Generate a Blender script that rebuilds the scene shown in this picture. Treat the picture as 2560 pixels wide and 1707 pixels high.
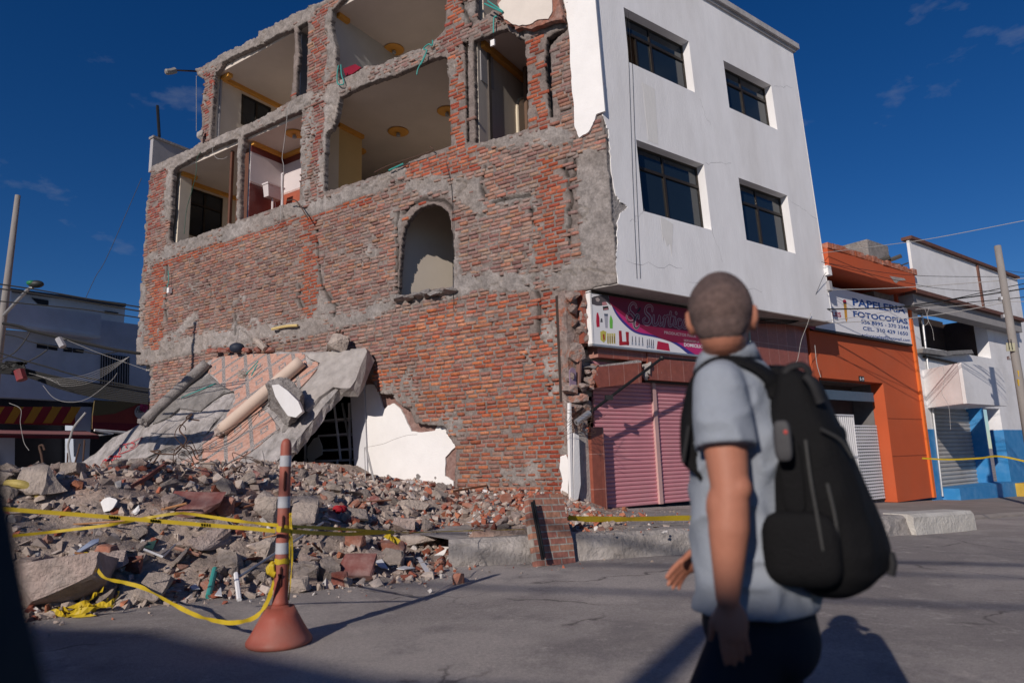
import bpy, bmesh, math, random
import numpy as np
from mathutils import Vector, Matrix, Euler, noise as mnoise
from mathutils.geometry import tessellate_polygon
for o in list(bpy.data.objects): bpy.data.objects.remove(o)
sc = bpy.context.scene
COL = sc.collection
R = math.radians
random.seed(7); RNG = np.random.default_rng(11)

# ------------------------------------------------------------------ camera, sky, sun, exposure
F, CX, CY, KD, HC = 1707.0, 1280.0, 853.5, 2560/2352, 1.15
PITCH, ROLL, AZA, AZB = R(9.97), R(-1.76), R(57.1), R(53.0)
FW = np.array([0, math.cos(PITCH), math.sin(PITCH)])
_r0 = np.array([1.0, 0, 0]); _u0 = np.cross(_r0, FW)
RT = _r0*math.cos(ROLL)+_u0*math.sin(ROLL); UP = -_r0*math.sin(ROLL)+_u0*math.cos(ROLL)
CAM = np.array([0, 0, HC])
cd = bpy.data.cameras.new('camera'); cam = bpy.data.objects.new('camera', cd); COL.objects.link(cam)
cd.sensor_width = 36; cd.lens = 36*F/2560; cd.clip_start = 0.05; cd.clip_end = 3000
cam.matrix_world = Matrix(((RT[0], UP[0], -FW[0], 0), (RT[1], UP[1], -FW[1], 0), (RT[2], UP[2], -FW[2], HC), (0, 0, 0, 1)))
cd.dof.use_dof = True; cd.dof.focus_distance = 11.0; cd.dof.aperture_fstop = 1.9
sc.camera = cam
SUN_AZ, SUN_EL = 28.0, 24.5            # light travels towards azimuth 31 deg right of +Y
LD = Vector((math.sin(R(SUN_AZ))*math.cos(R(SUN_EL)), math.cos(R(SUN_AZ))*math.cos(R(SUN_EL)), -math.sin(R(SUN_EL))))
sd = bpy.data.lights.new('sun', 'SUN'); sd.energy = 4.8; sd.angle = R(0.55); sd.color = (1.0, 0.90, 0.81)
sun = bpy.data.objects.new('sun', sd); COL.objects.link(sun)
sun.rotation_euler = LD.to_track_quat('-Z', 'Y').to_euler()
sun.location = (-10, -20, 30)
w = bpy.data.worlds.new('World'); sc.world = w; w.use_nodes = True
nt = w.node_tree; nt.nodes.clear()
wo = nt.nodes.new('ShaderNodeOutputWorld'); bg = nt.nodes.new('ShaderNodeBackground')
sky = nt.nodes.new('ShaderNodeTexSky'); sky.sky_type = 'NISHITA'; sky.sun_disc = False
sky.sun_elevation = R(SUN_EL); sky.sun_rotation = R(SUN_AZ+180)
sky.air_density = 1.0; sky.dust_density = 0.05; sky.ozone_density = 5.0; sky.altitude = 1000
gm = nt.nodes.new('ShaderNodeGamma'); gm.inputs[1].default_value = 1.0
hs = nt.nodes.new('ShaderNodeHueSaturation'); hs.inputs['Saturation'].default_value = 1.25; hs.inputs['Hue'].default_value = .511; hs.inputs['Value'].default_value = 1.2
# a few thin clouds low on the right
tc = nt.nodes.new('ShaderNodeTexCoord'); mp = nt.nodes.new('ShaderNodeMapping'); mp.inputs['Scale'].default_value = (3.0, 3.0, 7.0)
nz = nt.nodes.new('ShaderNodeTexNoise'); nz.inputs['Scale'].default_value = 2.3; nz.inputs['Detail'].default_value = 9; nz.inputs['Roughness'].default_value = .58
rp = nt.nodes.new('ShaderNodeValToRGB'); rp.color_ramp.elements[0].position = .585; rp.color_ramp.elements[1].position = .80
rp.color_ramp.elements[1].color = (.42, .42, .42, 1)
mx = nt.nodes.new('ShaderNodeMixRGB'); mx.inputs[2].default_value = (5.5, 5.9, 6.8, 1)
L = nt.links.new
L(tc.outputs['Generated'], mp.inputs[0]); L(mp.outputs[0], nz.inputs[0]); L(nz.outputs[0], rp.inputs[0])
L(sky.outputs[0], gm.inputs[0]); L(gm.outputs[0], hs.inputs['Color']); L(hs.outputs[0], mx.inputs[1]); L(rp.outputs[0], mx.inputs[0])
L(mx.outputs[0], bg.inputs[0]); L(bg.outputs[0], wo.inputs[0]); bg.inputs[1].default_value = 0.062
sc.view_settings.view_transform = 'Standard'; sc.view_settings.look = 'None'; sc.view_settings.gamma = 1
sc.view_settings.exposure = -0.35

# ------------------------------------------------------------------ measuring helpers (photo point -> point on a real plane)
def V3(*a): return np.array(a, float)
def ray(x, y): return FW+RT*(x*KD-CX)/F-UP*(y*KD-CY)/F
def onplane(x, y, P, n):
    d = ray(x, y); return CAM+d*(np.dot(P-CAM, n)/np.dot(d, n))
def gz(x, y, z=0.0): return onplane(x, y, V3(0, 0, z), V3(0, 0, 1))
def at(x, y, Y): return onplane(x, y, V3(0, Y, 0), V3(0, 1, 0))
Z3 = V3(0, 0, 1)
DA = V3(-math.sin(AZA), math.cos(AZA), 0); DP = V3(math.cos(AZA), math.sin(AZA), 0); DB = V3(math.sin(AZB), math.cos(AZB), 0)
NB = V3(DB[1], -DB[0], 0)                # outward normal of the white front
C2 = V3(.98, 12.74, 0); Q = V3(1.97, 12.10, 0)
def PA(u, z, w=0.0): return C2+DA*u+Z3*z+DP*w          # side wall: u along it, w into the building
def PB(u, z, w=0.0): return Q+DB*u+Z3*z-NB*w           # front: u along it, w into the building
def uvA(x, y, w=0.0):
    p = onplane(x, y, C2+DP*w, DP)-C2; return (float(p@DA), float(p[2]))
def uvB(x, y, w=0.0):
    p = onplane(x, y, Q-NB*w, NB)-Q; return (float(p@DB), float(p[2]))
def wzU(x, y, u0):                        # on a cross wall u=u0 -> (w, z)
    p = onplane(x, y, C2+DA*u0, DA)-C2; return (float(p@DP), float(p[2]))
def uwZ(x, y, z0):                        # on a level z=z0 -> (u, w)
    p = gz(x, y, z0)-C2; return (float(p@DA), float(p@DP))
def k1(x, y): return (294+x*.3633, y*.3633)
def k2(x, y): return (716.6+x*.3047, y*.3047)
def k3(x, y): return (294+x*.33595, 441+y*.33595)
def k4(x, y): return (918.8+x*.32222, 367.5+y*.32222)
def k5(x, y): return (137.8+x*.39064, 753.4+y*.39064)
def tr(k, pts): return [k(*p) for p in pts]

# ------------------------------------------------------------------ object helpers
ROOT = {}
def loc_of(p): return ROOT.get(p.name, V3(0, 0, 0)) if p else V3(0, 0, 0)
def tag(o, label, cat, group=None, kind=None):
    if label: o['label'] = label
    if cat: o['category'] = cat
    if group: o['group'] = group
    if kind: o['kind'] = kind
    return o
def thing(name, label, cat, loc=(0, 0, 0), group=None, kind=None):
    o = bpy.data.objects.new(name, None); COL.objects.link(o); o.location = tuple(loc); o.empty_display_size = .2
    ROOT[o.name] = V3(*loc); return tag(o, label, cat, group, kind)
def obj(name, verts, faces, mat, parent=None, smooth=False, base=None, mats=None, fm=None):
    """verts in world coordinates; a top-level mesh gets its origin at its base"""
    v = np.asarray(verts, float).reshape(-1, 3)
    if parent is not None: off = loc_of(parent)
    elif base is not None: off = V3(*base)
    else: off = V3((v[:, 0].min()+v[:, 0].max())/2, (v[:, 1].min()+v[:, 1].max())/2, v[:, 2].min())
    me = bpy.data.meshes.new(name)
    me.from_pydata((v-off).tolist(), [], [tuple(int(i) for i in f) for f in faces])
    if mats:
        for m in mats: me.materials.append(m)
        if fm is not None: me.polygons.foreach_set('material_index', np.asarray(fm, dtype=np.int32))
    elif mat: me.materials.append(mat)
    if smooth: me.polygons.foreach_set('use_smooth', np.ones(len(me.polygons), bool))
    me.update()
    o = bpy.data.objects.new(name, me); COL.objects.link(o)
    ROOT[o.name] = off
    if parent is not None: o.parent = parent
    else: o.location = tuple(off)
    return o
class MB:
    """collects shapes into one mesh; fr(u,z,w)-style frames may be passed"""
    def __init__(s): s.v = []; s.f = []; s.m = []; s.cur = 0
    def add(s, v, f):
        n = len(s.v); s.v += [tuple(map(float, p)) for p in v]; s.f += [tuple(i+n for i in q) for q in f]; s.m += [s.cur]*len(f); return s
    def box(s, fr, a0, a1, b0, b1, c0, c1):
        p = [fr(a, b, c) for a in (a0, a1) for b in (b0, b1) for c in (c0, c1)]
        return s.add(p, [(0, 1, 3, 2), (4, 6, 7, 5), (0, 4, 5, 1), (2, 3, 7, 6), (0, 2, 6, 4), (1, 5, 7, 3)])
    def hexa(s, p): return s.add(p, [(0, 1, 2, 3), (7, 6, 5, 4), (0, 4, 5, 1), (1, 5, 6, 2), (2, 6, 7, 3), (3, 7, 4, 0)])
    def prism(s, loop, vec):
        """loop of 3-D points, extruded by vec; concave is fine"""
        n = len(loop); vec = np.asarray(vec, float); P = [np.asarray(p, float) for p in loop]
        tri = tessellate_polygon([[Vector(p) for p in P]])
        f = [tuple(t) for t in tri]+[tuple(i+n for i in reversed(t)) for t in tri]+[(i, (i+1) % n, (i+1) % n+n, i+n) for i in range(n)]
        return s.add(P+[p+vec for p in P], f)
    def prismh(s, loops, vec):
        """outer loop + holes, extruded"""
        vec = np.asarray(vec, float); fl = [np.asarray(p, float) for l in loops for p in l]; n = len(fl)
        tri = tessellate_polygon([[Vector(p) for p in l] for l in loops])
        f = [tuple(t) for t in tri]+[tuple(i+n for i in reversed(t)) for t in tri]; k = 0
        for l in loops:
            m = len(l)
            f += [(k+i, k+(i+1) % m, k+(i+1) % m+n, k+i+n) for i in range(m)]; k += m
        return s.add(fl+[p+vec for p in fl], f)
    def tube(s, pts, r, n=8, cap=True):
        pts = [np.asarray(p, float) for p in pts]; rr = r if hasattr(r, '__len__') else [r]*len(pts)
        rings = []; ref = None
        for i, p in enumerate(pts):
            t = pts[min(i+1, len(pts)-1)]-pts[max(i-1, 0)]; t = t/(np.linalg.norm(t)+1e-12)
            if ref is None: ref = np.cross(t, V3(0, 0, 1) if abs(t[2]) < .9 else V3(1, 0, 0))
            a = ref-t*np.dot(ref, t); a /= np.linalg.norm(a)+1e-12; b = np.cross(t, a); ref = a
            rings.append([p+rr[i]*(a*math.cos(q)+b*math.sin(q)) for q in np.linspace(0, 2*math.pi, n, endpoint=False)])
        v = [q for g in rings for q in g]; f = []
        for i in range(len(pts)-1):
            for j in range(n): k = (j+1) % n; f.append((i*n+j, i*n+k, (i+1)*n+k, (i+1)*n+j))
        if cap: f.append(tuple(range(n))[::-1]); f.append(tuple((len(pts)-1)*n+j for j in range(n)))
        return s.add(v, f)
    def lathe(s, c, prof, n=32):
        v = [(c[0]+r*math.cos(q), c[1]+r*math.sin(q), c[2]+z) for r, z in prof for q in np.linspace(0, 2*math.pi, n, endpoint=False)]
        f = [(i*n+j, i*n+(j+1) % n, (i+1)*n+(j+1) % n, (i+1)*n+j) for i in range(len(prof)-1) for j in range(n)]
        f += [tuple(range(n))[::-1], tuple((len(prof)-1)*n+j for j in range(n))]
        return s.add(v, f)
    def ball(s, c, r, n=10, m=7, M=None):
        v = []; f = []
        for i in range(m+1):
            th = math.pi*i/m
            for j in range(n):
                ph = 2*math.pi*j/n; p = V3(math.sin(th)*math.cos(ph), math.sin(th)*math.sin(ph), math.cos(th))*np.asarray(r)
                if M is not None: p = M@p
                v.append(np.asarray(c)+p)
        for i in range(m):
            for j in range(n): f.append((i*n+j, (i+1)*n+j, (i+1)*n+(j+1) % n, i*n+(j+1) % n))
        return s.add(v, f)
    def put(s, name, mat, parent=None, **k):
        if isinstance(mat, (list, tuple)): return obj(name, s.v, s.f, None, parent, mats=list(mat), fm=s.m, **k)
        return obj(name, s.v, s.f, mat, parent, **k)
def W(x, y, z): return V3(x, y, z)
def bez(pts, n=8):
    """Catmull-Rom through points"""
    P = [np.asarray(p, float) for p in pts]; P = [2*P[0]-P[1]]+P+[2*P[-1]-P[-2]]; out = []
    for i in range(1, len(P)-2):
        for t in np.linspace(0, 1, n, endpoint=False):
            out.append(.5*((2*P[i])+(-P[i-1]+P[i+1])*t+(2*P[i-1]-5*P[i]+4*P[i+1]-P[i+2])*t*t+(-P[i-1]+3*P[i]-3*P[i+1]+P[i+2])*t**3))
    out.append(P[-2]); return out
def inpoly(px, py, poly):
    px = np.asarray(px); py = np.asarray(py); ins = np.zeros(px.shape, bool); n = len(poly); j = n-1
    for i in range(n):
        xi, yi = poly[i]; xj, yj = poly[j]
        if yi != yj: ins ^= ((yi > py) != (yj > py)) & (px < (xj-xi)*(py-yi)/(yj-yi)+xi)
        j = i
    return ins
def polydist(px, py, poly):
    """signed distance (positive inside)"""
    d = np.full(px.shape, 1e9); n = len(poly)
    for i in range(n):
        x0, y0 = poly[i]; x1, y1 = poly[(i+1) % n]; dx, dy = x1-x0, y1-y0; l2 = dx*dx+dy*dy+1e-12
        t = np.clip(((px-x0)*dx+(py-y0)*dy)/l2, 0, 1); d = np.minimum(d, np.hypot(px-x0-t*dx, py-y0-t*dy))
    return np.where(inpoly(px, py, poly), d, -d)
def vnoise(x, y, seed=0, octs=4, f0=1.0, gain=.5):
    """value noise in numpy, about -1..1"""
    r = np.random.default_rng(seed); tab = r.random((256, 256))*2-1; out = 0; a = 1; tot = 0; f = f0
    for o in range(octs):
        X = x*f+o*17.3; Y = y*f+o*9.1; i = np.floor(X).astype(int); j = np.floor(Y).astype(int); fx = X-i; fy = Y-j
        fx = fx*fx*(3-2*fx); fy = fy*fy*(3-2*fy); g = lambda a_, b_: tab[a_ % 256, b_ % 256]
        out = out+a*((g(i, j)*(1-fx)+g(i+1, j)*fx)*(1-fy)+(g(i, j+1)*(1-fx)+g(i+1, j+1)*fx)*fy); tot += a; a *= gain; f *= 2
    return out/tot
def sst(x, a, b): t = np.clip((x-a)/(b-a), 0, 1); return t*t*(3-2*t)

# ------------------------------------------------------------------ materials
MC = {}
def nodes(name):
    m = bpy.data.materials.new(name); m.use_nodes = True; n = m.node_tree; b = n.nodes['Principled BSDF']; return m, n, b
def mat(name, col, rough=.85, var=.18, scale=3.0, bump=.15, bscale=None, metal=0.0, spec=.3, dirt=None, dirtamt=.0, dscale=1.2, stretch=None, col2=None, c2pos=(.45, .62), c2scale=2.0, bdist=.01):
    if name in MC: return MC[name]
    m, n, b = nodes(name); A = n.nodes.new; Lk = n.links.new
    b.inputs['Roughness'].default_value = rough; b.inputs['Metallic'].default_value = metal
    b.inputs['Specular IOR Level'].default_value = spec
    t = A('ShaderNodeTexCoord'); mpn = A('ShaderNodeMapping'); Lk(t.outputs['Object'], mpn.inputs[0])
    if stretch: mpn.inputs['Scale'].default_value = stretch
    nz = A('ShaderNodeTexNoise'); nz.inputs['Scale'].default_value = scale; nz.inputs['Detail'].default_value = 7; nz.inputs['Roughness'].default_value = .65; Lk(mpn.outputs[0], nz.inputs[0])
    mr = A('ShaderNodeMapRange'); mr.inputs[1].default_value = .3; mr.inputs[2].default_value = .7; mr.inputs[3].default_value = 1-var; mr.inputs[4].default_value = 1+var; Lk(nz.outputs[0], mr.inputs[0])
    base = A('ShaderNodeRGB'); base.outputs[0].default_value = (*col, 1); cur = base.outputs[0]
    def blend(cur, c, pos, sc_, amt):
        q = A('ShaderNodeTexNoise'); q.inputs['Scale'].default_value = sc_; q.inputs['Detail'].default_value = 9; q.inputs['Roughness'].default_value = .6; Lk(mpn.outputs[0], q.inputs[0])
        rr = A('ShaderNodeMapRange'); rr.inputs[1].default_value = pos[0]; rr.inputs[2].default_value = pos[1]; rr.inputs[4].default_value = amt; Lk(q.outputs[0], rr.inputs[0])
        x = A('ShaderNodeMixRGB'); Lk(rr.outputs[0], x.inputs[0]); Lk(cur, x.inputs[1]); x.inputs[2].default_value = (*c, 1); return x.outputs[0]
    if col2: cur = blend(cur, col2, c2pos, c2scale, 1.0)
    if dirt: cur = blend(cur, dirt, (.42, .72), dscale, dirtamt)
    mu = A('ShaderNodeVectorMath'); mu.operation = 'SCALE'; Lk(cur, mu.inputs[0]); Lk(mr.outputs[0], mu.inputs['Scale']); Lk(mu.outputs[0], b.inputs['Base Color'])
    if bump:
        bz = A('ShaderNodeTexNoise'); bz.inputs['Scale'].default_value = bscale or scale*6; bz.inputs['Detail'].default_value = 8; bz.inputs['Roughness'].default_value = .65; Lk(mpn.outputs[0], bz.inputs[0])
        bp = A('ShaderNodeBump'); bp.inputs['Strength'].default_value = bump; bp.inputs['Distance'].default_value = bdist*3; Lk(bz.outputs[0], bp.inputs['Height']); Lk(bp.outputs[0], b.inputs['Normal'])
    MC[name] = m; return m
def flat(name, col, rough=.6, metal=0.0, spec=.3):
    if name in MC: return MC[name]
    m, n, b = nodes(name); b.inputs['Base Color'].default_value = (*col, 1); b.inputs['Roughness'].default_value = rough; b.inputs['Metallic'].default_value = metal; b.inputs['Specular IOR Level'].default_value = spec
    MC[name] = m; return m
def attrmat(name, rough=.95, bump=.5, bscale=60, var=.25, scale=25, dist=.02):
    """base colour from the point colour attribute 'col' with grain"""
    m, n, b = nodes(name); A = n.nodes.new; Lk = n.links.new; b.inputs['Roughness'].default_value = rough; b.inputs['Specular IOR Level'].default_value = .15
    a = A('ShaderNodeAttribute'); a.attribute_name = 'col'; t = A('ShaderNodeTexCoord')
    nz = A('ShaderNodeTexNoise'); nz.inputs['Scale'].default_value = scale; nz.inputs['Detail'].default_value = 6; nz.inputs['Roughness'].default_value = .7; Lk(t.outputs['Object'], nz.inputs[0])
    mr = A('ShaderNodeMapRange'); mr.inputs[1].default_value = .3; mr.inputs[2].default_value = .7; mr.inputs[3].default_value = 1-var; mr.inputs[4].default_value = 1+var; Lk(nz.outputs[0], mr.inputs[0])
    mu = A('ShaderNodeVectorMath'); mu.operation = 'SCALE'; Lk(a.outputs['Color'], mu.inputs[0]); Lk(mr.outputs[0], mu.inputs['Scale']); Lk(mu.outputs[0], b.inputs['Base Color'])
    bz = A('ShaderNodeTexNoise'); bz.inputs['Scale'].default_value = bscale; bz.inputs['Detail'].default_value = 6; bz.inputs['Roughness'].default_value = .7; Lk(t.outputs['Object'], bz.inputs[0])
    bp = A('ShaderNodeBump'); bp.inputs['Strength'].default_value = bump; bp.inputs['Distance'].default_value = dist; Lk(bz.outputs[0], bp.inputs['Height']); Lk(bp.outputs[0], b.inputs['Normal'])
    return m
def setcol(o, cols):
    me = o.data; a = me.attributes.new('col', 'FLOAT_COLOR', 'POINT'); c = np.ones((len(me.vertices), 4), np.float32); c[:, :3] = cols
    a.data.foreach_set('color', c.ravel())

M_WHITE = mat('painted white plaster', (.79, .79, .80), .8, .05, 3.5, .3, 30, dirt=(.58, .56, .54), dirtamt=.45, dscale=1.1, stretch=(1, 1, .28), bdist=.006)
M_WHITE2 = mat('bright white plaster', (.80, .79, .78), .85, .03, 3, .25, 30, dirt=(.6, .58, .55), dirtamt=.25)
M_CONC = mat('rough grey concrete', (.29, .27, .26), .95, .3, 4, .8, 22, dirt=(.17, .155, .15), dirtamt=.6, dscale=1.5, bdist=.02)
M_CONCL = mat('pale dusty concrete', (.40, .37, .35), .95, .2, 5, .7, 25, dirt=(.26, .23, .21), dirtamt=.5, dscale=2, bdist=.015)
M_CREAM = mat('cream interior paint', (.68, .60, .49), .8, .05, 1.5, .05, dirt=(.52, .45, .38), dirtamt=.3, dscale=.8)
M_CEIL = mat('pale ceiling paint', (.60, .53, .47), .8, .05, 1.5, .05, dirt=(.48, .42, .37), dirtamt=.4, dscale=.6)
M_GREYW = mat('grey interior plaster', (.34, .33, .34), .9, .1, 2, .1)
M_YEL = mat('ochre painted cornice', (.62, .30, .06), .6, .06, 4, .03)
M_YELW = mat('pale yellow interior wall', (.62, .46, .24), .8, .05, 2, .04)
M_TILEP = mat('pale bathroom tile', (.62, .56, .56), .35, .06, 3, .02)
M_TILER = mat('dark red bathroom tile', (.16, .04, .035), .3, .1, 5, .02)
M_BRFR = mat('dark bronze window frame', (.035, .028, .022), .45, .1, 8, .02, metal=.3)
M_WOOD = mat('dark brown door wood', (.12, .05, .03), .6, .25, 4, .1, stretch=(6, 6, .5))
M_WOODL = mat('raw orange timber', (.38, .19, .09), .7, .2, 6, .1, stretch=(6, 6, .5))
M_BLACK = mat('black plastic', (.012, .012, .013), .5, .1, 8, .02)
M_CABLE = flat('black cable rubber', (.02, .02, .02), .6)
M_WIREG = flat('pale grey wire', (.35, .34, .33), .6)
M_STEEL = mat('galvanised steel', (.5, .5, .5), .4, .1, 6, .03, metal=.7)
M_REBAR = mat('rusty steel bar', (.10, .06, .045), .75, .3, 20, .1, metal=.3)
M_TEAL = flat('teal plastic conduit', (.05, .30, .27), .45)
M_ASPH = mat('dusty street concrete', (.245, .215, .20), .92, .2, 5, .6, 45, dirt=(.37, .33, .305), dirtamt=.9, dscale=.5, bdist=.008, col2=(.19, .165, .155), c2pos=(.5, .66), c2scale=1.1)
def roadmat():
    m, n, b = nodes('dusty cracked street concrete'); A = n.nodes.new; Lk = n.links.new; t = A('ShaderNodeTexCoord'); b.inputs['Roughness'].default_value = .9; b.inputs['Specular IOR Level'].default_value = .25
    def nz(s, d=8, r=.62, dist=0.0):
        q = A('ShaderNodeTexNoise'); q.inputs['Scale'].default_value = s; q.inputs['Detail'].default_value = d; q.inputs['Roughness'].default_value = r; q.inputs['Distortion'].default_value = dist; Lk(t.outputs['Object'], q.inputs[0]); return q.outputs[0]
    def mr(x, a, b_, c, d): q = A('ShaderNodeMapRange'); Lk(x, q.inputs[0]); [setattr(q.inputs[i+1], 'default_value', v) for i, v in enumerate((a, b_, c, d))]; return q.outputs[0]
    def mixc(f, c1, c2):
        q = A('ShaderNodeMixRGB'); Lk(f, q.inputs[0])
        for i, c in ((1, c1), (2, c2)):
            if isinstance(c, tuple): q.inputs[i].default_value = (*c, 1)
            else: Lk(c, q.inputs[i])
        return q.outputs[0]
    def mul(a, b_): q = A('ShaderNodeMath'); q.operation = 'MULTIPLY'; Lk(a, q.inputs[0]); Lk(b_, q.inputs[1]); return q.outputs[0]
    c = mixc(mr(nz(.45, 9, .6, .6), .42, .62, 0, 1), (.30, .27, .255), (.46, .415, .385)); c = mixc(mr(nz(1.7, 9, .7), .52, .68, 0, .7), c, (.22, .20, .20)); c = mixc(mr(nz(5, 9, .75), .56, .66, 0, .75), c, (.52, .47, .43))
    g = mr(nz(140, 4, .8), .3, .7, .62, 1.38); g2 = mr(nz(38, 5, .75), .3, .7, .80, 1.2); sc_ = mul(g, g2)
    v = A('ShaderNodeTexVoronoi'); v.feature = 'DISTANCE_TO_EDGE'; v.inputs['Scale'].default_value = .42; w1 = A('ShaderNodeVectorMath'); w1.operation = 'ADD'; w2 = A('ShaderNodeTexNoise'); w2.inputs['Scale'].default_value = 2.2; w2.inputs['Detail'].default_value = 6; Lk(t.outputs['Object'], w2.inputs[0]); Lk(t.outputs['Object'], w1.inputs[0]); w3 = A('ShaderNodeVectorMath'); w3.operation = 'SCALE'; w3.inputs['Scale'].default_value = .5; Lk(w2.outputs['Color'], w3.inputs[0]); Lk(w3.outputs[0], w1.inputs[1]); Lk(w1.outputs[0], v.inputs[0])
    cr = mul(mr(v.outputs[0], .0, .009, 1, 0), mr(nz(.6, 3), .47, .55, 0, .75)); c = mixc(cr, c, (.07, .06, .058))
    mu = A('ShaderNodeVectorMath'); mu.operation = 'SCALE'; Lk(c, mu.inputs[0]); Lk(sc_, mu.inputs['Scale']); Lk(mu.outputs[0], b.inputs['Base Color'])
    bp = A('ShaderNodeBump'); bp.inputs['Strength'].default_value = .75; bp.inputs['Distance'].default_value = .012; Lk(sc_, bp.inputs['Height']); Lk(bp.outputs[0], b.inputs['Normal']); return m
M_ASPH = roadmat()
M_SIDE = mat('worn pavement concrete', (.27, .24, .22), .9, .15, 2, .4, 40, dirt=(.17, .15, .14), dirtamt=.5, dscale=.9, bdist=.01)
M_DUST = mat('grey brown rubble dust', (.22, .175, .155), .98, .3, 6, 1.0, 18, dirt=(.30, .25, .22), dirtamt=.7, dscale=2.2, bdist=.03)
M_GLASS = None
def glassmat(name, col, rough=.06):
    m, n, b = nodes(name); b.inputs['Base Color'].default_value = (*col, 1); b.inputs['Roughness'].default_value = rough; b.inputs['Specular IOR Level'].default_value = .6; return m
M_GLASS = glassmat('dark tinted window glass', (.012, .02, .028))
def tilemat(name, col, tw, th, grout=(.5, .38, .33), var=.2, rough=.35, gs=.006):
    """tiles from a UV map in metres"""
    m, n, b = nodes(name); A = n.nodes.new; Lk = n.links.new; b.inputs['Roughness'].default_value = rough
    uv = A('ShaderNodeUVMap'); br = A('ShaderNodeTexBrick'); br.offset = 0; Lk(uv.outputs[0], br.inputs[0])
    br.inputs['Scale'].default_value = 1; br.inputs['Brick Width'].default_value = tw; br.inputs['Row Height'].default_value = th; br.inputs['Mortar Size'].default_value = gs
    br.inputs['Color1'].default_value = (*col, 1); br.inputs['Color2'].default_value = (*[c*.82 for c in col], 1); br.inputs['Mortar'].default_value = (*grout, 1)
    t = A('ShaderNodeTexCoord'); nz = A('ShaderNodeTexNoise'); nz.inputs['Scale'].default_value = 9; nz.inputs['Detail'].default_value = 8; nz.inputs['Roughness'].default_value = .7; Lk(t.outputs['Object'], nz.inputs[0])
    mr = A('ShaderNodeMapRange'); mr.inputs[1].default_value = .3; mr.inputs[2].default_value = .7; mr.inputs[3].default_value = 1-var; mr.inputs[4].default_value = 1+var; Lk(nz.outputs[0], mr.inputs[0])
    mu = A('ShaderNodeVectorMath'); mu.operation = 'SCALE'; Lk(br.outputs[0], mu.inputs[0]); Lk(mr.outputs[0], mu.inputs['Scale']); Lk(mu.outputs[0], b.inputs['Base Color'])
    bp = A('ShaderNodeBump'); bp.inputs['Strength'].default_value = .5; bp.inputs['Distance'].default_value = .004; bp.invert = True; Lk(br.outputs['Fac'], bp.inputs['Height']); Lk(bp.outputs[0], b.inputs['Normal'])
    MC[name] = m; return m
def planeuv(o, ax, ay, origin):
    """UV map in metres on world axes ax, ay"""
    me = o.data; off = ROOT[o.name]; n = len(me.vertices); co = np.empty(n*3); me.vertices.foreach_get('co', co); co = co.reshape(-1, 3)+off-np.asarray(origin)
    uv = np.stack([co@ax, co@ay], 1); li = np.empty(len(me.loops), np.int32); me.loops.foreach_get('vertex_index', li)
    l = me.uv_layers.new(name='UVMap'); l.data.foreach_set('uv', uv[li].ravel().astype(np.float32))
M_CLAD = tilemat('red brown polished cladding tile', (.29, .085, .055), .40, .62, grout=(.42, .22, .18))
def rock(size, seed=0, n=12, sub=1, rough=.12, boxy=.5):
    """irregular chunk: hull of points, subdivided and roughened; returns verts, faces"""
    r = random.Random(seed); bm = bmesh.new(); S = np.asarray(size, float)/2
    for i in range(n):
        p = np.array([r.uniform(-1, 1) for _ in range(3)]); q = p/max(abs(p).max(), 1e-3); p = q*boxy+(p/np.linalg.norm(p))*(1-boxy)
        bm.verts.new(p*S)
    res = bmesh.ops.convex_hull(bm, input=bm.verts)
    bmesh.ops.delete(bm, geom=list({g for g in res['geom_interior']+res['geom_unused'] if isinstance(g, bmesh.types.BMVert)}), context='VERTS')
    for k in range(sub):
        bmesh.ops.subdivide_edges(bm, edges=bm.edges[:], cuts=1, use_grid_fill=True)
        for v in bm.verts:
            d = mnoise.noise_vector(v.co*(2.5/max(S))*(k+1)+Vector((seed*1.7, seed*.3, 5)))
            v.co += Vector([d[i]*S[i] for i in range(3)])*rough/(k+1)
    bmesh.ops.triangulate(bm, faces=bm.faces[:])
    bm.verts.index_update(); v = np.array([tuple(x.co) for x in bm.verts]); f = [tuple(x.index for x in y.verts) for y in bm.faces]; bm.free(); return v, f
# ================================================================== damaged corner building
BLD = thing('damaged_building', 'half demolished brick corner building with torn open rooms and a white front', 'building', tuple(C2))
ZG = .25
def A2(pts): return [uvA(*p) for p in pts]
outline = A2([(1420, 650), (1380, 657), (1340, 668), (1302, 672), (1300, 800), (1303, 900), (1306, 1000), (1310, 1100), (1314, 1175)])
outline[-1] = (outline[-1][0], -.2); ug = uvA(345, 915)[0]
outline += [(ug, -.2), (ug, 1.5)] + A2([(345, 915), (346, 838), (314, 838), (322, 690), (330, 600), (338, 470), (347, 387)])
outline += A2(tr(k1, [(165, 1052), (390, 945), (455, 912), (460, 840), (470, 760), (462, 690), (480, 580), (486, 505), (440, 478), (432, 440), (470, 425), (500, 400), (540, 385), (600, 342), (650, 322), (680, 300), (720, 297), (760, 262), (830, 238), (836, 205), (900, 172), (950, 150), (1050, 92), (1120, 62), (1150, 40), (1200, 28), (1250, 8), (1330, -30)]))
utop = outline[-1][0]; outline += [(utop-.6, 13.95), (utop-1.5, 13.85), (5, 13.95), (3, 13.9), (-1.0, 13.9)] + A2([(1362, 0)])
HO = {}
HO['f4left'] = tr(k1, [(545, 480), (585, 430), (600, 400), (700, 345), (830, 290), (930, 235), (1050, 180), (1055, 300), (1045, 480), (1030, 640), (1000, 655), (890, 725), (760, 790), (600, 855), (520, 890), (525, 760), (535, 640)])
HO['sliver'] = tr(k1, [(1075, 170), (1140, 135), (1130, 590), (1060, 615), (1065, 460), (1080, 350), (1070, 250)])
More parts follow.
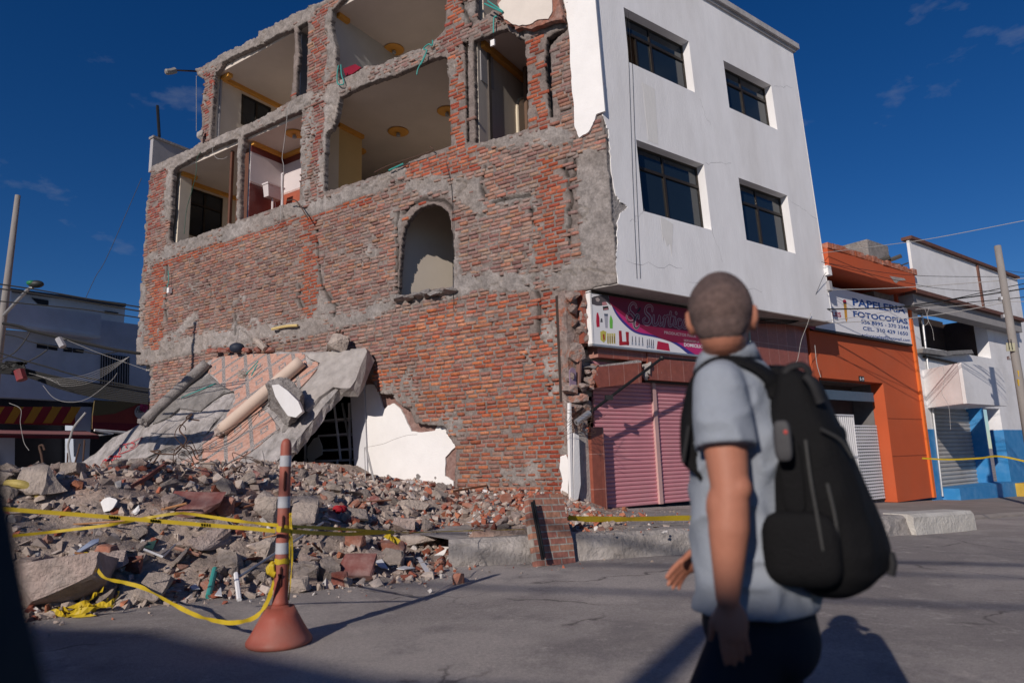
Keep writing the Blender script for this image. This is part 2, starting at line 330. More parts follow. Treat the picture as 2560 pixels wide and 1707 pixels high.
HO['f4mid'] = tr(k2, [(155, 80), (300, -80), (330, -420), (1000, -640), (1015, 0), (1010, 130), (1000, 230), (930, 300), (840, 370), (740, 395), (620, 445), (500, 490), (420, 500), (330, 560), (200, 625), (180, 480), (185, 370), (155, 270), (145, 200)])
HO['f4right'] = tr(k2, [(1235, -560), (1480, -640), (1475, 0), (1440, 75), (1360, 85), (1300, 130), (1270, 158), (1240, 150), (1235, 100), (1230, 0)])
HO['f3left'] = tr(k1, [(300, 1065), (380, 1020), (460, 975), (560, 925), (700, 875), (690, 1400), (600, 1435), (450, 1490), (350, 1520), (280, 1540), (255, 1510), (262, 1420), (275, 1330), (272, 1250), (285, 1100)])
HO['bath'] = tr(k1, [(735, 860), (1105, 695), (1100, 760), (1095, 1000), (1085, 1270), (950, 1310), (705, 1392), (715, 1000)])
HO['f3mid'] = tr(k2, [(210, 730), (400, 640), (640, 560), (820, 480), (920, 440), (980, 425), (1020, 440), (1030, 600), (1040, 800), (1045, 1100), (920, 1145), (790, 1195), (600, 1290), (420, 1350), (200, 1415), (95, 1450), (90, 1300), (100, 1170), (110, 1000), (150, 980), (190, 870), (205, 780)])
HO['crack'] = tr(k2, [(1130, 320), (1180, 310), (1180, 620), (1185, 1075), (1163, 1080), (1155, 800), (1150, 560), (1150, 400)])
HO['f3right'] = tr(k2, [(1215, 305), (1470, 215), (1490, 240), (1580, 290), (1610, 320), (1620, 500), (1628, 760), (1632, 970), (1500, 1015), (1290, 1075), (1228, 1080), (1222, 700)])
HO['slot'] = tr(k2, [(1765, 285), (1930, 200), (1925, 230), (1850, 290), (1800, 350), (1800, 500), (1810, 700), (1825, 890), (1790, 890), (1770, 700), (1755, 480)])
HO['arch'] = tr(k3, [(1845, 715), (1850, 600), (1862, 420), (1880, 260), (1905, 205), (1940, 160), (1975, 125), (2020, 100), (2055, 87), (2090, 85), (2125, 93), (2160, 110), (2190, 145), (2205, 190), (2215, 260), (2235, 380), (2235, 500), (2225, 650), (2100, 665), (1990, 690)])
HO['ground'] = tr(k5, [(1180, 330), (1500, 170), (1720, 190), (1780, 240), (1830, 290), (1850, 340), (1880, 380), (1960, 390), (1990, 440), (2060, 480), (2090, 560), (2180, 570), (2260, 575), (2290, 640), (2330, 700), (2325, 850), (2320, 1060), (1100, 1120)])
HO = {k: A2(v) for k, v in HO.items()}
CONC = [  # (polygon in photo coordinates, strength)
 (tr(k3, [(90, 512), (110, 440), (270, 350), (480, 280), (750, 200), (1180, 50), (1500, -30), (2000, -200), (1900, -120), (1700, 20), (1290, 145), (1190, 170), (740, 322), (440, 410), (270, 455)]), 1),
 (tr(k3, [(1300, 640), (1430, 790), (1400, 850), (1260, 870), (1200, 860), (1300, 780)]), 1),
 (tr(k3, [(50, 1200), (80, 1080), (250, 1010), (600, 950), (900, 925), (1200, 865), (1600, 820), (1640, 780), (1830, 720), (2230, 680), (2350, 620), (2352, 720), (1900, 800), (1650, 880), (1300, 970), (900, 1020), (600, 1080), (250, 1150), (60, 1200)]), 1),
 (tr(k4, [(385, 870), (450, 830), (700, 790), (960, 800), (1150, 740), (1330, 800), (1340, 900), (1150, 930), (900, 935), (600, 955), (385, 980)]), 1),
 (tr(k4, [(0, 150), (200, 120), (560, 100), (590, 60), (600, 280), (650, 420), (560, 430), (500, 370), (420, 300), (380, 300), (300, 250), (150, 250), (0, 290)]), .9),
 (tr(k4, [(560, 80), (600, 30), (900, -10), (960, 0), (950, 80), (900, 30), (620, 70), (590, 200)]), .8),
 (tr(k4, [(640, 300), (930, 205), (960, 260), (700, 320)]), 1),
 (tr(k4, [(960, 210), (1180, 190), (1180, 265), (980, 285)]), 1), (tr(k4, [(1110, 300), (1200, 340), (1215, 470), (1130, 500)]), 1),
 (tr(k4, [(930, 240), (975, 240), (975, 360), (945, 500), (950, 770), (925, 700), (945, 480)]), 1), (tr(k4, [(940, 480), (1120, 460), (1140, 560), (960, 600)]), .8),
 (tr(k4, [(1262, -60), (1620, -60), (1700, 330), (1700, 1000), (1400, 905), (1200, 940), (1130, 830), (1150, 740), (1310, 700), (1280, 500), (1265, 300)]), 1.4),
 (tr(k2, [(1230, 1090), (1640, 975), (1780, 925), (1980, 990), (1970, 1080), (1750, 1130), (1640, 1090), (1400, 1120)]), .9),
 (tr(k3, [(85, 500), (110, 300), (128, 0), (150, 0), (130, 400), (120, 900), (90, 1190), (40, 1200)]), .9),
 (tr(k1, [(1240, 40), (1290, 60), (1325, 300), (1300, 490), (1240, 560), (1250, 300)]), 1), (tr(k1, [(1230, 620), (1345, 600), (1335, 700), (1275, 850), (1245, 1210), (1180, 1260), (1225, 900)]), 1),
 (tr(k1, [(455, 905), (600, 850), (1000, 650), (1100, 600), (1250, 540), (1500, 420), (1500, 545), (1340, 612), (1105, 700), (735, 865), (560, 930), (380, 1025), (300, 1075), (150, 1095), (150, 1040)]), 1),
 (tr(k2, [(180, 650), (500, 470), (940, 290), (1020, 235), (1200, 180), (1480, 50), (1470, 220), (1215, 310), (940, 440), (640, 565), (210, 730)]), .62),
 (tr(k1, [(425, 435), (600, 380), (545, 480), (520, 895), (455, 910), (470, 760), (480, 500)]), .7),
 (tr(k1, [(470, 430), (830, 190), (1250, -10), (1350, -70), (1160, 135), (1050, 185), (600, 410)]), 1.2),
 (tr(k1, [(235, 1060), (290, 1060), (275, 1250), (270, 1400), (215, 1420), (235, 1200)]), 1), (tr(k1, [(690, 870), (735, 860), (715, 1000), (705, 1395), (675, 1400)]), 1),
 (tr(k1, [(1085, 720), (1170, 660), (1160, 1150), (1090, 1280)]), .8),
 (tr(k3, [(1780, 130), (1900, 90), (1850, 300), (1840, 600), (1820, 720), (1800, 720), (1840, 500)]), .8), (tr(k3, [(2215, 250), (2260, 300), (2260, 640), (2225, 650)]), .9),
 (tr(k2, [(1130, 0), (1230, 0), (1235, 160), (1130, 220), (1150, 100)]), 1), (tr(k2, [(1140, 300), (1230, 290), (1225, 1080), (1190, 1080), (1195, 500)]), .55),
 (tr(k2, [(1590, 290), (1780, 270), (1800, 900), (1740, 900), (1740, 600)]), .45), (tr(k2, [(1440, 75), (1480, -700), (1900, -700), (1930, 180), (1600, 290), (1480, 230)]), 1.0),
 (tr(k3, [(230, 1020), (450, 830), (500, 840), (480, 900), (350, 1000)]), .9), (tr(k3, [(640, 1000), (740, 880), (760, 960), (900, 860), (930, 930), (760, 1000)]), .8), (tr(k3, [(1600, 420), (1640, 350), (1710, 400), (1680, 470), (1620, 470)]), .9),
]
CONC = [(A2(p), s) for p, s in CONC]
REDZ = [  # (polygon, (r,g,b), strength)
 (tr(k3, [(110, 525), (280, 465), (740, 315), (1200, 165), (1290, 150), (1620, 20), (1700, 60), (1300, 170), (1200, 205), (740, 360), (280, 505), (115, 545)]), 'red'),
 (tr(k3, [(175, 500), (268, 500), (250, 650), (245, 860), (215, 1080), (135, 1080), (160, 800), (170, 650)]), 'red'),
 (tr(k3, [(1190, 180), (1288, 180), (1295, 400), (1312, 640), (1300, 780), (1260, 860), (1210, 860), (1190, 600)]), 'red'),
 (tr(k4, [(975, 0), (1190, 0), (1180, 270), (1165, 500), (1150, 740), (960, 800), (980, 500)]), 'red'),
 (tr(k4, [(385, 980), (1180, 920), (1180, 1200), (1200, 2500), (-700, 2500), (0, 1200)]), 'redb'),
 (tr(k4, [(980, 930), (1190, 920), (1200, 2500), (900, 2500)]), 'red'),
 (tr(k4, [(30, -40), (450, -140), (560, 100), (60, 120)]), 'red'), (tr(k2, [(1000, -100), (1140, -100), (1140, 200), (1000, 300)]), 'red'), (tr(k2, [(1600, 290), (1770, 270), (1780, 980), (1620, 980)]), 'red'), (tr(k2, [(1030, 420), (1150, 420), (1160, 1080), (1280, 1080), (1280, 1180), (700, 1330), (720, 1240), (1040, 1110)]), 'red'),
 (tr(k1, [(1160, 40), (1260, 60), (1245, 620), (1245, 1250), (1150, 1250), (1170, 700)]), 'dark'), (tr(k1, [(130, 1070), (245, 1060), (225, 1400), (120, 1500), (100, 1560)]), 'dark'),
 (tr(k1, [(460, 480), (545, 440), (520, 895), (455, 905)]), 'dark'), (tr(k2, [(960, 200), (1480, 50), (1470, 220), (960, 430)]), 'dark'), (tr(k1, [(1045, 150), (1080, 150), (1070, 620), (1030, 640)]), 'dark'),
 (tr(k3, [(1860, 160), (2050, 30), (2200, 60), (2260, 200), (2215, 260), (2150, 90), (2000, 90), (1880, 240)]), 'red'),
]
REDZ = [(A2(p), s) for p, s in REDZ]
CRK = [tr(k3, [(1290, 190), (1285, 300), (1300, 400), (1310, 520), (1320, 640), (1370, 720), (1430, 790), (1405, 850)]), tr(k4, [(1235, 20), (1250, 100), (1205, 180), (1215, 300), (1190, 370), (1215, 450), (1205, 560), (1218, 625)]), tr(k4, [(680, 305), (800, 272), (930, 250)]), tr(k4, [(600, 60), (590, 100), (585, 190), (605, 260)]),
       tr(k3, [(262, 500), (265, 600), (255, 800), (268, 870)]), tr(k3, [(1855, 150), (1845, 250), (1838, 500), (1835, 690)]), tr(k4, [(940, 360), (952, 460)]), tr(k4, [(980, 950), (975, 1100), (990, 1240)]), tr(k4, [(1140, 960), (1180, 1050), (1172, 1300), (1195, 1500)]), tr(k3, [(1880, 150), (1950, 85), (2050, 45), (2150, 60), (2215, 115)]),
       tr(k2, [(1130, 0), (1160, 100), (1190, 200)]), tr(k3, [(730, 820), (745, 900), (735, 980)]), tr(k4, [(1180, 0), (1150, 60), (1200, 120)]), tr(k3, [(540, 600), (570, 660), (575, 720)]), tr(k3, [(1175, 640), (1160, 720), (1190, 800)])]
CRK = [A2(c) for c in CRK]
def crackd(U, Z):
    d = np.full(U.shape, 9.0); uu = U+vnoise(U, Z, 91, 4, 4)*.07; zz = Z+vnoise(U, Z, 92, 4, 4)*.05
    for c in CRK:
        x = [q[0] for q in c]; y = [q[1] for q in c]; b = (U > min(x)-.3) & (U < max(x)+.3) & (Z > min(y)-.3) & (Z < max(y)+.3)
        if not b.any(): continue
        for (x0, y0), (x1, y1) in zip(c, c[1:]):
            dx, dy = x1-x0, y1-y0; t = np.clip(((uu[b]-x0)*dx+(zz[b]-y0)*dy)/(dx*dx+dy*dy+1e-9), 0, 1); d[b] = np.minimum(d[b], np.hypot(uu[b]-x0-t*dx, zz[b]-y0-t*dy))
    return d
def concmask(U, Z):
    du_ = vnoise(U, Z, 3, 5, 1.7)*.22+vnoise(U, Z, 21, 3, 9)*.05; dz_ = vnoise(U, Z, 4, 5, 1.7)*.16+vnoise(U, Z, 22, 3, 9)*.05; m = np.zeros(U.shape)
    for p, s in CONC:
        q_ = .25 if s > 1.25 else 1; du = du_*q_; dz = dz_*q_
        x = [q[0] for q in p]; y = [q[1] for q in p]; b = (U > min(x)-.5) & (U < max(x)+.5) & (Z > min(y)-.5) & (Z < max(y)+.5)
        if b.any():
            d = polydist(U[b]+du[b], Z[b]+dz[b], p); m[b] = np.maximum(m[b], np.clip(.5+d/.16, 0, 1)*s)
    for p, s in REDZ:
        if s in ('red', 'dark'):
            x = [q[0] for q in p]; y = [q[1] for q in p]; b = (U > min(x)-.1) & (U < max(x)+.1) & (Z > min(y)-.1) & (Z < max(y)+.1)
            if b.any(): m[b] = np.where(inpoly(U[b]+du_[b]*.15, Z[b]+dz_[b]*.15, p), m[b]*(.30 if s == 'red' else .6), m[b])
    n = vnoise(U, Z, 8, 6, 1.1, .62)
    low = np.where(Z < 4.2, .10, 0.0)
    return m+np.clip((n-.22+low)*2.6, 0, .75)*np.where(m < .4, 1, 0)-np.clip((vnoise(U, Z, 31, 5, 2.2, .6)-.18)*2, 0, .75)*np.where(m < 1.05, 1, 0)
def build_sidewall():
    res = .03; u0, u1, z0, z1 = -1.4, 15.6, -.2, 14.0
    nu = int((u1-u0)/res)+1; nz_ = int((z1-z0)/res)+1
    us = u0+res*np.arange(nu); zs = z0+res*np.arange(nz_); U, Z = np.meshgrid(us, zs, indexing='ij')
    cu, cz = U[:-1, :-1]+res/2, Z[:-1, :-1]+res/2
    wob = vnoise(cu, cz, 5, 4, 5)*.035
    def ins(p, w=1.0): return inpoly(cu+wob*w, cz+vnoise(cu, cz, 6, 4, 5)*.035*w, p)
    keep = ins(outline, .4)
    for k, p in HO.items(): keep &= ~ins(p, .25 if k in ('sliver', 'crack', 'slot') else .6)
    # small holes knocked through the brickwork
    for (x, y, r_) in ((k3(815, 560)[0], k3(815, 560)[1], .09),):
        q = uvA(x, y); keep &= np.hypot(cu-q[0], (cz-q[1])) > r_
    m = concmask(U, Z)
    fine = vnoise(U, Z, 12, 4, 8, .6); med = vnoise(U, Z, 13, 4, 3)
    h = np.where(m > .45, .026+.030*fine+.020*med+.012*np.clip(m-.5, 0, .5), .0+.008*fine)
    # deep raking joints next to piers
    h -= .05*np.clip((np.abs(vnoise(U, Z, 17, 4, 1.2, .6)) < .025).astype(float), 0, 1)*(m > .3)
    cd_ = crackd(U, Z); h -= .075*np.exp(-(cd_/.028)**2); h += .02*np.exp(-((cd_-.09)/.04)**2)*fine
    cols = np.empty((nu, nz_, 3)); cm = np.array([.205, .17, .155]); cc = np.array([.255, .232, .22]); cbrown = np.array([.23, .19, .165])
    t = np.clip((m-.35)/.3, 0, 1)[..., None]; n2 = vnoise(U, Z, 14, 5, 1.3)[..., None]; cols[:] = cm*(1-t)+(cc*(.5+.5*np.clip(n2+.6, 0, 1.3))+cbrown*.5*np.clip(.4-n2, 0, 1))*t
    cols *= (1+.45*fine[..., None])
    # clean beam face is paler
    pale = sst(vnoise(U, Z, 40, 3, .6), .0, .6)[..., None]*t; cols = cols*(1+.22*pale)
    cols = cols*(1-.72*np.exp(-(cd_/.035)**2))[..., None]
    idx = -np.ones((nu, nz_), int); used = np.zeros((nu, nz_), bool)
    for a in (0, 1):
        for b in (0, 1): used[a:nu-1+a, b:nz_-1+b] |= keep
    ui, zi = np.nonzero(used); idx[ui, zi] = np.arange(len(ui))
    P = np.stack([U[ui, zi], Z[ui, zi], h[ui, zi]], 1); C = cols[ui, zi]
    ci, cj = np.nonzero(keep)
    quads = np.stack([idx[ci, cj], idx[ci, cj+1], idx[ci+1, cj+1], idx[ci+1, cj]], 1)
    # boundary edges
    kp = np.pad(keep, 1); be = []
    K = lambda i, j: kp[i+1, j+1]
    for a, b, s in ((-1, 0, ((0, 0), (0, 1))), (1, 0, ((1, 1), (1, 0))), (0, -1, ((1, 0), (0, 0))), (0, 1, ((0, 1), (1, 1)))):
        nb = kp[1+a:1+a+keep.shape[0], 1+b:1+b+keep.shape[1]]; i, j = np.nonzero(keep & ~nb)
        be.append(np.stack([idx[i+s[0][0], j+s[0][1]], idx[i+s[1][0], j+s[1][1]]], 1))
    be = np.concatenate(be)
    for it in range(1):
        acc = np.zeros((len(P), 2)); cnt = np.zeros(len(P))
        np.add.at(acc, be[:, 0], P[be[:, 1], :2]); np.add.at(cnt, be[:, 0], 1); np.add.at(acc, be[:, 1], P[be[:, 0], :2]); np.add.at(cnt, be[:, 1], 1)
        b = cnt > 0; P[b, :2] = P[b, :2]*.4+.6*acc[b]/cnt[b][:, None]
    bv = np.unique(be); P[bv, :2] += (RNG.random((len(bv), 2))-.5)*.014
    W3 = C2+P[:, :1]*DA+P[:, 1:2]*Z3-P[:, 2:3]*DP
    back = np.where((P[:, 1] < 4.1), .17, .13)
    remap = -np.ones(len(P), int); remap[bv] = np.arange(len(bv))+len(P)
    mid = W3[bv]+DP*(.06)+((RNG.random((len(bv), 3))-.5)*.018); bk = C2+P[bv, :1]*DA+P[bv, 1:2]*Z3+DP*back[bv][:, None]
    Vv = np.concatenate([W3, mid, bk]); nb_ = len(bv); Cc = np.concatenate([C, C[bv]*.95, C[bv]*.9])
    sides = np.stack([be[:, 1], be[:, 0], remap[be[:, 0]], remap[be[:, 1]]], 1); s2 = sides.copy(); s2[:, 0] = remap[be[:, 1]]; s2[:, 1] = remap[be[:, 0]]; s2[:, 2] += 0
    s2 = np.stack([remap[be[:, 1]], remap[be[:, 0]], remap[be[:, 0]]+nb_, remap[be[:, 1]]+nb_], 1)
    faces = [quads, sides, s2]
    # ---- the bricks, each a real block with its own shade
    bh, bl = .084, .262; bV = []; bF = []; bC = []; n0 = len(Vv); rr = random.Random(5)
    rows = int((z1-z0)/bh); cent = []
    for r_ in range(rows):
        off = rr.uniform(0, bl)
        for c_ in range(int((u1-u0)/bl)+2):
            l = bl*rr.uniform(.86, 1.06); cent.append((u0+off-bl+c_*bl+rr.uniform(-.02, .02), z0+r_*bh+rr.uniform(-.006, .006), l-.022, bh-.017+rr.uniform(-.008, .006)))
    ce = np.array(cent); U_, Z_ = ce[:, 0], ce[:, 1]+.012*vnoise(ce[:, 0], ce[:, 1], 51, 2, .8)
    ok = inpoly(U_, Z_, outline)
    for k, p in HO.items():
        d = polydist(U_, Z_, p); ok &= d < -.07
    ok &= polydist(U_, Z_, outline) > .05
    ok &= crackd(U_, Z_) > .06
    mm = concmask(U_, Z_); zone = np.full(len(ce), 0)
    for p, s in REDZ: zone[inpoly(U_+vnoise(U_, Z_, 61, 3, 3)*.05, Z_, p)] = {'red': 1, 'dark': 2, 'redb': 3}[s]
    ok &= ~((mm > .8) & (RNG.random(len(ce)) > .12*(mm < 1.0)))
    pal = {0: [(.36, .165, .115), (.40, .19, .125), (.33, .15, .12), (.38, .215, .14), (.27, .135, .12), (.36, .15, .11), (.22, .115, .105), (.37, .225, .18), (.30, .18, .155)],
           1: [(.36, .085, .045), (.41, .11, .055), (.32, .07, .042), (.42, .14, .075), (.30, .11, .075)], 2: [(.27, .06, .045), (.33, .085, .055), (.22, .07, .06), (.30, .16, .13)],
           3: [(.42, .12, .06), (.46, .15, .07), (.36, .095, .055), (.30, .11, .08), (.48, .19, .10)]}
    TN = 1+.30*vnoise(U_, Z_, 81, 4, .8, .6)+.10*vnoise(U_, Z_, 82, 3, 4); TN = np.clip(TN, .62, 1.3)
    for i in np.nonzero(ok)[0]:
        u_, z_, l, hh = ce[i]; z_ = Z_[i]; zn = zone[i]
        if rr.random() < .02: continue
        d = .012+rr.random()*.016; q = rr.random()
        if q < .06: d += .018
        if q > .93: d -= .014
        if mm[i] > .45: d = .030+rr.random()*.02; l *= rr.uniform(.4, 1); hh *= rr.uniform(.5, 1)
        if zn in (1, 2) and mm[i] < .45: d = .011+rr.random()*.007
        tu, tz = rr.uniform(-.006, .006), rr.uniform(-.006, .006); e = .008
        pts = [(-1, -1), (1, -1), (1, 1), (-1, 1)]; k = len(bV)
        for a, b in pts: bV.append(C2+DA*(u_+a*l/2)+Z3*(z_+b*hh/2)+DP*.01)
        for a, b in pts:
            bV.append(C2+DA*(u_+a*(l/2-e*rr.uniform(.3, 1.8)))+Z3*(z_+b*(hh/2-e*rr.uniform(.3, 1.5)))-DP*(d+a*tu+b*tz+rr.uniform(-.003, .003)))
        b0 = n0+k; bF += [(b0+7, b0+6, b0+5, b0+4)]+[(b0+(j+1) % 4, b0+j, b0+4+j, b0+4+(j+1) % 4) for j in range(4)]
        c = np.array(rr.choice(pal[zn]))*rr.uniform(.78, 1.15); g = max(0, min(.8, rr.gauss(.13 if zn else .23, .22)+.3*(mm[i] > .2)))
        if zn == 1: g *= .3
        if zn == 3 and ce[i][1] < 2.0: g = min(.8, g+.08)
        c = c*(1-g)+np.array([.27, .225, .205])*g; tn = TN[i]; c = c*tn; bC += [c*.62]*4+[c]*4
    o = obj('brick_wall', np.zeros((0, 3)), [], None, BLD)
    allv = np.concatenate([Vv, np.array(bV)]); allc = np.concatenate([Cc, np.array(bC)])
    me = o.data; F4 = np.concatenate([quads, sides, s2, np.array(bF)]).astype(np.int32)
    me.vertices.add(len(allv)); me.vertices.foreach_set('co', (allv-C2).astype(np.float32).ravel())
    me.loops.add(F4.size); me.loops.foreach_set('vertex_index', F4.ravel()); me.polygons.add(len(F4)); me.polygons.foreach_set('loop_start', np.arange(0, F4.size, 4, dtype=np.int32)); me.polygons.foreach_set('loop_total', np.full(len(F4), 4, np.int32))
    me.update(calc_edges=True); me.validate(); me.materials.append(attrmat('broken brickwork and mortar', bump=.7, bscale=38, var=.32, scale=22, dist=.025)); setcol(o, allc)
    o['label'] = 'side wall of bare patched brick with grey concrete bands'
    return o
build_sidewall()
# ---- tilted plane of the white front (it leans a little after the quake)
SL = DA*.0326; ZT = Z3+SL; NT = np.cross(DB, ZT); NT /= np.linalg.norm(NT); NT = NT if NT@NB > 0 else -NT; Q0 = Q-SL*4.3
def PT(u, z, w=0.0): return Q0+DB*u+ZT*z-NT*w
def uvT(x, y, w=0.0):
    p = onplane(x, y, Q0-NT*w, NT)-Q0+NT*w; z = p[2]; return (float((p-ZT*z)@DB), float(z))
def rect(u0, u1, z0, z1): return [(u0, z0), (u1, z0), (u1, z1), (u0, z1)]
WINS = [(.9, 2.99, 9.08, 10.34), (4.24, 6.2, 9.1, 10.32), (.88, 3.0, 5.87, 7.37), (4.24, 6.22, 5.87, 7.36)]
m = MB(); m.prismh([[PT(*p, .025) for p in [(.03, 4.3), (7.42, 4.3), (7.42, 11.8), (.03, 11.8)]]]+[[PT(*p, .025) for p in rect(w_[0]-.022, w_[1]+.022, w_[2]-.022, w_[3]+.022)] for w_ in WINS], -NT*.22)
m.put('front_wall', M_CONC, BLD)
jag = [(0, 11.82), (0, 7.72)] + [uvT(*q) for q in [(1384, 262), (1392, 285), (1398, 300), (1400, 330), (1403, 367), (1409, 420), (1416, 450), (1424, 463), (1436, 470), (1441, 477), (1434, 484), (1426, 489), (1420, 505), (1417, 540), (1419, 560), (1415, 590), (1413, 610), (1418, 630), (1421, 652)]]
def jitter(loop, amp, n=3, seed=1):
    r = random.Random(seed); out = []
    for i in range(len(loop)-1):
        a, b = np.array(loop[i]), np.array(loop[i+1])
        for k in range(n): out.append(tuple(a+(b-a)*k/n+(np.array([r.uniform(-1, 1), r.uniform(-1, 1)])*amp if k else 0)))
    out.append(loop[-1]); return out
jj = [jag[0], jag[1]]+jitter(jag[2:], .02, 4)
outl = jj+[(7.47, 4.3), (7.5, 11.82)]
m = MB(); m.prismh([[PT(*p) for p in outl]]+[[PT(*p) for p in rect(*w_)] for w_ in WINS], -NT*.022)
# reveals
for (u0, u1, z0, z1) in WINS:
    for q in (((u0-.001, z0), (u0-.02, z0), (u0-.02, z1), (u0-.001, z1)), ((u1+.001, z0), (u1+.02, z0), (u1+.02, z1), (u1+.001, z1))): m.prism([PT(*p, .023) for p in q], -NT*.21)
    for q in (((u0, z0-.001), (u1, z0-.001), (u1, z0-.02), (u0, z0-.02)), ((u0, z1+.001), (u1, z1+.001), (u1, z1+.02), (u0, z1+.02))): m.prism([PT(*p, .023) for p in q], -NT*.21)
m.prism([PT(7.505, 4.3, .0), PT(7.505, 11.82, 0), PT(7.505, 11.82, 4.0), PT(7.505, 4.3, 4.0)], DB*.02)
fp = m.put('front_plaster', M_WHITE, BLD); fp['label'] = 'smooth white front, plaster broken away at its left edge'
# water stains below two sills, real thin dirt films
M_STAIN = mat('brown water stain', (.70, .69, .67), .85, .05, 8, .1, stretch=(3, 3, .6))
for pts in ([(1475, 190), (1504, 205), (1512, 333), (1501, 329), (1489, 323)], [(1517, 497), (1546, 515), (1543, 590), (1538, 560), (1531, 566), (1525, 545), (1522, 556)],):
    q = [uvT(*p) for p in pts]; MB().prism([PT(a, b, -.002) for a, b in q], NT*.0015).put('stain', M_STAIN, fp)
# white plaster left on the side wall next to the corner
st = A2([(1296, 0), (1301, 20), (1308, 60), (1311, 90), (1312, 130), (1315, 170), (1316, 200), (1321, 240), (1322, 290), (1328, 305), (1333, 319), (1341, 313), (1354, 306), (1362, 292), (1368, 280), (1372, 266), (1380, 262)])
u_t = A2([(1296, 0)])[0][0]; st = [(u_t+.12, 13.9), (u_t, 11.2)]+jitter(st, .012, 3, 4); st[-1] = (-1.14, st[-1][1]); st += [(-.96, 13.9)]
MB().prism([PA(a, b, -.055) for a, b in st], DP*.05).put('edge_plaster', M_WHITE2, BLD)['label'] = 'bright white plaster strip beside the bare bricks'
# hairline cracks and small holes in the white front
M_CRK = mat('hairline crack', (.30, .30, .31), .95, .1)
rc = random.Random(6)
for (u, z, du, dz) in ((3.05, 7.4, 1.0, .25), (6.25, 7.3, 1.2, -.35), (.3, 4.75, 1.6, .12), (2.0, 4.55, 2.6, .2), (3.0, 5.9, .25, -.7), (.5, 5.55, .45, .35), (6.3, 10.3, .9, .3), (3.1, 9.0, .3, -.6)):
    P = [(u+du*t+rc.uniform(-.04, .04), z+dz*t+rc.uniform(-.05, .05)) for t in np.linspace(0, 1, 9)]; mm_ = MB()
    for (a0, b0), (a1, b1) in zip(P, P[1:]):
        e = np.array([b0-b1, a1-a0]); e = e/np.linalg.norm(e)*rc.uniform(.0015, .004); mm_.add([PT(a0+e[0], b0+e[1], -.0015), PT(a1+e[0], b1+e[1], -.0015), PT(a1-e[0], b1-e[1], -.0015), PT(a0-e[0], b0-e[1], -.0015)], [(0, 1, 2, 3)])
    mm_.put('crack', M_CRK, fp)
# cream plaster patch clinging up high, with the bricks it hangs on
cp = A2(tr(k2, [(1445, 75), (1470, 40), (1500, 0), (1510, -80), (1840, -120), (1845, 0), (1850, 130), (1820, 185), (1740, 190), (1680, 225), (1600, 235), (1540, 215), (1490, 185), (1470, 140)]))
cb = A2(tr(k2, [(1430, 60), (1480, -140), (1880, -160), (1895, 0), (1925, 130), (1922, 185), (1800, 210), (1700, 250), (1640, 245), (1580, 255), (1560, 232), (1490, 195)]))
M_BRK = mat('broken brick edge', (.27, .12, .085), .95, .4, 12, .9, 24, dirt=(.3, .26, .24), dirtamt=.6, dscale=5)
MB().prism([PA(a, b, -.19) for a, b in jitter(cb, .03, 3, 9)], DP*.13).put('hanging_bricks', M_BRK, BLD)
MB().prism([PA(a, b, -.215) for a, b in jitter(cp+[cp[0]], .012, 3, 8)], DP*.024).put('cream_plaster_patch', mat('cream exterior plaster', (.66, .60, .54), .85, .05, 3, .15), BLD)
# underside of the overhang and floors
SLABS = [('floor_slab', 4.28, 4.5), ('floor_slab', 7.42, 7.62), ('floor_slab', 10.5, 10.86), ('roof_slab', 13.15, 13.6)]
def footprint(w0, wd, ul=15.0, dw=.0, ext=True):
    a = PA(ul, 0, w0); d = PA(ul, 0, wd); e = [a, PA(-.9, 0, w0)]; e += [PB(7.4, 0, .05+dw), PB(7.4, 0, 6)]; return e+[d]
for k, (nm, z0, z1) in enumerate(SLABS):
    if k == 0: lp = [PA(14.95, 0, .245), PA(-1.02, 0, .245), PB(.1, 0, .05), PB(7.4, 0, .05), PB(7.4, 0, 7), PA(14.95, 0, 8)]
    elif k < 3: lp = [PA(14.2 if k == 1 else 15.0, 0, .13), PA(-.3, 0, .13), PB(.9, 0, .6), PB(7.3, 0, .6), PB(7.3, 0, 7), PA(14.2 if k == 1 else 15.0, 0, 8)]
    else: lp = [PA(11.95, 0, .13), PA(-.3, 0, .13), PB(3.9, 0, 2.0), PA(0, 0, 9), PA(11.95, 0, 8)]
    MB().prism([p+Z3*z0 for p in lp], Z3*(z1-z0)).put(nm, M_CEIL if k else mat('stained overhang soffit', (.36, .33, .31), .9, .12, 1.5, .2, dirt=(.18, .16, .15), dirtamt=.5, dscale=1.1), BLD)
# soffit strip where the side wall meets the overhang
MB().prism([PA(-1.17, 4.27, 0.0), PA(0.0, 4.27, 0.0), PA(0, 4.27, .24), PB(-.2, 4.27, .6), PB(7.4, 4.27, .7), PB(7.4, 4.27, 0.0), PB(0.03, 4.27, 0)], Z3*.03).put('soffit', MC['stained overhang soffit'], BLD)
# parapet coping of the front
m = MB(); m.box(PT, -.1, 7.68, 11.82, 11.97, -.12, .35); m.box(PT, -.05, 7.6, 11.74, 11.82, -.05, .3); m.put('coping', mat('weathered grey coping', (.42, .41, .41), .9, .15, 3, .3, dirt=(.2, .19, .18), dirtamt=.5, dscale=2), BLD)
MB().box(lambda a, b, c: PB(a, b, c), 5.6, 7.2, 11.9, 13.3, 1.2, 3.2).put('roof_room', mat('ochre roof room plaster', (.45, .27, .07), .8, .1, 3, .1), BLD)
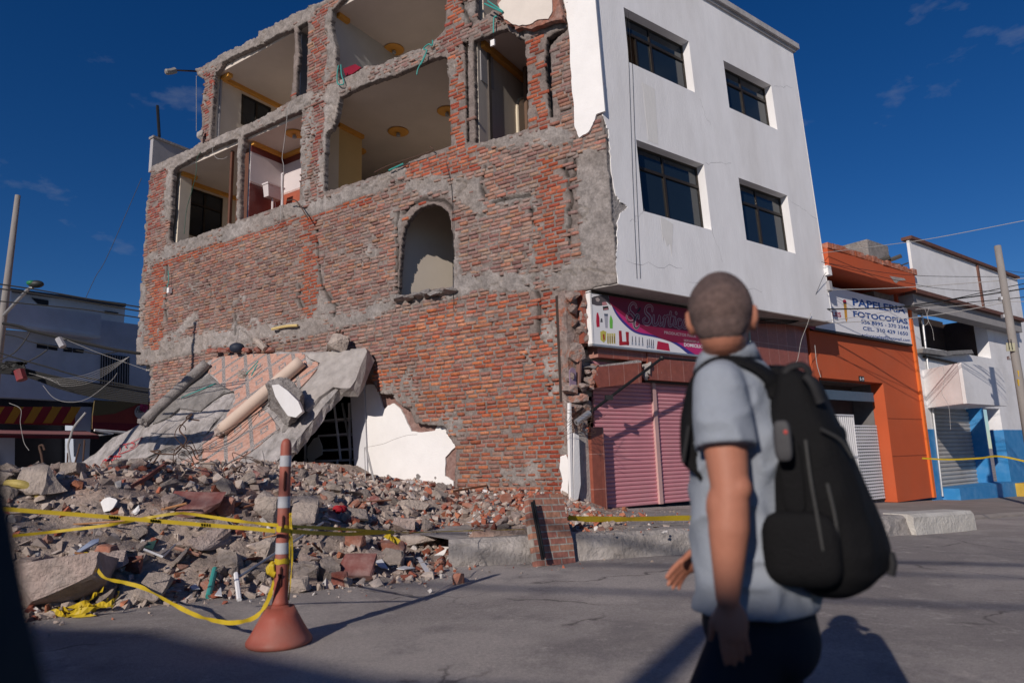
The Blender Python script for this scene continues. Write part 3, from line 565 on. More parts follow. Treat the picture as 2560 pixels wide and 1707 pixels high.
# windows of the front
for i, (u0, u1, z0, z1) in enumerate(WINS):
    f = MB(); zt = z1-(z1-z0)*.31; um = u0+(u1-u0)*.46; a, b = .19, .235; t = .045
    f.box(PT, u0, u1, z0, z0+t, a, b); f.box(PT, u0, u1, z1-t, z1, a, b); f.box(PT, u0, u0+t, z0+t, z1-t, a, b); f.box(PT, u1-t, u1, z0+t, z1-t, a, b)
    f.box(PT, u0+t, u1-t, zt-.03, zt+.03, a-.012, b); f.box(PT, um-.03, um+.03, z0+t, zt-.03, a-.012, b); f.box(PT, um-.02, um+.02, zt+.03, z1-t, a, b)
    if i == 0: f.box(PT, u0+.48, u0+.53, z0+t, zt-.03, a, b)
    fo = f.put('window', M_BRFR, BLD)
    if i == 0: fo['label'] = 'upper left front window with one sash slid open'
    g = MB()
    for (p, q, r_, s_) in ((u0+t, um-.03, z0+t, zt-.03), (um+.03, u1-t, z0+t, zt-.03), (u0+t, um-.02, zt+.03, z1-t), (um+.02, u1-t, zt+.03, z1-t)):
        if i == 0 and p < um-.1 and r_ < zt-.5: p = u0+.53
        if i == 1 and p < um-.1 and r_ < zt-.5: p = u0+.22
        g.box(PT, p, q, r_, s_, .21, .218)
    g.put('pane', M_GLASS, fo)
    c = MB(); c.box(PT, u1-t-.17, u1-t-.02, z0+t, z1-t, .30, .31); c.put('curtain', mat('pale curtain cloth', (.5, .47, .42), .9, .06, 6, .02, stretch=(14, 14, .5)), fo)
# dark room behind the front windows: partitions keep daylight out
m = MB(); m.box(PB, .6, 7.3, 4.5, 7.42, 3.2, 3.3); m.box(PB, .6, 7.3, 7.62, 10.5, 3.2, 3.3); m.box(PB, 7.25, 7.35, 4.3, 11.8, .3, 7); m.put('inner_wall', mat('dim brown inner wall', (.16, .10, .07), .9, .1, 2, .05), BLD)
m = MB(); m.box(PB, .3, 7.3, 11.6, 11.7, .3, 6); m.put('terrace_deck', M_CONC, BLD)

# ---- torn open rooms
def wallU(u, w0, w1, z0, z1, name, mt, t=.1, hole=None):
    lp = [[PA(u, z0, w0), PA(u, z0, w1), PA(u, z1, w1), PA(u, z1, w0)]]
    if hole: lp.append([PA(u, b, a) for a, b in hole])
    return MB().prismh(lp, DA*t).put(name, mt, BLD)
def backW(w_, u0, u1, z0, z1, name, mt, t=.1): return MB().prism([PA(u0, z0, w_), PA(u1, z0, w_), PA(u1, z1, w_), PA(u0, z1, w_)], DP*t).put(name, mt, BLD)
def win_u(u, w0, w1, z0, z1, name='window', trans=True):
    fr = lambda a, b, c: PA(u-c, b, a); f = MB(); t = .05
    f.box(fr, w0, w1, z0, z0+t, 0, .04); f.box(fr, w0, w1, z1-t, z1, 0, .04); f.box(fr, w0, w0+t, z0+t, z1-t, 0, .04); f.box(fr, w1-t, w1, z0+t, z1-t, 0, .04)
    wm = (w0+w1)/2; f.box(fr, wm-.03, wm+.03, z0+t, z1-t, 0, .05)
    if trans: zt = z0+(z1-z0)*.68; f.box(fr, w0+t, wm-.03, zt-.03, zt+.03, 0, .05); f.box(fr, wm+.03, w1-t, zt-.03, zt+.03, 0, .05)
    o = f.put(name, M_BRFR, BLD); MB().box(fr, w0+t, w1-t, z0+t, z1-t, .005, .012).put('pane', M_GLASS, o); return o
ZC3, ZC4, ZF3, ZF4 = 10.5, 13.15, 7.62, 10.86
# third floor, left room
o = wallU(14.1, .14, 6, ZF3, ZC3, 'room_wall', M_CREAM, .12, [(.72, 8.7), (2.05, 8.7), (2.05, 10.3), (.72, 10.3)]); win_u(14.12, .72, 2.05, 8.7, 10.3)
m = MB(); m.box(lambda a, b, c: PA(a, b, c), 13.63, 14.1, ZF3, ZC3, .245, .62); m.put('pilaster', M_CREAM, BLD)
m = MB(); m.box(PA, 13.50, 13.63, ZC3-.11, ZC3-.002, .245, .74); m.box(PA, 13.63, 14.1, ZC3-.11, ZC3-.002, .62, .74); m.box(PA, 13.98, 14.1, ZC3-.11, ZC3-.002, .74, 5); m.put('cornice', M_YEL, BLD)
backW(5.5, 10.2, 14.1, ZF3, ZC3, 'room_wall', M_CREAM)
# bathroom
wallU(10.13, .3, 1.45, ZF3, ZC3, 'room_wall', M_GREYW, .13)
MB().box(PA, 10.115, 10.13, 9.3, 10.2, .26, 1.44).put('pale_tiles', M_TILEP, BLD); MB().box(PA, 10.11, 10.13, ZF3, 9.24, .26, 1.44).put('red_tiles', M_TILER, BLD)
MB().box(PA, 10.105, 10.13, 9.24, 9.3, .26, 1.44).put('tile_border', mat('patterned tile border', (.5, .36, .33), .4, .5, 30, .02), BLD)
MB().box(PA, 10.105, 10.13, 10.2, 10.39, .26, 1.44).put('tile_border', M_TILER, BLD)
backW(1.45, 7.35, 10.13, ZF3, ZC3, 'room_wall', M_GREYW)
MB().box(PA, 7.5, 10.11, 9.3, 10.2, 1.43, 1.449).put('pale_tiles', M_TILEP, BLD); MB().box(PA, 7.5, 10.11, ZF3, 9.24, 1.425, 1.449).put('red_tiles', mat('orange red bathroom tile', (.36, .10, .06), .35, .1, 5, .02), BLD)
MB().box(PA, 7.5, 10.11, 9.24, 9.3, 1.42, 1.449).put('tile_border', MC['patterned tile border'], BLD); MB().box(PA, 7.5, 10.11, 10.2, 10.39, 1.42, 1.449).put('tile_border', M_TILER, BLD)
m = MB(); m.box(PA, 10.0, 10.13, ZC3-.11, ZC3-.002, .26, 1.33); m.box(PA, 7.5, 10.13, ZC3-.11, ZC3-.002, 1.33, 1.45); m.put('cornice', M_YEL, BLD)
wallU(7.32, .14, 1.9, ZF3, ZC3, 'room_wall', mat('yellow ochre room wall', (.60, .43, .20), .8, .05, 2, .03), .14)
m = MB(); m.box(PA, 7.22, 7.32, ZC3-.11, ZC3-.002, .98, 1.9); m.put('cornice', M_YEL, BLD); MB().box(PA, 6.5, 7.32, ZC3-.11, ZC3-.002, .25, .36).put('cornice', M_YEL, BLD)
m = MB(); m.box(PA, 7.28, 7.32, ZF3, ZC3-.12, .24, 1.0); m.put('grey_wall_panel', M_CREAM, BLD)
# big middle room
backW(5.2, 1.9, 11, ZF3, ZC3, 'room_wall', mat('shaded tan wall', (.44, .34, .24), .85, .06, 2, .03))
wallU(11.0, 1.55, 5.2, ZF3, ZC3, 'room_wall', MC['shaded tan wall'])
# right room with an arched doorway in its left wall
arc = [(1.72, ZF3), (2.52, ZF3), (2.52, 9.5)]+[(2.12+.40*math.cos(a), 9.5+.42*math.sin(a)) for a in np.linspace(.2, math.pi-.2, 9)]+[(1.72, 9.5)]
wallU(1.95, .15, 5.2, ZF3, ZC3, 'room_wall', mat('streaked grey beige wall', (.56, .50, .43), .85, .14, 1.2, .05, stretch=(2, 2, .25)), .1, [(a, max(b, ZF3+.02)) for a, b in arc])
m = MB()
for (a0, b0), (a1, b1) in zip(arc[2:]+[arc[0]], arc[3:]+[arc[0]]): m.tube([PA(1.93, b0, a0), PA(1.93, b1, a1)], .035, 6)
m.tube([PA(1.93, ZF3, 1.72), PA(1.93, 9.5, 1.72)], .04, 6); m.put('arch_trim', mat('cream arch moulding', (.66, .58, .45), .6, .04, 3, .02), BLD)
m = MB(); m.box(PA, 1.82, 1.95, ZC3-.15, ZC3-.002, .26, 5); m.put('cornice', M_YEL, BLD)
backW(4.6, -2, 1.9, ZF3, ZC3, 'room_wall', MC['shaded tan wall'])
m = MB(); m.box(PA, .3, 1.93, 7.98, 8.06, .5, 1.4); m.box(PA, .3, 1.93, ZF3, 7.98, .56, 1.36); m.put('worktop', mat('maroon worktop', (.17, .05, .045), .4, .1, 4, .02), BLD)
m = MB(); m.box(PA, 1.93, 1.948, 9.55, 10.49, .25, .75); m.put('grey_patch', M_GREYW, BLD)
# fourth floor
wallU(11.78, .14, 5.5, ZF4, ZC4, 'room_wall', M_CREAM, .14, [(1.02, 11.9), (2.12, 11.9), (2.12, 12.92), (1.02, 12.92)]); win_u(11.8, 1.02, 2.12, 11.9, 12.92, trans=False)
m = MB(); m.box(PA, 11.73, 11.78, ZF4, ZC4, .245, .3); m.put('pilaster', M_GREYW, BLD)
m = MB(); m.box(PA, 11.66, 11.78, ZC4-.12, ZC4-.002, .40, 5.4); m.box(PA, 11.36, 11.78, ZC4-.12, ZC4-.002, .245, .40); m.put('cornice', M_YEL, BLD)
backW(5.4, 8.0, 11.78, ZF4, ZC4, 'room_wall', M_CREAM)
wallU(8.0, .24, 5.4, ZF4, ZC4, 'room_wall', M_GREYW, .1)
wallU(6.62, .14, 6, ZF4, ZC4, 'room_wall', mat('dim blue grey wall', (.48, .48, .47), .85, .06, 2, .04), .75)
m = MB(); m.box(PA, 6.5, 6.62, ZC4-.12, ZC4-.002, .245, .62); m.put('cornice', M_YEL, BLD)
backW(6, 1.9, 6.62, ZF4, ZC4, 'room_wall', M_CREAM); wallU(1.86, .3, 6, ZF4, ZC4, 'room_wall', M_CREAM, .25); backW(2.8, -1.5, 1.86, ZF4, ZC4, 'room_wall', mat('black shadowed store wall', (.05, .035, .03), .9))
# second floor room behind the arched hole
MB().prism([PA(4.28, 4.5, .2), PA(3.45, 4.5, 3.2), PA(3.45, 7.42, 3.2), PA(4.28, 7.42, .2)], DA*.1).put('room_wall', mat('beige room wall', (.72, .64, .54), .85, .05, 1.5, .03), BLD); backW(5.5, -.5, 4.28, 4.5, 7.42, 'room_wall', M_CREAM)
# medallions with bulb holders on the ceilings
for (u, w_, z, r_) in ((6.47-1.0, 2.32, ZC4, .30), (5.5, 2.3, ZC3, .30), (8.09, 2.48, ZC3, .26), (3.7, 2.22, ZC3, .28), (8.71, .65, ZC3, .26)):
    c = PA(u, z-.002, w_) if (u, z) != (5.5, ZC3) else PA(6.29, z-.002, 2.3)
    if z == ZC4: c = PA(6.47-.0, z-.002, 2.32)
    if u == 3.7: c = PA(4.45, z-.002, 2.22)
    md = MB().lathe(c-Z3*.05, [(r_*.7, 0), (r_*.95, .012), (r_, .03), (r_*.93, .05)], 28).put('ceiling_medallion', M_YEL, BLD, smooth=True)
    MB().lathe(c-Z3*.17, [(.03, 0), (.06, .02), (.06, .08), (.03, .12)], 12).put('bulb_holder', mat('grey bulb holder', (.3, .3, .3), .5), md)
# cistern and pipes in the bathroom
tk = thing('toilet_cistern', 'white toilet cistern left hanging on the dark red tiles of the torn bathroom', 'toilet cistern', PA(9.9, 8.8, .8))
fr = lambda a, b, c: PA(9.93-c, b, a)
m = MB(); s = [fr(.60, 8.86, .02), fr(1.04, 8.86, .02), fr(1.04, 8.86, .22), fr(.60, 8.86, .22), fr(.54, 9.2, .02), fr(1.10, 9.2, .02), fr(1.10, 9.2, .26), fr(.54, 9.2, .26)]; m.hexa(s[:4]+s[4:]); m.put('tank', M_TILEP, tk)
MB().box(fr, .52, 1.12, 9.202, 9.25, .01, .28).put('lid', M_TILEP, tk)
m = MB(); m.tube([fr(.82, 8.86, .12), fr(.82, 8.3, .12)], .035, 8); m.tube(bez([fr(.9, 8.86, .1), fr(.95, 8.5, .15), fr(1.1, 8.45, .2), fr(1.2, 8.6, .2)], 5), .012, 6); m.put('flush_pipe', M_TILEP, tk)
MB().ball(fr(1.0, 8.25, .3), (.2, .16, .12), 10, 6).put('crumpled_bag', mat('pale green crumpled plastic', (.45, .47, .33), .6, .2, 12, .5), tk, smooth=True)
m = MB(); m.tube([PA(8.75, 7.9, .35), PA(8.75, 9.15, .3)], .035, 8); m.tube([PA(8.75, 9.15, .3), PA(8.65, 9.15, .3)], .035, 8); tag(m.put('water_pipe', M_TILEP), 'short white upright pipe beside the cistern in the torn bathroom', 'pipe')
# door of the left room
m = MB(); m.box(PA, 11.0, 11.08, ZF3, ZC3-.03, .25, .33); m.put('door_post', M_WOOD, BLD)
m = MB(); m.box(PA, 10.2, 11.0, ZF3, ZC3-.03, .45, .50); m.put('door_leaf', M_WOOD, BLD)
m = MB(); m.box(PA, 8.02, 8.14, ZF4, ZC4, .26, 1.3); m.put('door_leaf', M_WOOD, BLD)
MB().tube([PA(7.30, ZF4, .05), PA(7.30, ZC4+.1, .05)], .03, 8).put('cream_pipe', M_YELW, BLD); MB().tube([PA(7.22, ZF4, .02), PA(7.22, ZC4+.1, .02)], .02, 8).put('cream_pipe', M_YELW, BLD)
backW(.3, 6.7, 7.5, ZF4, ZC4, 'pier_back', M_CONC)
backW(.5, 1.9, 3.0, ZF3, ZC3, 'pier_back', mat('slot wall darkened as shade', (.10, .085, .075), .95)); backW(.3, 7.38, 7.62, ZF3, ZC3, 'pier_back', M_BRK); backW(.6, -1.1, .6, 7.7, 10.6, 'pier_back', mat('slot wall darkened as shade', (.10, .085, .075), .95))  # dark colour behind the slots stands in for their deep shade
# left parapet of the terrace and the outer left wall
lp = A2([(347, 318)])[0]
m = MB(); m.box(PA, 14.93, 15.1, 10.8, 11.95, .0, 3.2); m.put('parapet', M_GREYW, BLD); m = MB(); m.box(PA, 14.88, 15.15, 11.95, 12.03, -.03, 3.25); m.put('parapet_cap', M_CONC, BLD)
m = MB(); m.box(PA, 14.8, 14.98, 4.5, 10.8, .25, 8); m.box(PA, 14.15, 14.3, -.2, 4.3, .25, 8); m.put('left_wall', M_CONCL, BLD)
m = MB(); m.box(PA, -.5, 11.9, 13.6, 13.75, .3, 8); m.put('roof_top', M_CONC, BLD)
backW(8, 0, 15, -.2, 13.2, 'rear_wall', M_CONC)

# ---- ground floor seen through the breach
m = MB(); wp = A2(tr(k5, [(1772, 335), (1800, 328), (1842, 336), (1852, 380), (1872, 462), (1882, 478), (1905, 452), (1940, 440), (1975, 470), (1992, 500), (2012, 540), (2036, 590), (2040, 605), (2100, 612), (2180, 602), (2196, 572), (2225, 562), (2262, 570), (2285, 610), (2296, 650), (2300, 700), (2242, 760), (2240, 870), (2290, 900), (2290, 1040), (1797, 1040), (1785, 700)]))
m.prism([PA(a, b, .13) for a, b in jitter(wp, .012, 3, 5)], DP*.04).put('white_plaster_wall', M_WHITE2, BLD)['label'] = 'remaining white plaster inside the ground floor breach'
for x, y, s_ in ((1928, 873, .05), (2103, 873, .065), (2205, 880, .03)): a = uvA(*k5(x, y), .12); MB().prism([PA(a[0]+s_*math.cos(t)*(1+.3*math.sin(3*t+x)), a[1]+s_*math.sin(t), .128) for t in np.linspace(0, 6.28, 9)[:-1]], DP*.003).put('socket_hole', M_CONC, BLD)
a = uvA(*k5(2120, 700), .12); MB().tube(bez([PA(*uvA(*k5(*p), .13), .13) for p in [(1800, 700), (1900, 680), (1960, 655), (2040, 630), (2100, 625)]], 4), .004, 4).put('crack', M_CONC, BLD)
MB().tube([PA(*uvA(*k5(1950, 945), .0), .0), PA(*uvA(*k5(2050, 948), .0), .0)], .015, 4).put('loose_angle', M_STEEL, BLD)
wp = A2(tr(k5, [(1650, 230), (1775, 245), (1850, 320), (1900, 380), (2100, 470), (2280, 560), (2360, 700), (2350, 1060), (1765, 1060), (1765, 330)]))
MB().prism([PA(a, b, .175) for a, b in wp], DP*.08).put('inner_brick_layer', mat('mauve dusty inner bricks', (.24, .14, .12), .95, .3, 8, .8, 16, dirt=(.3, .24, .22), dirtamt=.5, dscale=4), BLD)
wp = A2(tr(k5, [(1688, 380), (1700, 330), (1762, 240), (1770, 400), (1782, 700), (1796, 1050), (1738, 1050), (1716, 900), (1700, 600)]))
MB().prism([PA(a, b, .10) for a, b in wp], DP*.1).put('white_door_leaf', mat('dull white door panel', (.62, .62, .64), .7, .05, 2, .05), BLD)
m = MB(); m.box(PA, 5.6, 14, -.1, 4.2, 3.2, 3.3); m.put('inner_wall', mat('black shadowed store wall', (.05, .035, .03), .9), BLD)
rk = thing('metal_shelf_rack', 'bare white slotted metal shelf rack inside the dark ground floor breach', 'shelf rack', PA(6.3, .5, .6))
zs_ = [(540, .0), (628, .0), (716, .0), (778, 0), (843, 0), (933, 0)]
for i, (y, _) in enumerate(zs_):
    z = uvA(*k5(1600, y), .35)[1]; u0 = uvA(*k5(1700, y), .35)[0]; u1 = uvA(*k5(1520 if i < 3 else 1440, y), .35)[0]
    MB().box(PA, u0, u1, z-.022, z+.022, .33, .85).put('shelf', mat('white enamelled shelf steel', (.62, .62, .64), .5, .05, 4, .02), rk)
SH = MC['white enamelled shelf steel']
for pts in ([(1610, 440), (1650, 772)], [(1630, 772), (1628, 990)], [(1700, 440), (1712, 990)], [(1440, 600), (1445, 990)], [(1660, 440), (1700, 660), (1722, 980)]):
    MB().tube([PA(*uvA(*k5(*p), .3), .3) for p in pts], .03, 4).put('upright', SH if pts[0][0] != 1660 else M_STEEL, rk)
q = tr(k5, [(1455, 700), (1490, 650), (1520, 640), (1543, 700), (1542, 745), (1500, 770), (1475, 805), (1452, 760)])
tag(MB().prism([PA(*uvA(*p, .1), .1) for p in q], DP*.01+Z3*.01).put('paper_sheet', mat('dusty white board', (.55, .54, .53), .9, .06)), 'torn white sheet dangling in front of the dark shelf rack', 'paper')
# ================================================================== ground floor shop front
def k6(x, y): return (1267.9+x*.16407, 790.1+y*.16407)
def k9(x, y): return (1267.9+x*.37506, 624.8+y*.37506)     # crop of the shop
def k7(x, y): return (1800.8+x*.13281, 643.1+y*.13281)     # stationery sign
def k8(x, y): return (1791.6+x*.44515, 514.5+y*.44515)     # right hand buildings
def k10(x, y): return (1323.1+x*.125, 643.1+y*.125)        # pink sign
def polyB(pts, w0, t): return [PB(*uvB(*p, w0), w0) for p in pts], -NB*t
def partB(name, pts, w0, t, mt, parent, jit=0, **kw):
    lp, v = polyB(pts, w0, t)
    o = MB().prism(lp, v).put(name, mt, parent, **kw); return o
def cladbox(name, u0, u1, z0, z1, w0, w1, mt=None, parent=BLD):
    o = MB().box(PB, u0, u1, z0, z1, w0, w1).put(name, mt or M_CLAD, parent); planeuv(o, DB, Z3, Q); return o
cladbox('cladding', -.30, -.10, ZG, 1.72, .60, .95); cladbox('cladding', -.1, 0.02, ZG, 1.72, .605, .95)
cladbox('cladding', 1.33, 7.3, 2.66, 3.26, .60, .92); cladbox('cladding', .0, 1.33, 3.02, 3.26, .62, .92); cladbox('cladding', -.33, 7.3, 3.26, 4.26, .62, .92)
cladbox('cladding', 3.35, 7.32, ZG-.3, 2.66, .60, .95, mat('dull maroon cladding', (.13, .05, .045), .5, .2, 2, .05))
m = MB(); m.tube([PB(4.75, 2.2, .55), PB(4.75, 4.2, .55)], .03, 8); m.put('drain_pipe', mat('grey green pipe', (.25, .3, .27), .5), BLD)
# pink roller shutters
M_PINK = mat('dusty pink shutter paint', (.60, .26, .295), .55, .06, 2, .05, dirt=(.52, .33, .32), dirtamt=.45, dscale=.8)
def shutter(u0, u1, z0, z1, w_, pitch, depth, mt, name, parent, fr=PB):
    v = []; f = []; n = int((z1-z0)/pitch); prof = [(0, .0), (.12, .75), (.35, 1), (.65, .95), (.82, .5), (.86, -.25), (.97, -.25)]
    for i in range(n):
        for a, d in prof: v += [fr(u0, z0+(i+a)*pitch, w_-d*depth), fr(u1, z0+(i+a)*pitch, w_-d*depth)]
    for i in range(n*len(prof)-1): f.append((2*i, 2*i+1, 2*i+3, 2*i+2))
    k = len(v); v += [fr(u0, z0, w_+.03), fr(u1, z0, w_+.03), fr(u0, z1, w_+.03), fr(u1, z1, w_+.03)]; f.append((k, k+2, k+3, k+1))
    return MB().add(v, f).put(name, mt, parent)
shutter(0.0, 1.60, ZG, 3.05, .82, .078, .018, M_PINK, 'roller_shutter', BLD); shutter(1.70, 3.36, ZG, 2.64, .82, .078, .018, M_PINK, 'roller_shutter', BLD)
MB().box(PB, 1.60, 1.70, ZG, 2.66, .76, .84).put('shutter_mullion', mat('pale pink beige post', (.52, .33, .31), .6, .08, 4, .03), BLD)
m = MB(); m.box(PB, 1.33, 3.36, 2.62, 2.66, .70, .8); m.put('shutter_box', M_BRFR, BLD)
# old slatted box exposed above the fallen lintel
shutter(-.36, 1.3, 2.3, 3.2, .86, .13, .02, mat('grey weathered board', (.27, .24, .21), .9, .2, 5, .2, stretch=(1, 1, 6)), 'old_slats', BLD)
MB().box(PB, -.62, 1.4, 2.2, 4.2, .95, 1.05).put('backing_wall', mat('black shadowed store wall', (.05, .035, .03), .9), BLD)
# tilted lintel block
lp = [uvB(*k6(*p), .48) for p in [(655, 318), (1250, 258), (1256, 540), (660, 608), (590, 482)]]
o = MB().prism([PB(a, b, .48) for a, b in lp], -NB*.22).put('fallen_lintel', M_CLAD, BLD); planeuv(o, DB, Z3, PB(lp[0][0]-.15, lp[3][1], 0)); o['label'] = 'tile faced lintel snapped and sagging at its left end'
def rubblemesh(name, cells, mt, parent, seed=0, **kw):
    """one broken mass built of fused irregular lumps: (centre, size)"""
    m = MB()
    for i, (c, s) in enumerate(cells):
        v, f = rock(s, seed+i, 14, 1, .18, .6); a = RNG.uniform(-.3, .3, 3); E_ = np.array(Euler(tuple(a)).to_matrix()); m.add(v@E_.T+np.asarray(c), f)
    return m.put(name, mt, parent, **kw)
M_LUMP = mat('broken mortar and brick', (.33, .25, .22), .95, .35, 9, .9, 25, col2=(.40, .15, .09), c2pos=(.52, .6), c2scale=5, dirt=(.5, .45, .42), dirtamt=.5, dscale=3, bdist=.03)
def lum(pts, w_, s): return [(PB(*uvB(*p, w_), w_), s_ if s_ else s) for p, s_ in pts]
rubblemesh('lintel_break', lum([(k6(600, 330), (.18, .15, .16)), (k6(560, 420), (.2, .15, .2)), (k6(520, 520), (.22, .16, .2)), (k6(450, 610), (.26, .2, .16)), (k6(560, 590), (.18, .16, .14)), (k6(500, 380), (.12, .14, .12)), (k6(620, 560), (.1, .1, .1))], .58, None), M_LUMP, BLD, 40)
o = partB('lintel_top_break', [k6(*p) for p in [(500, 320), (560, 300), (700, 290), (850, 270), (1000, 255), (1100, 235), (1200, 222), (1250, 235), (1256, 262), (1000, 285), (655, 322), (590, 340)]], .52, .16, M_CONCL, BLD)
rubblemesh('lintel_break', lum([(k6(1330, 290), (.2, .2, .16)), (k6(1320, 350), (.17, .2, .2)), (k6(1300, 440), (.12, .2, .2)), (k6(1440, 440), (.1, .06, .1)), (k6(1510, 430), (.12, .06, .12)), (k6(1600, 470), (.16, .05, .06))], .64, None), M_CONCL, BLD, 60)
# broken corner column between the side wall and the cladding
ua_, ub_ = uvB(1306, 900, .78)[0], uvB(1344, 900, .78)[0]; MB().box(PB, ua_, ub_, 1.4, 4.25, .76, .96).put('column_core', M_LUMP, BLD); MB().box(PB, uvB(1320, 900, .7)[0], ub_, ZG, 1.7, .68, .95).put('column_core', M_CONCL, BLD)
cells = [(k9(125, 150), (.30, .3, .2)), (k9(185, 180), (.2, .3, .34)), (k9(130, 230), (.22, .3, .16)), (k9(195, 280), (.22, .3, .3)), (k9(130, 300), (.22, .3, .22)), (k9(180, 350), (.24, .3, .24)), (k9(200, 420), (.2, .3, .2)), (k9(145, 500), (.34, .3, .42)), (k9(110, 720), (.3, .3, .2)), (k9(150, 770), (.4, .3, .22)),
         (k9(140, 840), (.3, .3, .24)), (k9(205, 840), (.2, .3, .36)), (k9(150, 930), (.3, .3, .24)), (k9(200, 720), (.25, .25, .12)), (k9(110, 640), (.16, .3, .2)), (k9(150, 1000), (.26, .2, .24))]
rubblemesh('broken_column', lum(cells[:-1], .72, None), M_LUMP, BLD, 80)
m = MB()
for p in ([(108, 800), (118, 800), (122, 1000), (126, 1200), (132, 1400), (118, 1400), (110, 1100), (106, 950)], [(135, 985), (165, 1000), (170, 1150), (176, 1300), (160, 1390), (135, 1400), (133, 1200)]):
    lp, v = polyB([k9(*q) for q in p], .56, .06); m.prism(lp, v)
m.put('white_column_edge', M_WHITE2, BLD)
lp = A2([k9(*q) for q in [(60, 1130), (95, 1115), (108, 1150), (110, 1400), (80, 1395), (62, 1330), (75, 1280), (55, 1200)]]); MB().prism([PA(a, b, -.06) for a, b in jitter(lp+[lp[0]], .01, 3)], DP*.05).put('plaster_patch', M_WHITE2, BLD)
partB('purple_panel', [k6(*p) for p in [(245, 380), (265, 340), (290, 325), (325, 350), (338, 400), (342, 610), (255, 595)]], .62, .02, mat('pale purple panel', (.28, .20, .27), .6, .05), BLD)
partB('door_frame_remnant', [k6(*p) for p in [(405, 80), (425, 60), (400, 600), (375, 640)]], .60, .1, mat('brown steel jamb', (.20, .11, .09), .7, .1, 5, .05), BLD)
# black bent awning tube
aw = thing('awning_frame', 'bent black steel awning tube hanging across the pink shutter', 'awning frame', PB(.3, 1.9, .2))
p0, p1, p2 = PB(*uvB(*k6(340, 1100), .42), .42), PB(*uvB(*k6(1540, 195), .12), .12), PB(*uvB(*k6(2400, 270), .12), .12)
MB().tube([p0, p1], .028, 8).put('tube', M_BLACK, aw); MB().tube([p1, p2], .022, 8).put('tube', M_BLACK, aw)
MB().ball(p1, .05, 8, 6).put('joint', M_BLACK, aw); q_ = p0*.64+p1*.36; MB().box(lambda a, b, c: q_+V3(a, c, b), -.07, .07, -.04, .05, -.05, .05).put('clamp', M_BLACK, aw)
MB().tube([p0-(p1-p0)*.0, p0+(p1-p0)*.14], .06, 8).put('end_bracket', M_STEEL, aw)
wr = MB()
for k in range(7):
    a = p0+RNG.uniform(-.08, .1, 3); wr.tube(bez([a, a+RNG.uniform(-.25, .3, 3)*V3(1, .2, 1), a+RNG.uniform(-.35, .45, 3)*V3(1, .2, 1), a+V3(RNG.uniform(-.3, .6), -.1, RNG.uniform(-.4, .4))], 5), .004, 4)
wr.put('loose_wires', M_REBAR, aw)

# ---- lettering
def textmesh(txt, name, mt, parent, fr, u0, u1, z0, h, w_=0.0, bold=.0, shear=0.0, thick=.0, rise=0.0):
    c = bpy.data.curves.new('t', 'FONT'); c.body = txt; c.size = 1; c.offset = bold; c.shear = shear; c.resolution_u = 3; c.fill_mode = 'FRONT'
    t = bpy.data.objects.new('t', c); COL.objects.link(t); bpy.context.view_layer.update(); dg = bpy.context.evaluated_depsgraph_get()
    me = bpy.data.meshes.new_from_object(t.evaluated_get(dg)); v = np.array([tuple(x.co) for x in me.vertices]); f = [tuple(p.vertices) for p in me.polygons]
    bpy.data.objects.remove(t); bpy.data.meshes.remove(me)
    x0, x1, y0, y1 = v[:, 0].min(), v[:, 0].max(), 0.0, .72
    V = [fr(u0+(a-x0)/(x1-x0)*(u1-u0), z0+rise*(a-x0)/(x1-x0)+(b-y0)/(y1-y0)*h, w_) for a, b, _ in v]
    return obj(name, V, f, mt, parent)
def strokes(paths, name, mt, parent, k, w_, r, n=6):
    """brush-like lettering: each path in photo-crop coordinates with an optional width per point"""
    m = MB()
    for pth in paths:
        P = [(*uvB(*k(p[0], p[1]), w_), (p[2] if len(p) > 2 else 1.0)) for p in pth]; S_ = bez(P, n); L_ = []; R_ = []
        for i, s_ in enumerate(S_):
            t = S_[min(i+1, len(S_)-1)][:2]-S_[max(i-1, 0)][:2]; t = t/(np.linalg.norm(t)+1e-9); nn = V3(-t[1], t[0])*r*s_[2]
            L_.append(s_[:2]+nn); R_.append(s_[:2]-nn)
        v = [PB(a[0], a[1], w_) for a in L_]+[PB(a[0], a[1], w_) for a in R_]; q = len(L_); m.add(v, [(i, i+1, q+i+1, q+i) for i in range(q-1)])
        for e in (S_[0], S_[-1]):
            m.add([PB(e[0]+r*e[2]*math.cos(a), e[1]+r*e[2]*math.sin(a), w_+.0003) for a in np.linspace(0, 2*math.pi, 10, endpoint=False)], [tuple(range(10))])
    return m.put(name, mt, parent)
# pink cosmetics sign
WS = .52; s_tl, s_bl = (-.21, 4.235), (-.16, 3.235)
SG = thing('shop_sign', 'long pink and white cosmetics shop sign under the overhang', 'sign', PB(1.5, 3.2, WS))
M_SW = mat('printed white vinyl', (.78, .78, .80), .5, .02, 2, .0); M_MAG = mat('printed magenta vinyl', (.50, .03, .16), .45, .03, 3, .0); M_MAR = mat('printed maroon vinyl', (.20, .012, .045), .45, .05, 3, .0); M_NAV = mat('printed violet band', (.05, .04, .24), .45, .02)
MB().box(PB, -.2, 4.0, 3.24, 4.2, WS, .62).put('sign_panel', M_SW, SG)
MB().box(PB, -.24, -.2, 3.21, 4.24, WS-.01, .62).put('sign_frame', M_WHITE2, SG); MB().box(PB, -.24, 4.02, 3.2, 3.24, WS-.01, .62).put('sign_frame', M_STEEL, SG); MB().box(PB, -.24, 4.02, 4.2, 4.225, WS-.01, .62).put('sign_frame', M_BRFR, SG)
def sgn(name, pts, d, mt): 
    lp = [uvB(*k10(*p), WS-d) for p in pts]; lp = [(min(max(a, -.2), 4.0), min(max(b, 3.24), 4.2)) for a, b in lp]; return MB().prism([PB(a, b, WS-d) for a, b in lp], -NB*.0008).put(name, mt, SG)
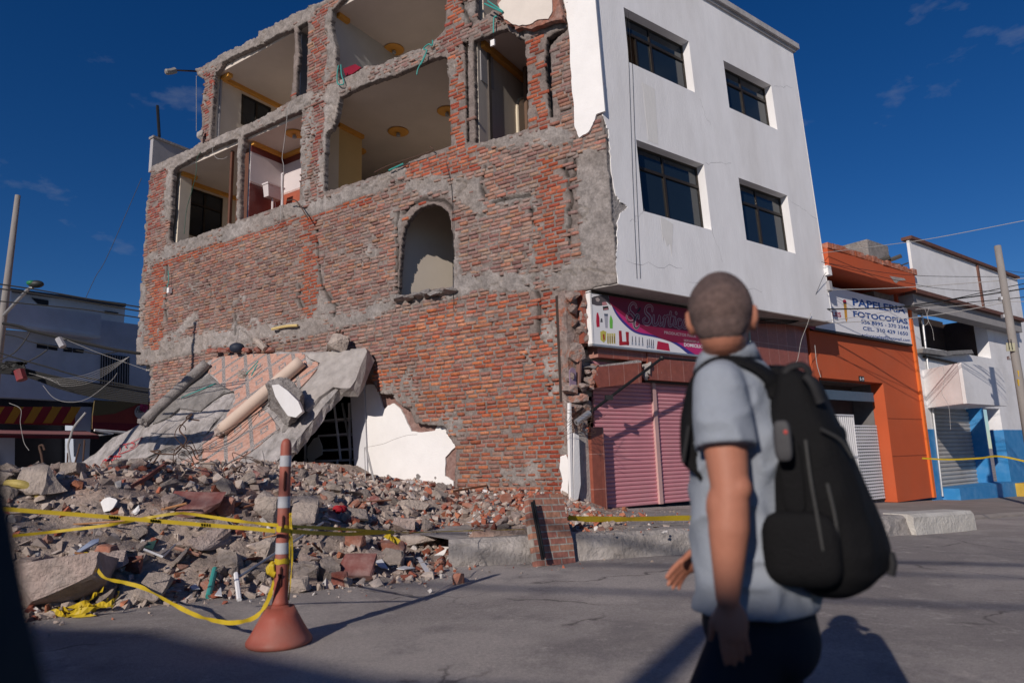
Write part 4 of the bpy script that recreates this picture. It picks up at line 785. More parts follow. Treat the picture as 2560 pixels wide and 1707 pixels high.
sw = bez([(585, 255), (640, 430), (740, 640), (900, 830), (1100, 975), (1420, 1045), (1700, 1120), (1900, 1230), (2050, 1350), (2300, 1500)], 5); e1 = [tuple(p) for p in sw]
sgn('violet_band', [(560, 200)]+e1+[(4000, 1900), (4000, 400)], .003, M_NAV)
sw2 = bez([(615, 250), (670, 430), (770, 620), (930, 800), (1120, 945), (1430, 1012), (1720, 1085), (1930, 1195), (2100, 1310), (2350, 1470)], 5)
sgn('magenta_field', [(600, 200)]+[tuple(p) for p in sw2]+[(4000, 1800), (4000, 400)], .005, M_MAG)
sw3 = bez([(600, 270), (640, 450), (850, 640), (1200, 880), (1450, 1020), (1750, 1130), (2100, 1160), (2700, 1180), (4000, 1300)], 5)
sgn('maroon_field', [tuple(p) for p in sw3]+[(4000, 300), (600, 150)], .007, M_MAR)
M_GLOW = mat('printed grey letter edge', (.36, .27, .30), .5, .03); M_LET = mat('printed plum lettering', (.24, .02, .06), .5, .03); M_INK = mat('printed black ink', (.015, .02, .03), .5, .02)
S1 = [(1105, 500), (1095, 450, .9), (1040, 425), (990, 480), (985, 560, 1.3), (1050, 640, 1.5), (1080, 700, 1.4), (1040, 760), (970, 750), (930, 680, .8), (960, 610, .7), (1010, 605, .6)]
Cc = [(1150, 700), (1150, 650, .8), (1110, 650), (1070, 760, 1.4), (1070, 850, 1.3), (1110, 885), (1150, 850, .6), (1165, 815, .4)]
SS = [(1400, 570, .8), (1400, 500), (1350, 470), (1290, 500), (1280, 590, 1.4), (1350, 670, 1.7), (1370, 740, 1.6), (1330, 810, 1.2), (1260, 800), (1230, 740, .9), (1270, 700, .8)]
UU = [(1430, 650, .9), (1420, 750, 1.3), (1430, 820, 1.1), (1490, 800), (1540, 660, 1.1), (1530, 780, 1.3), (1550, 830), (1590, 780, .7)]
RR = [(1600, 700, .8), (1640, 660, 1), (1620, 780, 1.4), (1610, 840, 1.2)]; RR2 = [(1640, 690, .8), (1690, 650, .9), (1710, 700, 1.1)]
TT = [(1740, 590, 1.1), (1710, 760, 1.4), (1720, 840, 1.1), (1770, 820, .8)]; TT2 = [(1690, 650, .6), (1790, 665, .6)]
II = [(1820, 690, 1.1), (1800, 810, 1.3), (1830, 850), (1870, 810, .7)]; ID = [(1838, 605, 1.3), (1842, 612, 1.3)]
CC = [(1930, 730, .9), (1880, 730), (1860, 830, 1.4), (1890, 880, 1.1), (1950, 850, .7)]; OO = [(1990, 740), (1960, 830, 1.3), (2000, 880), (2050, 820, 1.2), (2020, 740), (1985, 750)]
W_ = [SS, UU, RR, RR2, TT, TT2, II, ID, CC, OO]
strokes([S1, Cc]+W_, 'letter_edge', M_GLOW, SG, k10, WS-.0085, .030); strokes(W_+[S1], 'lettering', M_LET, SG, k10, WS-.0100, .0125); strokes([Cc, [(930, 680, .5), (950, 760, .6), (1040, 770, .6), (1070, 700, .5)], [(1115, 590, .5), (1180, 510, 1.4), (1160, 560, 1.4), (1115, 590, .5)]], 'monogram', M_INK, SG, k10, WS-.0108, .010)
a, b = uvB(*k10(1615, 965), WS); textmesh('PRODUCTOS PARA', 'lettering', M_GLOW, SG, PB, a, a+1.0, b-.025, .06, WS-.010, .02)
a, b = uvB(*k10(1975, 1130), WS); textmesh('SERVICIO A', 'lettering', M_GLOW, SG, PB, a, a+.5, b, .05, WS-.010, .02)
a, b = uvB(*k10(1980, 1215), WS); textmesh('DOMICILIO', 'lettering', M_SW, SG, PB, a, a+.62, b, .07, WS-.010, .03)
# printed product pictures
PR = [('red_bottle', [(375, 640), (385, 600), (405, 600), (430, 700), (433, 860), (380, 865), (370, 760)], (.45, .02, .05)), ('grey_tube', [(515, 620), (585, 625), (580, 880), (540, 880)], (.40, .40, .46)), ('tube_cap', [(515, 618), (585, 622), (584, 662), (520, 658)], (.10, .12, .17)),
      ('green_bottle', [(625, 680), (640, 640), (655, 680), (675, 740), (672, 890), (622, 888), (616, 760)], (.16, .48, .08)), ('striped_box', [(445, 950), (500, 925), (555, 950), (550, 1100), (510, 1150), (450, 1100)], (.52, .47, .10)), ('box_mark', [(490, 1000), (520, 990), (530, 1090), (505, 1110)], (.35, .05, .03)),
      ('red_tube', [(785, 930), (835, 930), (850, 1130), (795, 1150)], (.36, .02, .03)), ('red_tube', [(912, 950), (970, 955), (968, 1200), (930, 1195)], (.36, .02, .03)), ('red_tube', [(790, 1130), (975, 1130), (975, 1190), (795, 1200)], (.40, .02, .03)), ('red_box', [(1500, 1120), (1700, 1165), (1725, 1305), (1480, 1270)], (.45, .02, .06)),
      ('dark_compact', [(275, 330), (340, 300), (480, 240), (590, 270), (640, 470), (560, 400), (470, 470), (380, 470), (290, 440)], (.09, .08, .09)), ('pink_powder', [(475, 410), (540, 400), (580, 450), (490, 470)], (.52, .24, .26)), ('compact', [(490, 490), (590, 480), (600, 545), (500, 558)], (.02, .02, .02)), ('pink_powder', [(505, 530), (585, 515), (588, 540), (510, 550)], (.50, .22, .24)),
      ('powder_dots', [(355, 340), (400, 320), (440, 360), (420, 400), (380, 395)], (.42, .36, .35)), ('black_mark', [(455, 705), (480, 705), (490, 775), (447, 775)], (.1, .1, .11))]
for i, x in enumerate((570, 610, 650, 690)): PR.append(('striped_stick', [(x, 975), (x+30, 980), (x+32, 1175), (x+4, 1165)], (.55, .48, .16))); PR.append(('stick_mark', [(x+10, 1030), (x+20, 1030), (x+20, 1150), (x+10, 1150)], (.12, .04, .02)))
for x, h in ((1030, 1030), (1092, 1035), (1155, 1045), (1218, 1050), (1305, 1090), (1340, 1080), (1380, 1095), (1416, 1100)): PR.append(('brush_handle', [(x, h), (x+9, h), (x+14, h+110), (x-2, h+110)], (.05, .05, .09))); PR.append(('brush_tip', [(x-8, h+115), (x+18, h+115), (x+20, h+160), (x-8, h+160)], (.30, .34, .42)))
for n_, pts, c in PR: sgn(n_, pts, .0025+.0012*(n_ in ('tube_cap', 'box_mark', 'pink_powder', 'powder_dots', 'stick_mark')), mat('print %s' % (c,), c, .5, .04, 9, 0))

# ================================================================== orange stationery building
OR = thing('orange_building', 'orange painted shop with a gated doorway beside the white front', 'building', PB(10, 0, .6))
WO = .60; M_OR = mat('orange wall paint', (.50, .095, .032), .75, .05, 1.2, .1, dirt=(.42, .11, .05), dirtamt=.5, dscale=.8); M_ORLIT = mat('orange paint with edge light', (.66, .15, .03), .7, .05, 2, .05)
zb = -.25; ur = uvB(*k8(680, 620), WO)[0]; ur2 = uvB(*k8(785, 1370), WO)[0]; urm = (ur+ur2)/2
door = [uvB(*k8(*p), WO) for p in [(262, 1370), (246, 805), (575, 824), (600, 1370)]]; door = [(door[0][0], zb-.01), (door[0][0], 2.35), (door[3][0]-.0, 2.35), (door[3][0], zb-.01)]
zs1 = uvB(*k8(570, 824), WO)[1]; door[1] = (door[1][0], zs1); door[2] = (door[2][0], zs1)
rec = [uvB(*k8(*p), WO) for p in [(260, 360), (660, 420), (655, 345), (240, 300)]]; zr0, zr1 = rec[1][1]+.0, rec[2][1]
m = MB(); lp = [(7.4, zb), door[0], door[1], door[2], door[3], (urm, zb), (urm, zr0-.1), (7.4, zr0-.1)]
m.prism([PB(a, b, WO) for a, b in lp], -NB*.35).put('front_wall', M_OR, OR)
m = MB(); m.box(PB, urm-.03, urm+.12, zb, zr1, WO-.06, WO+.3).put('corner_strip', M_ORLIT, OR)  # brighter orange puts the light on this edge into its colour
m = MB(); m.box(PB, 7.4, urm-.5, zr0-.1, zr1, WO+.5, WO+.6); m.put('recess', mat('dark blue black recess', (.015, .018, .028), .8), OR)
m = MB(); m.box(PB, urm-.6, urm, zr0-.1, zr1, WO+.02, WO+.6); m.put('front_wall', M_OR, OR)
lv = MB()
for i in range(6): lv.box(PB, urm-1.75+i*.2, urm-1.64+i*.2, zr0-.1, zr1-.05, WO+.2, WO+.28)
lv.put('louvres', mat('grey louvre', (.14, .13, .13), .7), OR)
pt = [uvB(*k8(*p), -.05) for p in [(232, 270), (705, 345), (700, 262), (228, 160)]]
zl, zt_ = uvB(*k8(705, 340), -.05)[1], uvB(*k8(700, 262), -.05)[1]; ue = pt[1][0]
m = MB(); m.box(PB, 7.54, ue, zl, zt_, -.05, 1.4).put('parapet', M_OR, OR)
M_ORB = mat('worn brick coping', (.40, .11, .05), .95, .3, 6, .7, 20, dirt=(.45, .38, .34), dirtamt=.6, dscale=3)
m = MB(); rr_ = random.Random(3); x = 7.54
while x < ue-.1: l = rr_.uniform(.2, .3); m.box(PB, x, x+l-.01, zt_, zt_+rr_.uniform(.11, .17), -.07+rr_.uniform(-.015, .015), .3); x += l
m.put('coping_bricks', M_ORB, OR)
lp = [uvB(*k8(*p), -.056) for p in [(565, 268), (590, 272), (640, 280), (650, 290), (615, 292), (600, 305), (590, 300), (580, 285)]]; MB().prism([PB(a, b, -.056) for a, b in lp], -NB*.004).put('peeled_paint', M_CONCL, OR)
for y in (1005, 1195): z = uvB(*k8(650, y), WO)[1]; MB().box(PB, door[3][0]+.02, urm-.03, z-.012, z+.012, WO-.003, WO+.02).put('groove', mat('dark orange groove', (.25, .05, .02), .9), OR)
# doorway
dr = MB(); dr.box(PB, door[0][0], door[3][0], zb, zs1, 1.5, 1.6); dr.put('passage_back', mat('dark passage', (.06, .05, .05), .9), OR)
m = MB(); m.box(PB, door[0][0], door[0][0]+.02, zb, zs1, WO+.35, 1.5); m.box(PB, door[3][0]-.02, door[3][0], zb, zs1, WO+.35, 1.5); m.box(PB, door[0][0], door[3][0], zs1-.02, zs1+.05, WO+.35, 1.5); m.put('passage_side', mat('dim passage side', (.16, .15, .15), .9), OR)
m = MB(); m.box(PB, door[0][0]+.02, door[3][0]-.3, zs1-.52, zs1-.27, WO+.16, WO+.26).put('shutter_housing', mat('blue grey steel housing', (.07, .11, .16), .5, .1), OR)
gt = MB(); z0g, z1g = zb+.1, uvB(*k8(430, 985), WO+.3)[1]; ul, urr = door[0][0]+.06, door[3][0]-.1; us_ = ul+(urr-ul)*.62
for x in np.arange(ul, us_, .10): gt.box(PB, x, x+.035, z0g, z1g, WO+.28, WO+.31)
gt.box(PB, ul, us_, z1g-.04, z1g, WO+.27, WO+.32); gt.box(PB, ul, us_, (z0g+z1g)/2, (z0g+z1g)/2+.05, WO+.27, WO+.32)
gt.put('bar_gate', mat('white painted bars', (.62, .63, .66), .6, .04), OR)
gt = MB(); zt2 = z1g-.3
for x in np.arange(us_, urr, .11): gt.box(PB, x, x+.03, z0g, zt2, WO+.29, WO+.31)
for z in np.arange(z0g, zt2, .085): gt.box(PB, us_, urr, z, z+.04, WO+.27, WO+.29)
gt.put('lattice_gate', mat('white painted bars', (.62, .63, .66), .6), OR)
a, b = uvB(*k8(408, 812), WO); MB().box(PB, a, a+.26, b, b+.15, WO-.02, WO-.002).put('number_plate', M_BLACK, OR); textmesh('8-19', 'plate_number', M_SW, OR, PB, a+.02, a+.24, b+.03, .09, WO-.022, .02)
pt = thing('stationery_sign', 'white stationery and photocopy sign with blue letters on the orange building', 'sign', PB(11, 4.2, .45))
WN = .46; c_ = [uvB(*k7(*p), WN) for p in [(245, 872), (2212, 1108), (2115, 428), (780, 208)]]
zbot = c_[1][1]; ztop = c_[2][1]; u1s = c_[1][0]+.0; u0s = 7.45
MB().box(PB, u0s, u1s, zbot, ztop, WN, .58).put('sign_panel', M_SW, pt); MB().box(PB, u0s, u1s+.02, zbot-.06, zbot, WN-.01, .59).put('sign_frame', M_BRFR, pt)
M_BLU = mat('printed blue ink', (.015, .07, .28), .5, .02); M_REDI = mat('printed red ink', (.42, .02, .05), .5, .02)
for txt, bl, br_, tl_, bo in (('PAPELERIA', (1190, 435), (2100, 580), (1182, 310), .03), ('FOTOCOPIAS', (1200, 628), (2140, 762), (1192, 530), .03), ('556 8995 - 370 3344', (1335, 750), (2150, 855), (1330, 685), .02), ('CEL. 310 429 1650', (1365, 865), (2145, 960), (1362, 800), .02), ('solopapeles@hotmail.com', (1350, 978), (2180, 1070), (1348, 918), .015)):
    a = uvB(*k7(*bl), WN); b = uvB(*k7(*br_), WN); textmesh(txt, 'lettering', M_BLU, pt, PB, a[0], b[0], a[1], uvB(*k7(*tl_), WN)[1]-a[1], WN-.004, bo, rise=b[1]-a[1])
a = uvB(*k7(835, 622), WN); b = uvB(*k7(990, 642), WN); textmesh('LES', 'lettering', M_REDI, pt, PB, a[0], b[0], a[1], uvB(*k7(832, 545), WN)[1]-a[1], WN-.004, .03, rise=b[1]-a[1])
def sg2(name, pts, mt, d=.003): MB().prism([PB(*uvB(*k7(*p), WN-d), WN-d) for p in pts], -NB*.0008).put(name, mt, pt)
sg2('pencil_body', [(1030, 400), (1080, 405), (1098, 680), (1055, 670)], mat('printed pencil yellow', (.60, .30, .03), .5)); sg2('pencil_tip', [(1056, 672), (1098, 682), (1080, 725)], mat('printed pencil yellow', (.6, .3, .03))); sg2('pencil_ferrule', [(1022, 385), (1080, 390), (1082, 415), (1028, 412)], M_INK, .005); sg2('pencil_rubber', [(1015, 365), (1030, 340), (1060, 338), (1078, 365), (1080, 392), (1020, 386)], M_REDI)
sg2('red_shape', [(390, 770), (545, 760), (550, 835), (530, 862), (480, 850), (430, 820)], M_MAR)

# ================================================================== blue and white building
BW = thing('blue_white_building', 'two storey white building with blue base and a rusty framed panel on top', 'building', PB(16, 0, .8))
WB = .62; M_WB = mat('white house paint', (.78, .78, .79), .8, .05, 2, .1, dirt=(.42, .40, .38), dirtamt=.4, dscale=.9); M_BB = mat('blue wall paint', (.03, .22, .50), .6, .08, 3, .05, dirt=(.15, .3, .5), dirtamt=.4, dscale=3)
u_l = urm+.12; u_far = 26.0
zblue = uvB(*k8(790, 1058), WB)[1]; zw0, zw1 = uvB(*k8(1070, 690), WB)[1], uvB(*k8(1060, 485), WB)[1]; uw0, uw1 = uvB(*k8(722, 560), WB)[0], uvB(*k8(1070, 560), WB)[0]
us0, us1 = uvB(*k8(798, 1100), WB)[0], uvB(*k8(1063, 1100), WB)[0]; zsh = uvB(*k8(1000, 945), WB)[1]; zroof = uvB(*k8(760, 360), WB)[1]
m = MB()
m.box(PB, u_l, uw0, zblue, zroof, WB, WB+.4); m.box(PB, uw0, uw1, zsh+.3, zw0, WB, WB+.4); m.box(PB, uw1, u_far, zsh, zroof, WB, WB+.4); m.box(PB, u_l, us0, zblue, zsh+.3, WB-.002, WB+.4) if False else None
m.box(PB, uw0, us0, zblue, zsh+.3, WB, WB+.4); m.box(PB, us0, uw1, zsh, zsh+.3, WB, WB+.4); m.box(PB, us1+1.6, u_far, zblue, zsh, WB, WB+.4); m.box(PB, uw0, uw1, zw1, zroof, WB, WB+.4); m.put('front_wall', M_WB, BW)
MB().box(PB, u_l, us0, zb-.1, zblue, WB-.02, WB+.4).put('blue_base', M_BB, BW); MB().box(PB, us1+1.6, u_far, zb-.2, zblue, WB-.02, WB+.4).put('blue_base', M_BB, BW)
m = MB(); m.box(PB, us1, us1+.1, zb-.2, zsh, WB, WB+1.2); m.box(PB, us1, us1+1.7, zb-.2, zblue, WB+1.2, WB+1.3); m.put('blue_recess', M_BB, BW); MB().box(PB, us1, us1+1.7, zblue, zsh+.1, WB+1.2, WB+1.3).put('recess_wall', M_GREYW, BW)
shutter(us0, us1, zb-.1, zsh, WB+.45, .13, .03, mat('grey steel shutter', (.40, .39, .37), .5, .08, 3, .05, dirt=(.28, .25, .22), dirtamt=.5), 'roller_shutter', BW)
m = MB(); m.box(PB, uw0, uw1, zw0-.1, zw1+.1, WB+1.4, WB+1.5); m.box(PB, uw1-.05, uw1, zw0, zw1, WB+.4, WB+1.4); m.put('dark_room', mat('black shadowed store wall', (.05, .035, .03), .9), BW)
m = MB(); m.prism([PB(a, b, WB-.25) for a, b in [uvB(*k8(*p), WB-.25) for p in [(722, 425), (880, 450), (1080, 490), (1075, 500), (870, 468), (735, 452)]]], -NB*.4).put('sagging_eave', mat('torn tin sheet', (.22, .21, .20), .6, .3, 5, .2), BW)
m = MB(); m.prism([PB(*uvB(*k8(*p), WB-.2), WB-.2) for p in [(740, 640), (860, 655), (990, 648), (1000, 668), (900, 672), (860, 680), (735, 662)]], -NB*.3).put('torn_sill', mat('torn tin sheet', (.22, .21, .20), .6), BW)
# balcony
wf = -.75; zb0, zb1 = uvB(*k8(965, 925), wf)[1], uvB(*k8(940, 715), wf)[1]; ub0 = uvB(*k8(965, 925), wf)[0]; ub1 = ub0+3.1
m = MB(); m.hexa([PB(ub0, zb0, wf), PB(ub1, zb0, wf), PB(ub1, zb1, wf), PB(ub0, zb1, wf), PB(ub0+.02, zb0, wf+.1), PB(ub1, zb0, wf+.1), PB(ub1, zb1, wf+.1), PB(ub0+.02, zb1, wf+.1)])
ubl = uvB(*k8(760, 940), WB)[0]; m.hexa([PB(ub0, zb0, wf), PB(ub0, zb1, wf), PB(ubl, zb1, WB), PB(ubl, zb0, WB), PB(ub0+.1, zb0, wf+.1), PB(ub0+.1, zb1, wf+.1), PB(ubl+.1, zb1, WB), PB(ubl+.1, zb0, WB)])
m.prism([PB(ub0, zb0+.01, wf+.02), PB(ub1, zb0+.01, wf+.02), PB(ub1, zb0+.01, WB), PB(ubl, zb0+.01, WB)], Z3*.08); m.put('balcony', M_WB, BW)
m = MB(); m.tube([PB(uw0-.1, zb1+.42, WB-.06), PB(ub1+2, zb1+.30, WB-.06)], .04, 6); m.put('canopy_rail', M_BRFR, BW)
# big top panel in a rusty frame
wp_ = .1; T = [uvB(*k8(*p), wp_) for p in [(700, 335), (685, 88)]]; zp0, zp1 = T[0][1], T[1][1]; up = T[0][0]
m = MB(); m.box(PB, up, up+9, zp0, zp1, wp_, wp_+.08).put('top_panel', M_WB, BW)
m = MB(); m.box(PB, up-.05, up+9, zp1, zp1+.1, wp_-.1, wp_+.2); m.box(PB, up-.05, up+9, zp0-.12, zp0, wp_-.05, wp_+.3); ux = uvB(*k8(1015, 250), wp_)[0]; m.box(PB, ux, ux+.1, zp0, zp1, wp_-.06, wp_); m.put('panel_frame', mat('rusty brown steel', (.13, .06, .045), .8, .2, 5, .1), BW)
MB().box(PB, up, up+9, zp0-.5, zp0-.12, wp_+.1, WB).put('canopy', mat('grey canopy underside', (.3, .29, .29), .9, .1), BW)
MB().box(PB, up-1.35, up-.05, zp1-1.9, zp1-.05, wp_+.6, 4).put('roof_block', M_CONC, BW)
o = MB(); o.tube([PB(uvB(*k8(735, 640), WB-.05)[0], zb, WB-.05), PB(uvB(*k8(725, 400), WB-.05)[0], zroof, WB-.05)], .035, 8); o.put('down_pipe', M_STEEL, BW)
m = MB(); m.box(PB, us0-.05, us1+.9, zb-.3, -.02, WB-.5, WB+.3); m.put('doorstep', M_BB, BW); m = MB(); m.box(PB, us1+.4, us1+1.9, zb-.3, -.06, WB-.9, WB-.5); m.put('yellow_ramp', mat('worn yellow paint', (.5, .32, .05), .8, .2), BW)
# debris lying on the orange roof
ro = MB(); rr_ = random.Random(9)
for i in range(14):
    a = PB(ue-1.9+rr_.random()*1.5, zt_+.2+rr_.random()*.12, .2+rr_.random()*.3); ro.tube([a, a+V3(rr_.uniform(-.5, .5), rr_.uniform(-.3, .3), rr_.uniform(-.05, .25))], rr_.uniform(.02, .07), 5)
tag(ro.put('roof_debris', mat('dark charred scrap', (.07, .065, .06), .9, .3), None), 'tangle of dark scrap lying on the orange parapet', 'debris')
# ================================================================== street, pavement
CURB = [(-9.0, 1.62), (-4.0, 5.0), (-.9, 7.55), (.17, 8.24), (2.2, 8.53), (7.45, 11.75)]
def zroad(x): return -.034*max(0.0, x-2.0) if x < 30 else -.95
xs = np.unique(np.concatenate([-np.geomspace(3, 400, 30)[::-1], np.arange(-3, 12, .25), np.geomspace(12, 700, 40)])); ys = np.unique(np.concatenate([-np.geomspace(3, 200, 15)[::-1], np.arange(-3, 16, .25), np.geomspace(16, 900, 40)]))
v = [(x, y, zroad(x)+(.006*math.sin(x*1.7+y)*math.sin(y*1.3) if abs(x) < 12 and abs(y) < 16 else 0)) for x in xs for y in ys]; n = len(ys)
tag(MB().add(v, [(i*n+j, (i+1)*n+j, (i+1)*n+j+1, i*n+j+1) for i in range(len(xs)-1) for j in range(n-1)]).put('road', M_ASPH, smooth=True), 'dusty grey concrete street', None, kind='structure')
DC = V3(math.sin(R(58.2)), math.cos(R(58.2)), 0); NC = V3(DC[1], -DC[0], 0); K0 = V3(2.2, 8.53, 0)
def PC(u, z, w=0.0): return K0+DC*u+Z3*z-NC*w
# raised pavement with a battered rough kerb
def kerb(name, u0, u1, z1, w0, w1, mt, slope=.06, chop=.02, seed=1, zb0=-.05):
    r = random.Random(seed); n = max(2, int((u1-u0)/.22)); v = []; f = []
    for i in range(n+1):
        u = u0+(u1-u0)*i/n; d = r.uniform(-1, 1)*chop; zz = zroad(PC(u, 0)[0])
        v += [PC(u, zz+zb0, w0-slope+d), PC(u, zz+z1*.55+d*.5, w0-slope*.5+r.uniform(-1, 1)*chop), PC(u, zz+z1-.05, w0+d*.6), PC(u, zz+z1+r.uniform(-.006, .004), w0+.045+r.uniform(0, chop)), PC(u, zz+z1, w1), PC(u, zz+zb0, w1)]
    for i in range(n): f += [(6*i+j, 6*i+6+j, 6*i+7+j, 6*i+1+j) for j in range(5)]
    e = 6*n; f += [tuple(range(5, -1, -1)), tuple(e+j for j in range(6))]
    return MB().add(v, f).put(name, mt)
M_KERB = mat('rough pale kerb concrete', (.40, .37, .35), .95, .2, 5, .8, 14, dirt=(.19, .17, .155), dirtamt=.75, dscale=1.6, bdist=.03)
KP = [(-.8, 8.12), (-.5, 8.14), (.17, 8.22), (1.2, 8.32), (2.2, 8.56), (7.1, 11.55)]
kp_ = []
for (x0, y0), (x1, y1) in zip(KP, KP[1:]):
    k_ = max(1, int(math.hypot(x1-x0, y1-y0)/.2)); kp_ += [(x0+(x1-x0)*i/k_, y0+(y1-y0)*i/k_) for i in range(k_)]
kp_.append(KP[-1])
def kerbpath(name, pts, z1, depth, mt, chop=.02, seed=1):
    r = random.Random(seed); v = []; f = []; n = len(pts)-1
    for i, (x, y) in enumerate(pts):
        a = np.array(pts[max(i-1, 0)]); b = np.array(pts[min(i+1, n)]); t = (b-a)/np.linalg.norm(b-a); no = V3(-t[1], t[0], 0); p = V3(x, y, 0); zz = zroad(x); c = lambda s=1: r.uniform(-1, 1)*chop*s
        v += [p-no*(.06+c())+Z3*(zz-.05), p-no*(.035+c(1.4))+Z3*(zz+z1*.5), p+no*c(.8)+Z3*(zz+z1-.05), p+no*(.045+abs(c(1.5)))+Z3*(zz+z1+c(.2)), p+V3(-.53, .85, 0)*depth+Z3*(zz+z1), p+V3(-.53, .85, 0)*depth+Z3*(zz-.05)]
    for i in range(n): f += [(6*i+j, 6*i+6+j, 6*i+7+j, 6*i+1+j) for j in range(5)]
    return MB().add(v, f).put(name, mt)
tag(kerbpath('pavement', kp_, .29, 6.5, M_KERB, seed=4), 'raised grey pavement with a chipped kerb', None, kind='structure')
tag(kerb('kerb_block', 4.45, 6.28, .31, -.12, .35, mat('whitewashed kerb concrete', (.58, .56, .52), .95, .15, 4, .7, 16, dirt=(.30, .28, .25), dirtamt=.7, dscale=2, bdist=.02), .02, .012, 8), 'whitewashed rough kerb block at the end of the raised pavement', 'kerb')
tag(kerb('pavement', 5.4, 40, .10, .9, 5.2, M_SIDE, .02, .01, 6), 'low dark pavement in front of the orange and blue shops', None, kind='structure')
# ================================================================== rubble heap
FR = [(-9, 2.0), (-6, 4.4), (-4.07, 5.85), (-3.54, 6.17), (-2.97, 6.5), (-2.54, 6.6), (-2.08, 6.9), (-1.27, 7.1), (-.82, 7.36), (-.72, 8.22), (.17, 8.40), (1.2, 8.5), (2.2, 8.76), (4, 9.85)]
def fdist(x, y):
    d = np.full(np.shape(x), 1e9)
    for (x0, y0), (x1, y1) in zip(FR, FR[1:]):
        dx, dy = x1-x0, y1-y0; t = np.clip(((x-x0)*dx+(y-y0)*dy)/(dx*dx+dy*dy), 0, 1); d = np.minimum(d, np.hypot(x-x0-t*dx, y-y0-t*dy))
    yl = np.interp(x, [p[0] for p in FR], [p[1] for p in FR]); return np.where(y > yl, d, -d)
def HM(x, y, rough=1.0):
    x = np.asarray(x, float); y = np.asarray(y, float); d = fdist(x, y)+.22*vnoise(x, y, 71, 3, 1.3)*rough
    hm = np.interp(x, [-8, -6, -4.5, -3.6, -3.0, -2.4, -1.6, -1, 0, .8, 1.4], [1.15, 1.2, 1.22, 1.12, .93, .84, .72, .60, .58, .50, .34]); c = sst(x, -.75, -.5)*(.29+.10*(1-sst(x, .1, .9)))
    wide = np.interp(x, [-5, -2.5, -1, 1], [2.6, 2.8, 3.6, 4.2]); h = c*sst(d, -.04, .06)+(hm-c)*sst(d, -.15, wide)
    h = h*1.0+rough*(.10*vnoise(x, y, 72, 4, 1.6)+.035*vnoise(x, y, 73, 3, 7))*sst(d, -.1, .8)
    h -= sst(x, 1.2, 1.9)*.12
    return np.where(d < -.2, -.03, h-.03*(d < .1))
def rhit(px, py, lift=0.0, y0=5.2, y1=15):
    d = ray(px, py)
    for t in np.arange(y0, y1, .04):
        p = CAM+d*(t/d[1])
        if p[2] <= float(HM(p[0], p[1]))+lift or p[2] <= 0: return p
    return CAM+d*(9/d[1])
res = .055; gx = np.arange(-9, 2.1, res); gy = np.arange(4.6, 16.5, res); X, Y = np.meshgrid(gx, gy, indexing='ij'); Hh = HM(X, Y); n = len(gy)
wa = (X-C2[0])*DP[0]+(Y-C2[1])*DP[1]; Hh = np.where(wa > .0, np.minimum(Hh, .62+0*X), Hh)
col = np.array([.37, .30, .255])*(1+.25*vnoise(X, Y, 75, 4, 2))[..., None]; rd = sst(vnoise(X, Y, 76, 4, .9)+.35*sst(X, -1.5, 0)*sst(Y, 10, 13), .1, .5)[..., None]; col = col*(1-rd*.6)+np.array([.33, .16, .115])*rd*.6
keep = (Hh[:-1, :-1] > -.02) & (wa[:-1, :-1] < 1.8); ci, cj = np.nonzero(keep); used = np.zeros(Hh.shape, bool)
for a in (0, 1):
    for b in (0, 1): used[a:len(gx)-1+a, b:n-1+b] |= keep
idx = -np.ones(Hh.shape, int); ui, zi = np.nonzero(used); idx[ui, zi] = np.arange(len(ui))
o = obj('rubble_dust', np.stack([X[ui, zi], Y[ui, zi], Hh[ui, zi]], 1), np.stack([idx[ci, cj], idx[ci+1, cj], idx[ci+1, cj+1], idx[ci, cj+1]], 1), attrmat('crumbled masonry dust', bump=.9, bscale=26, var=.35, scale=14, dist=.04)); setcol(o, col[ui, zi]); tag(o, 'grey brown heap of crumbled masonry spilling over the pavement', 'rubble', kind='stuff')
# loose small debris, thousands of pieces in one heap
TPL = [rock((1, 1, 1), 200+i, 9, 0, 0, .75) for i in range(20)]+[rock((1, .48, .36), 240+i, 14, 0, 0, .97) for i in range(6)]+[rock((1, .8, .07), 260+i, 9, 0, 0, .6) for i in range(8)]
CP = [((.43, .355, .305), 5), ((.51, .435, .385), 3), ((.34, .275, .24), 3), ((.36, .12, .075), 2.4), ((.42, .17, .10), 1.4), ((.30, .10, .07), 1.2), ((.60, .57, .55), .5), ((.26, .15, .12), 1.5)]
CP = [(c, w_*(.45 if c[0] > c[2]*2 else 1)) for c, w_ in CP]; cw = np.array([c[1] for c in CP]); cw = cw/cw.sum()
def scatter(N, smin, smax, xr, yr, cond, seed, bias=None, power=2.2):
    r = np.random.default_rng(seed); V = []; Fc = []; C = []; k = 0; cnt = 0
    while cnt < N:
        x = r.uniform(*xr); y = r.uniform(*yr)
        if not cond(x, y, r): continue
        cnt += 1; s = smin+(smax-smin)*r.random()**power; ti = r.integers(len(TPL)); tv, tf = TPL[ti]
        E_ = np.array(Euler(tuple(r.uniform(-3.1, 3.1, 3)) if ti < 26 else (r.uniform(-.5, .5), r.uniform(-.5, .5), r.uniform(0, 6))).to_matrix()); z = max(float(HM(x, y)), zroad(x) if x < .8 or y < 8.2 else .285)
        pv = (tv*s)@E_.T+V3(x, y, z+s*.12); V.append(pv); Fc += [tuple(i+k for i in f) for f in tf]; k += len(tv)
        w_ = cw.copy()
        if bias: w_ = w_*bias(x, y); w_ /= w_.sum()
        ci_ = r.choice(len(CP), p=w_); C.append(np.repeat([np.array(CP[ci_][0])*r.uniform(.75, 1.15)], len(tv), 0))
    return np.concatenate(V), Fc, np.concatenate(C)
M_DEB = attrmat('broken masonry pieces', bump=.5, bscale=45, var=.22, scale=30, dist=.02)
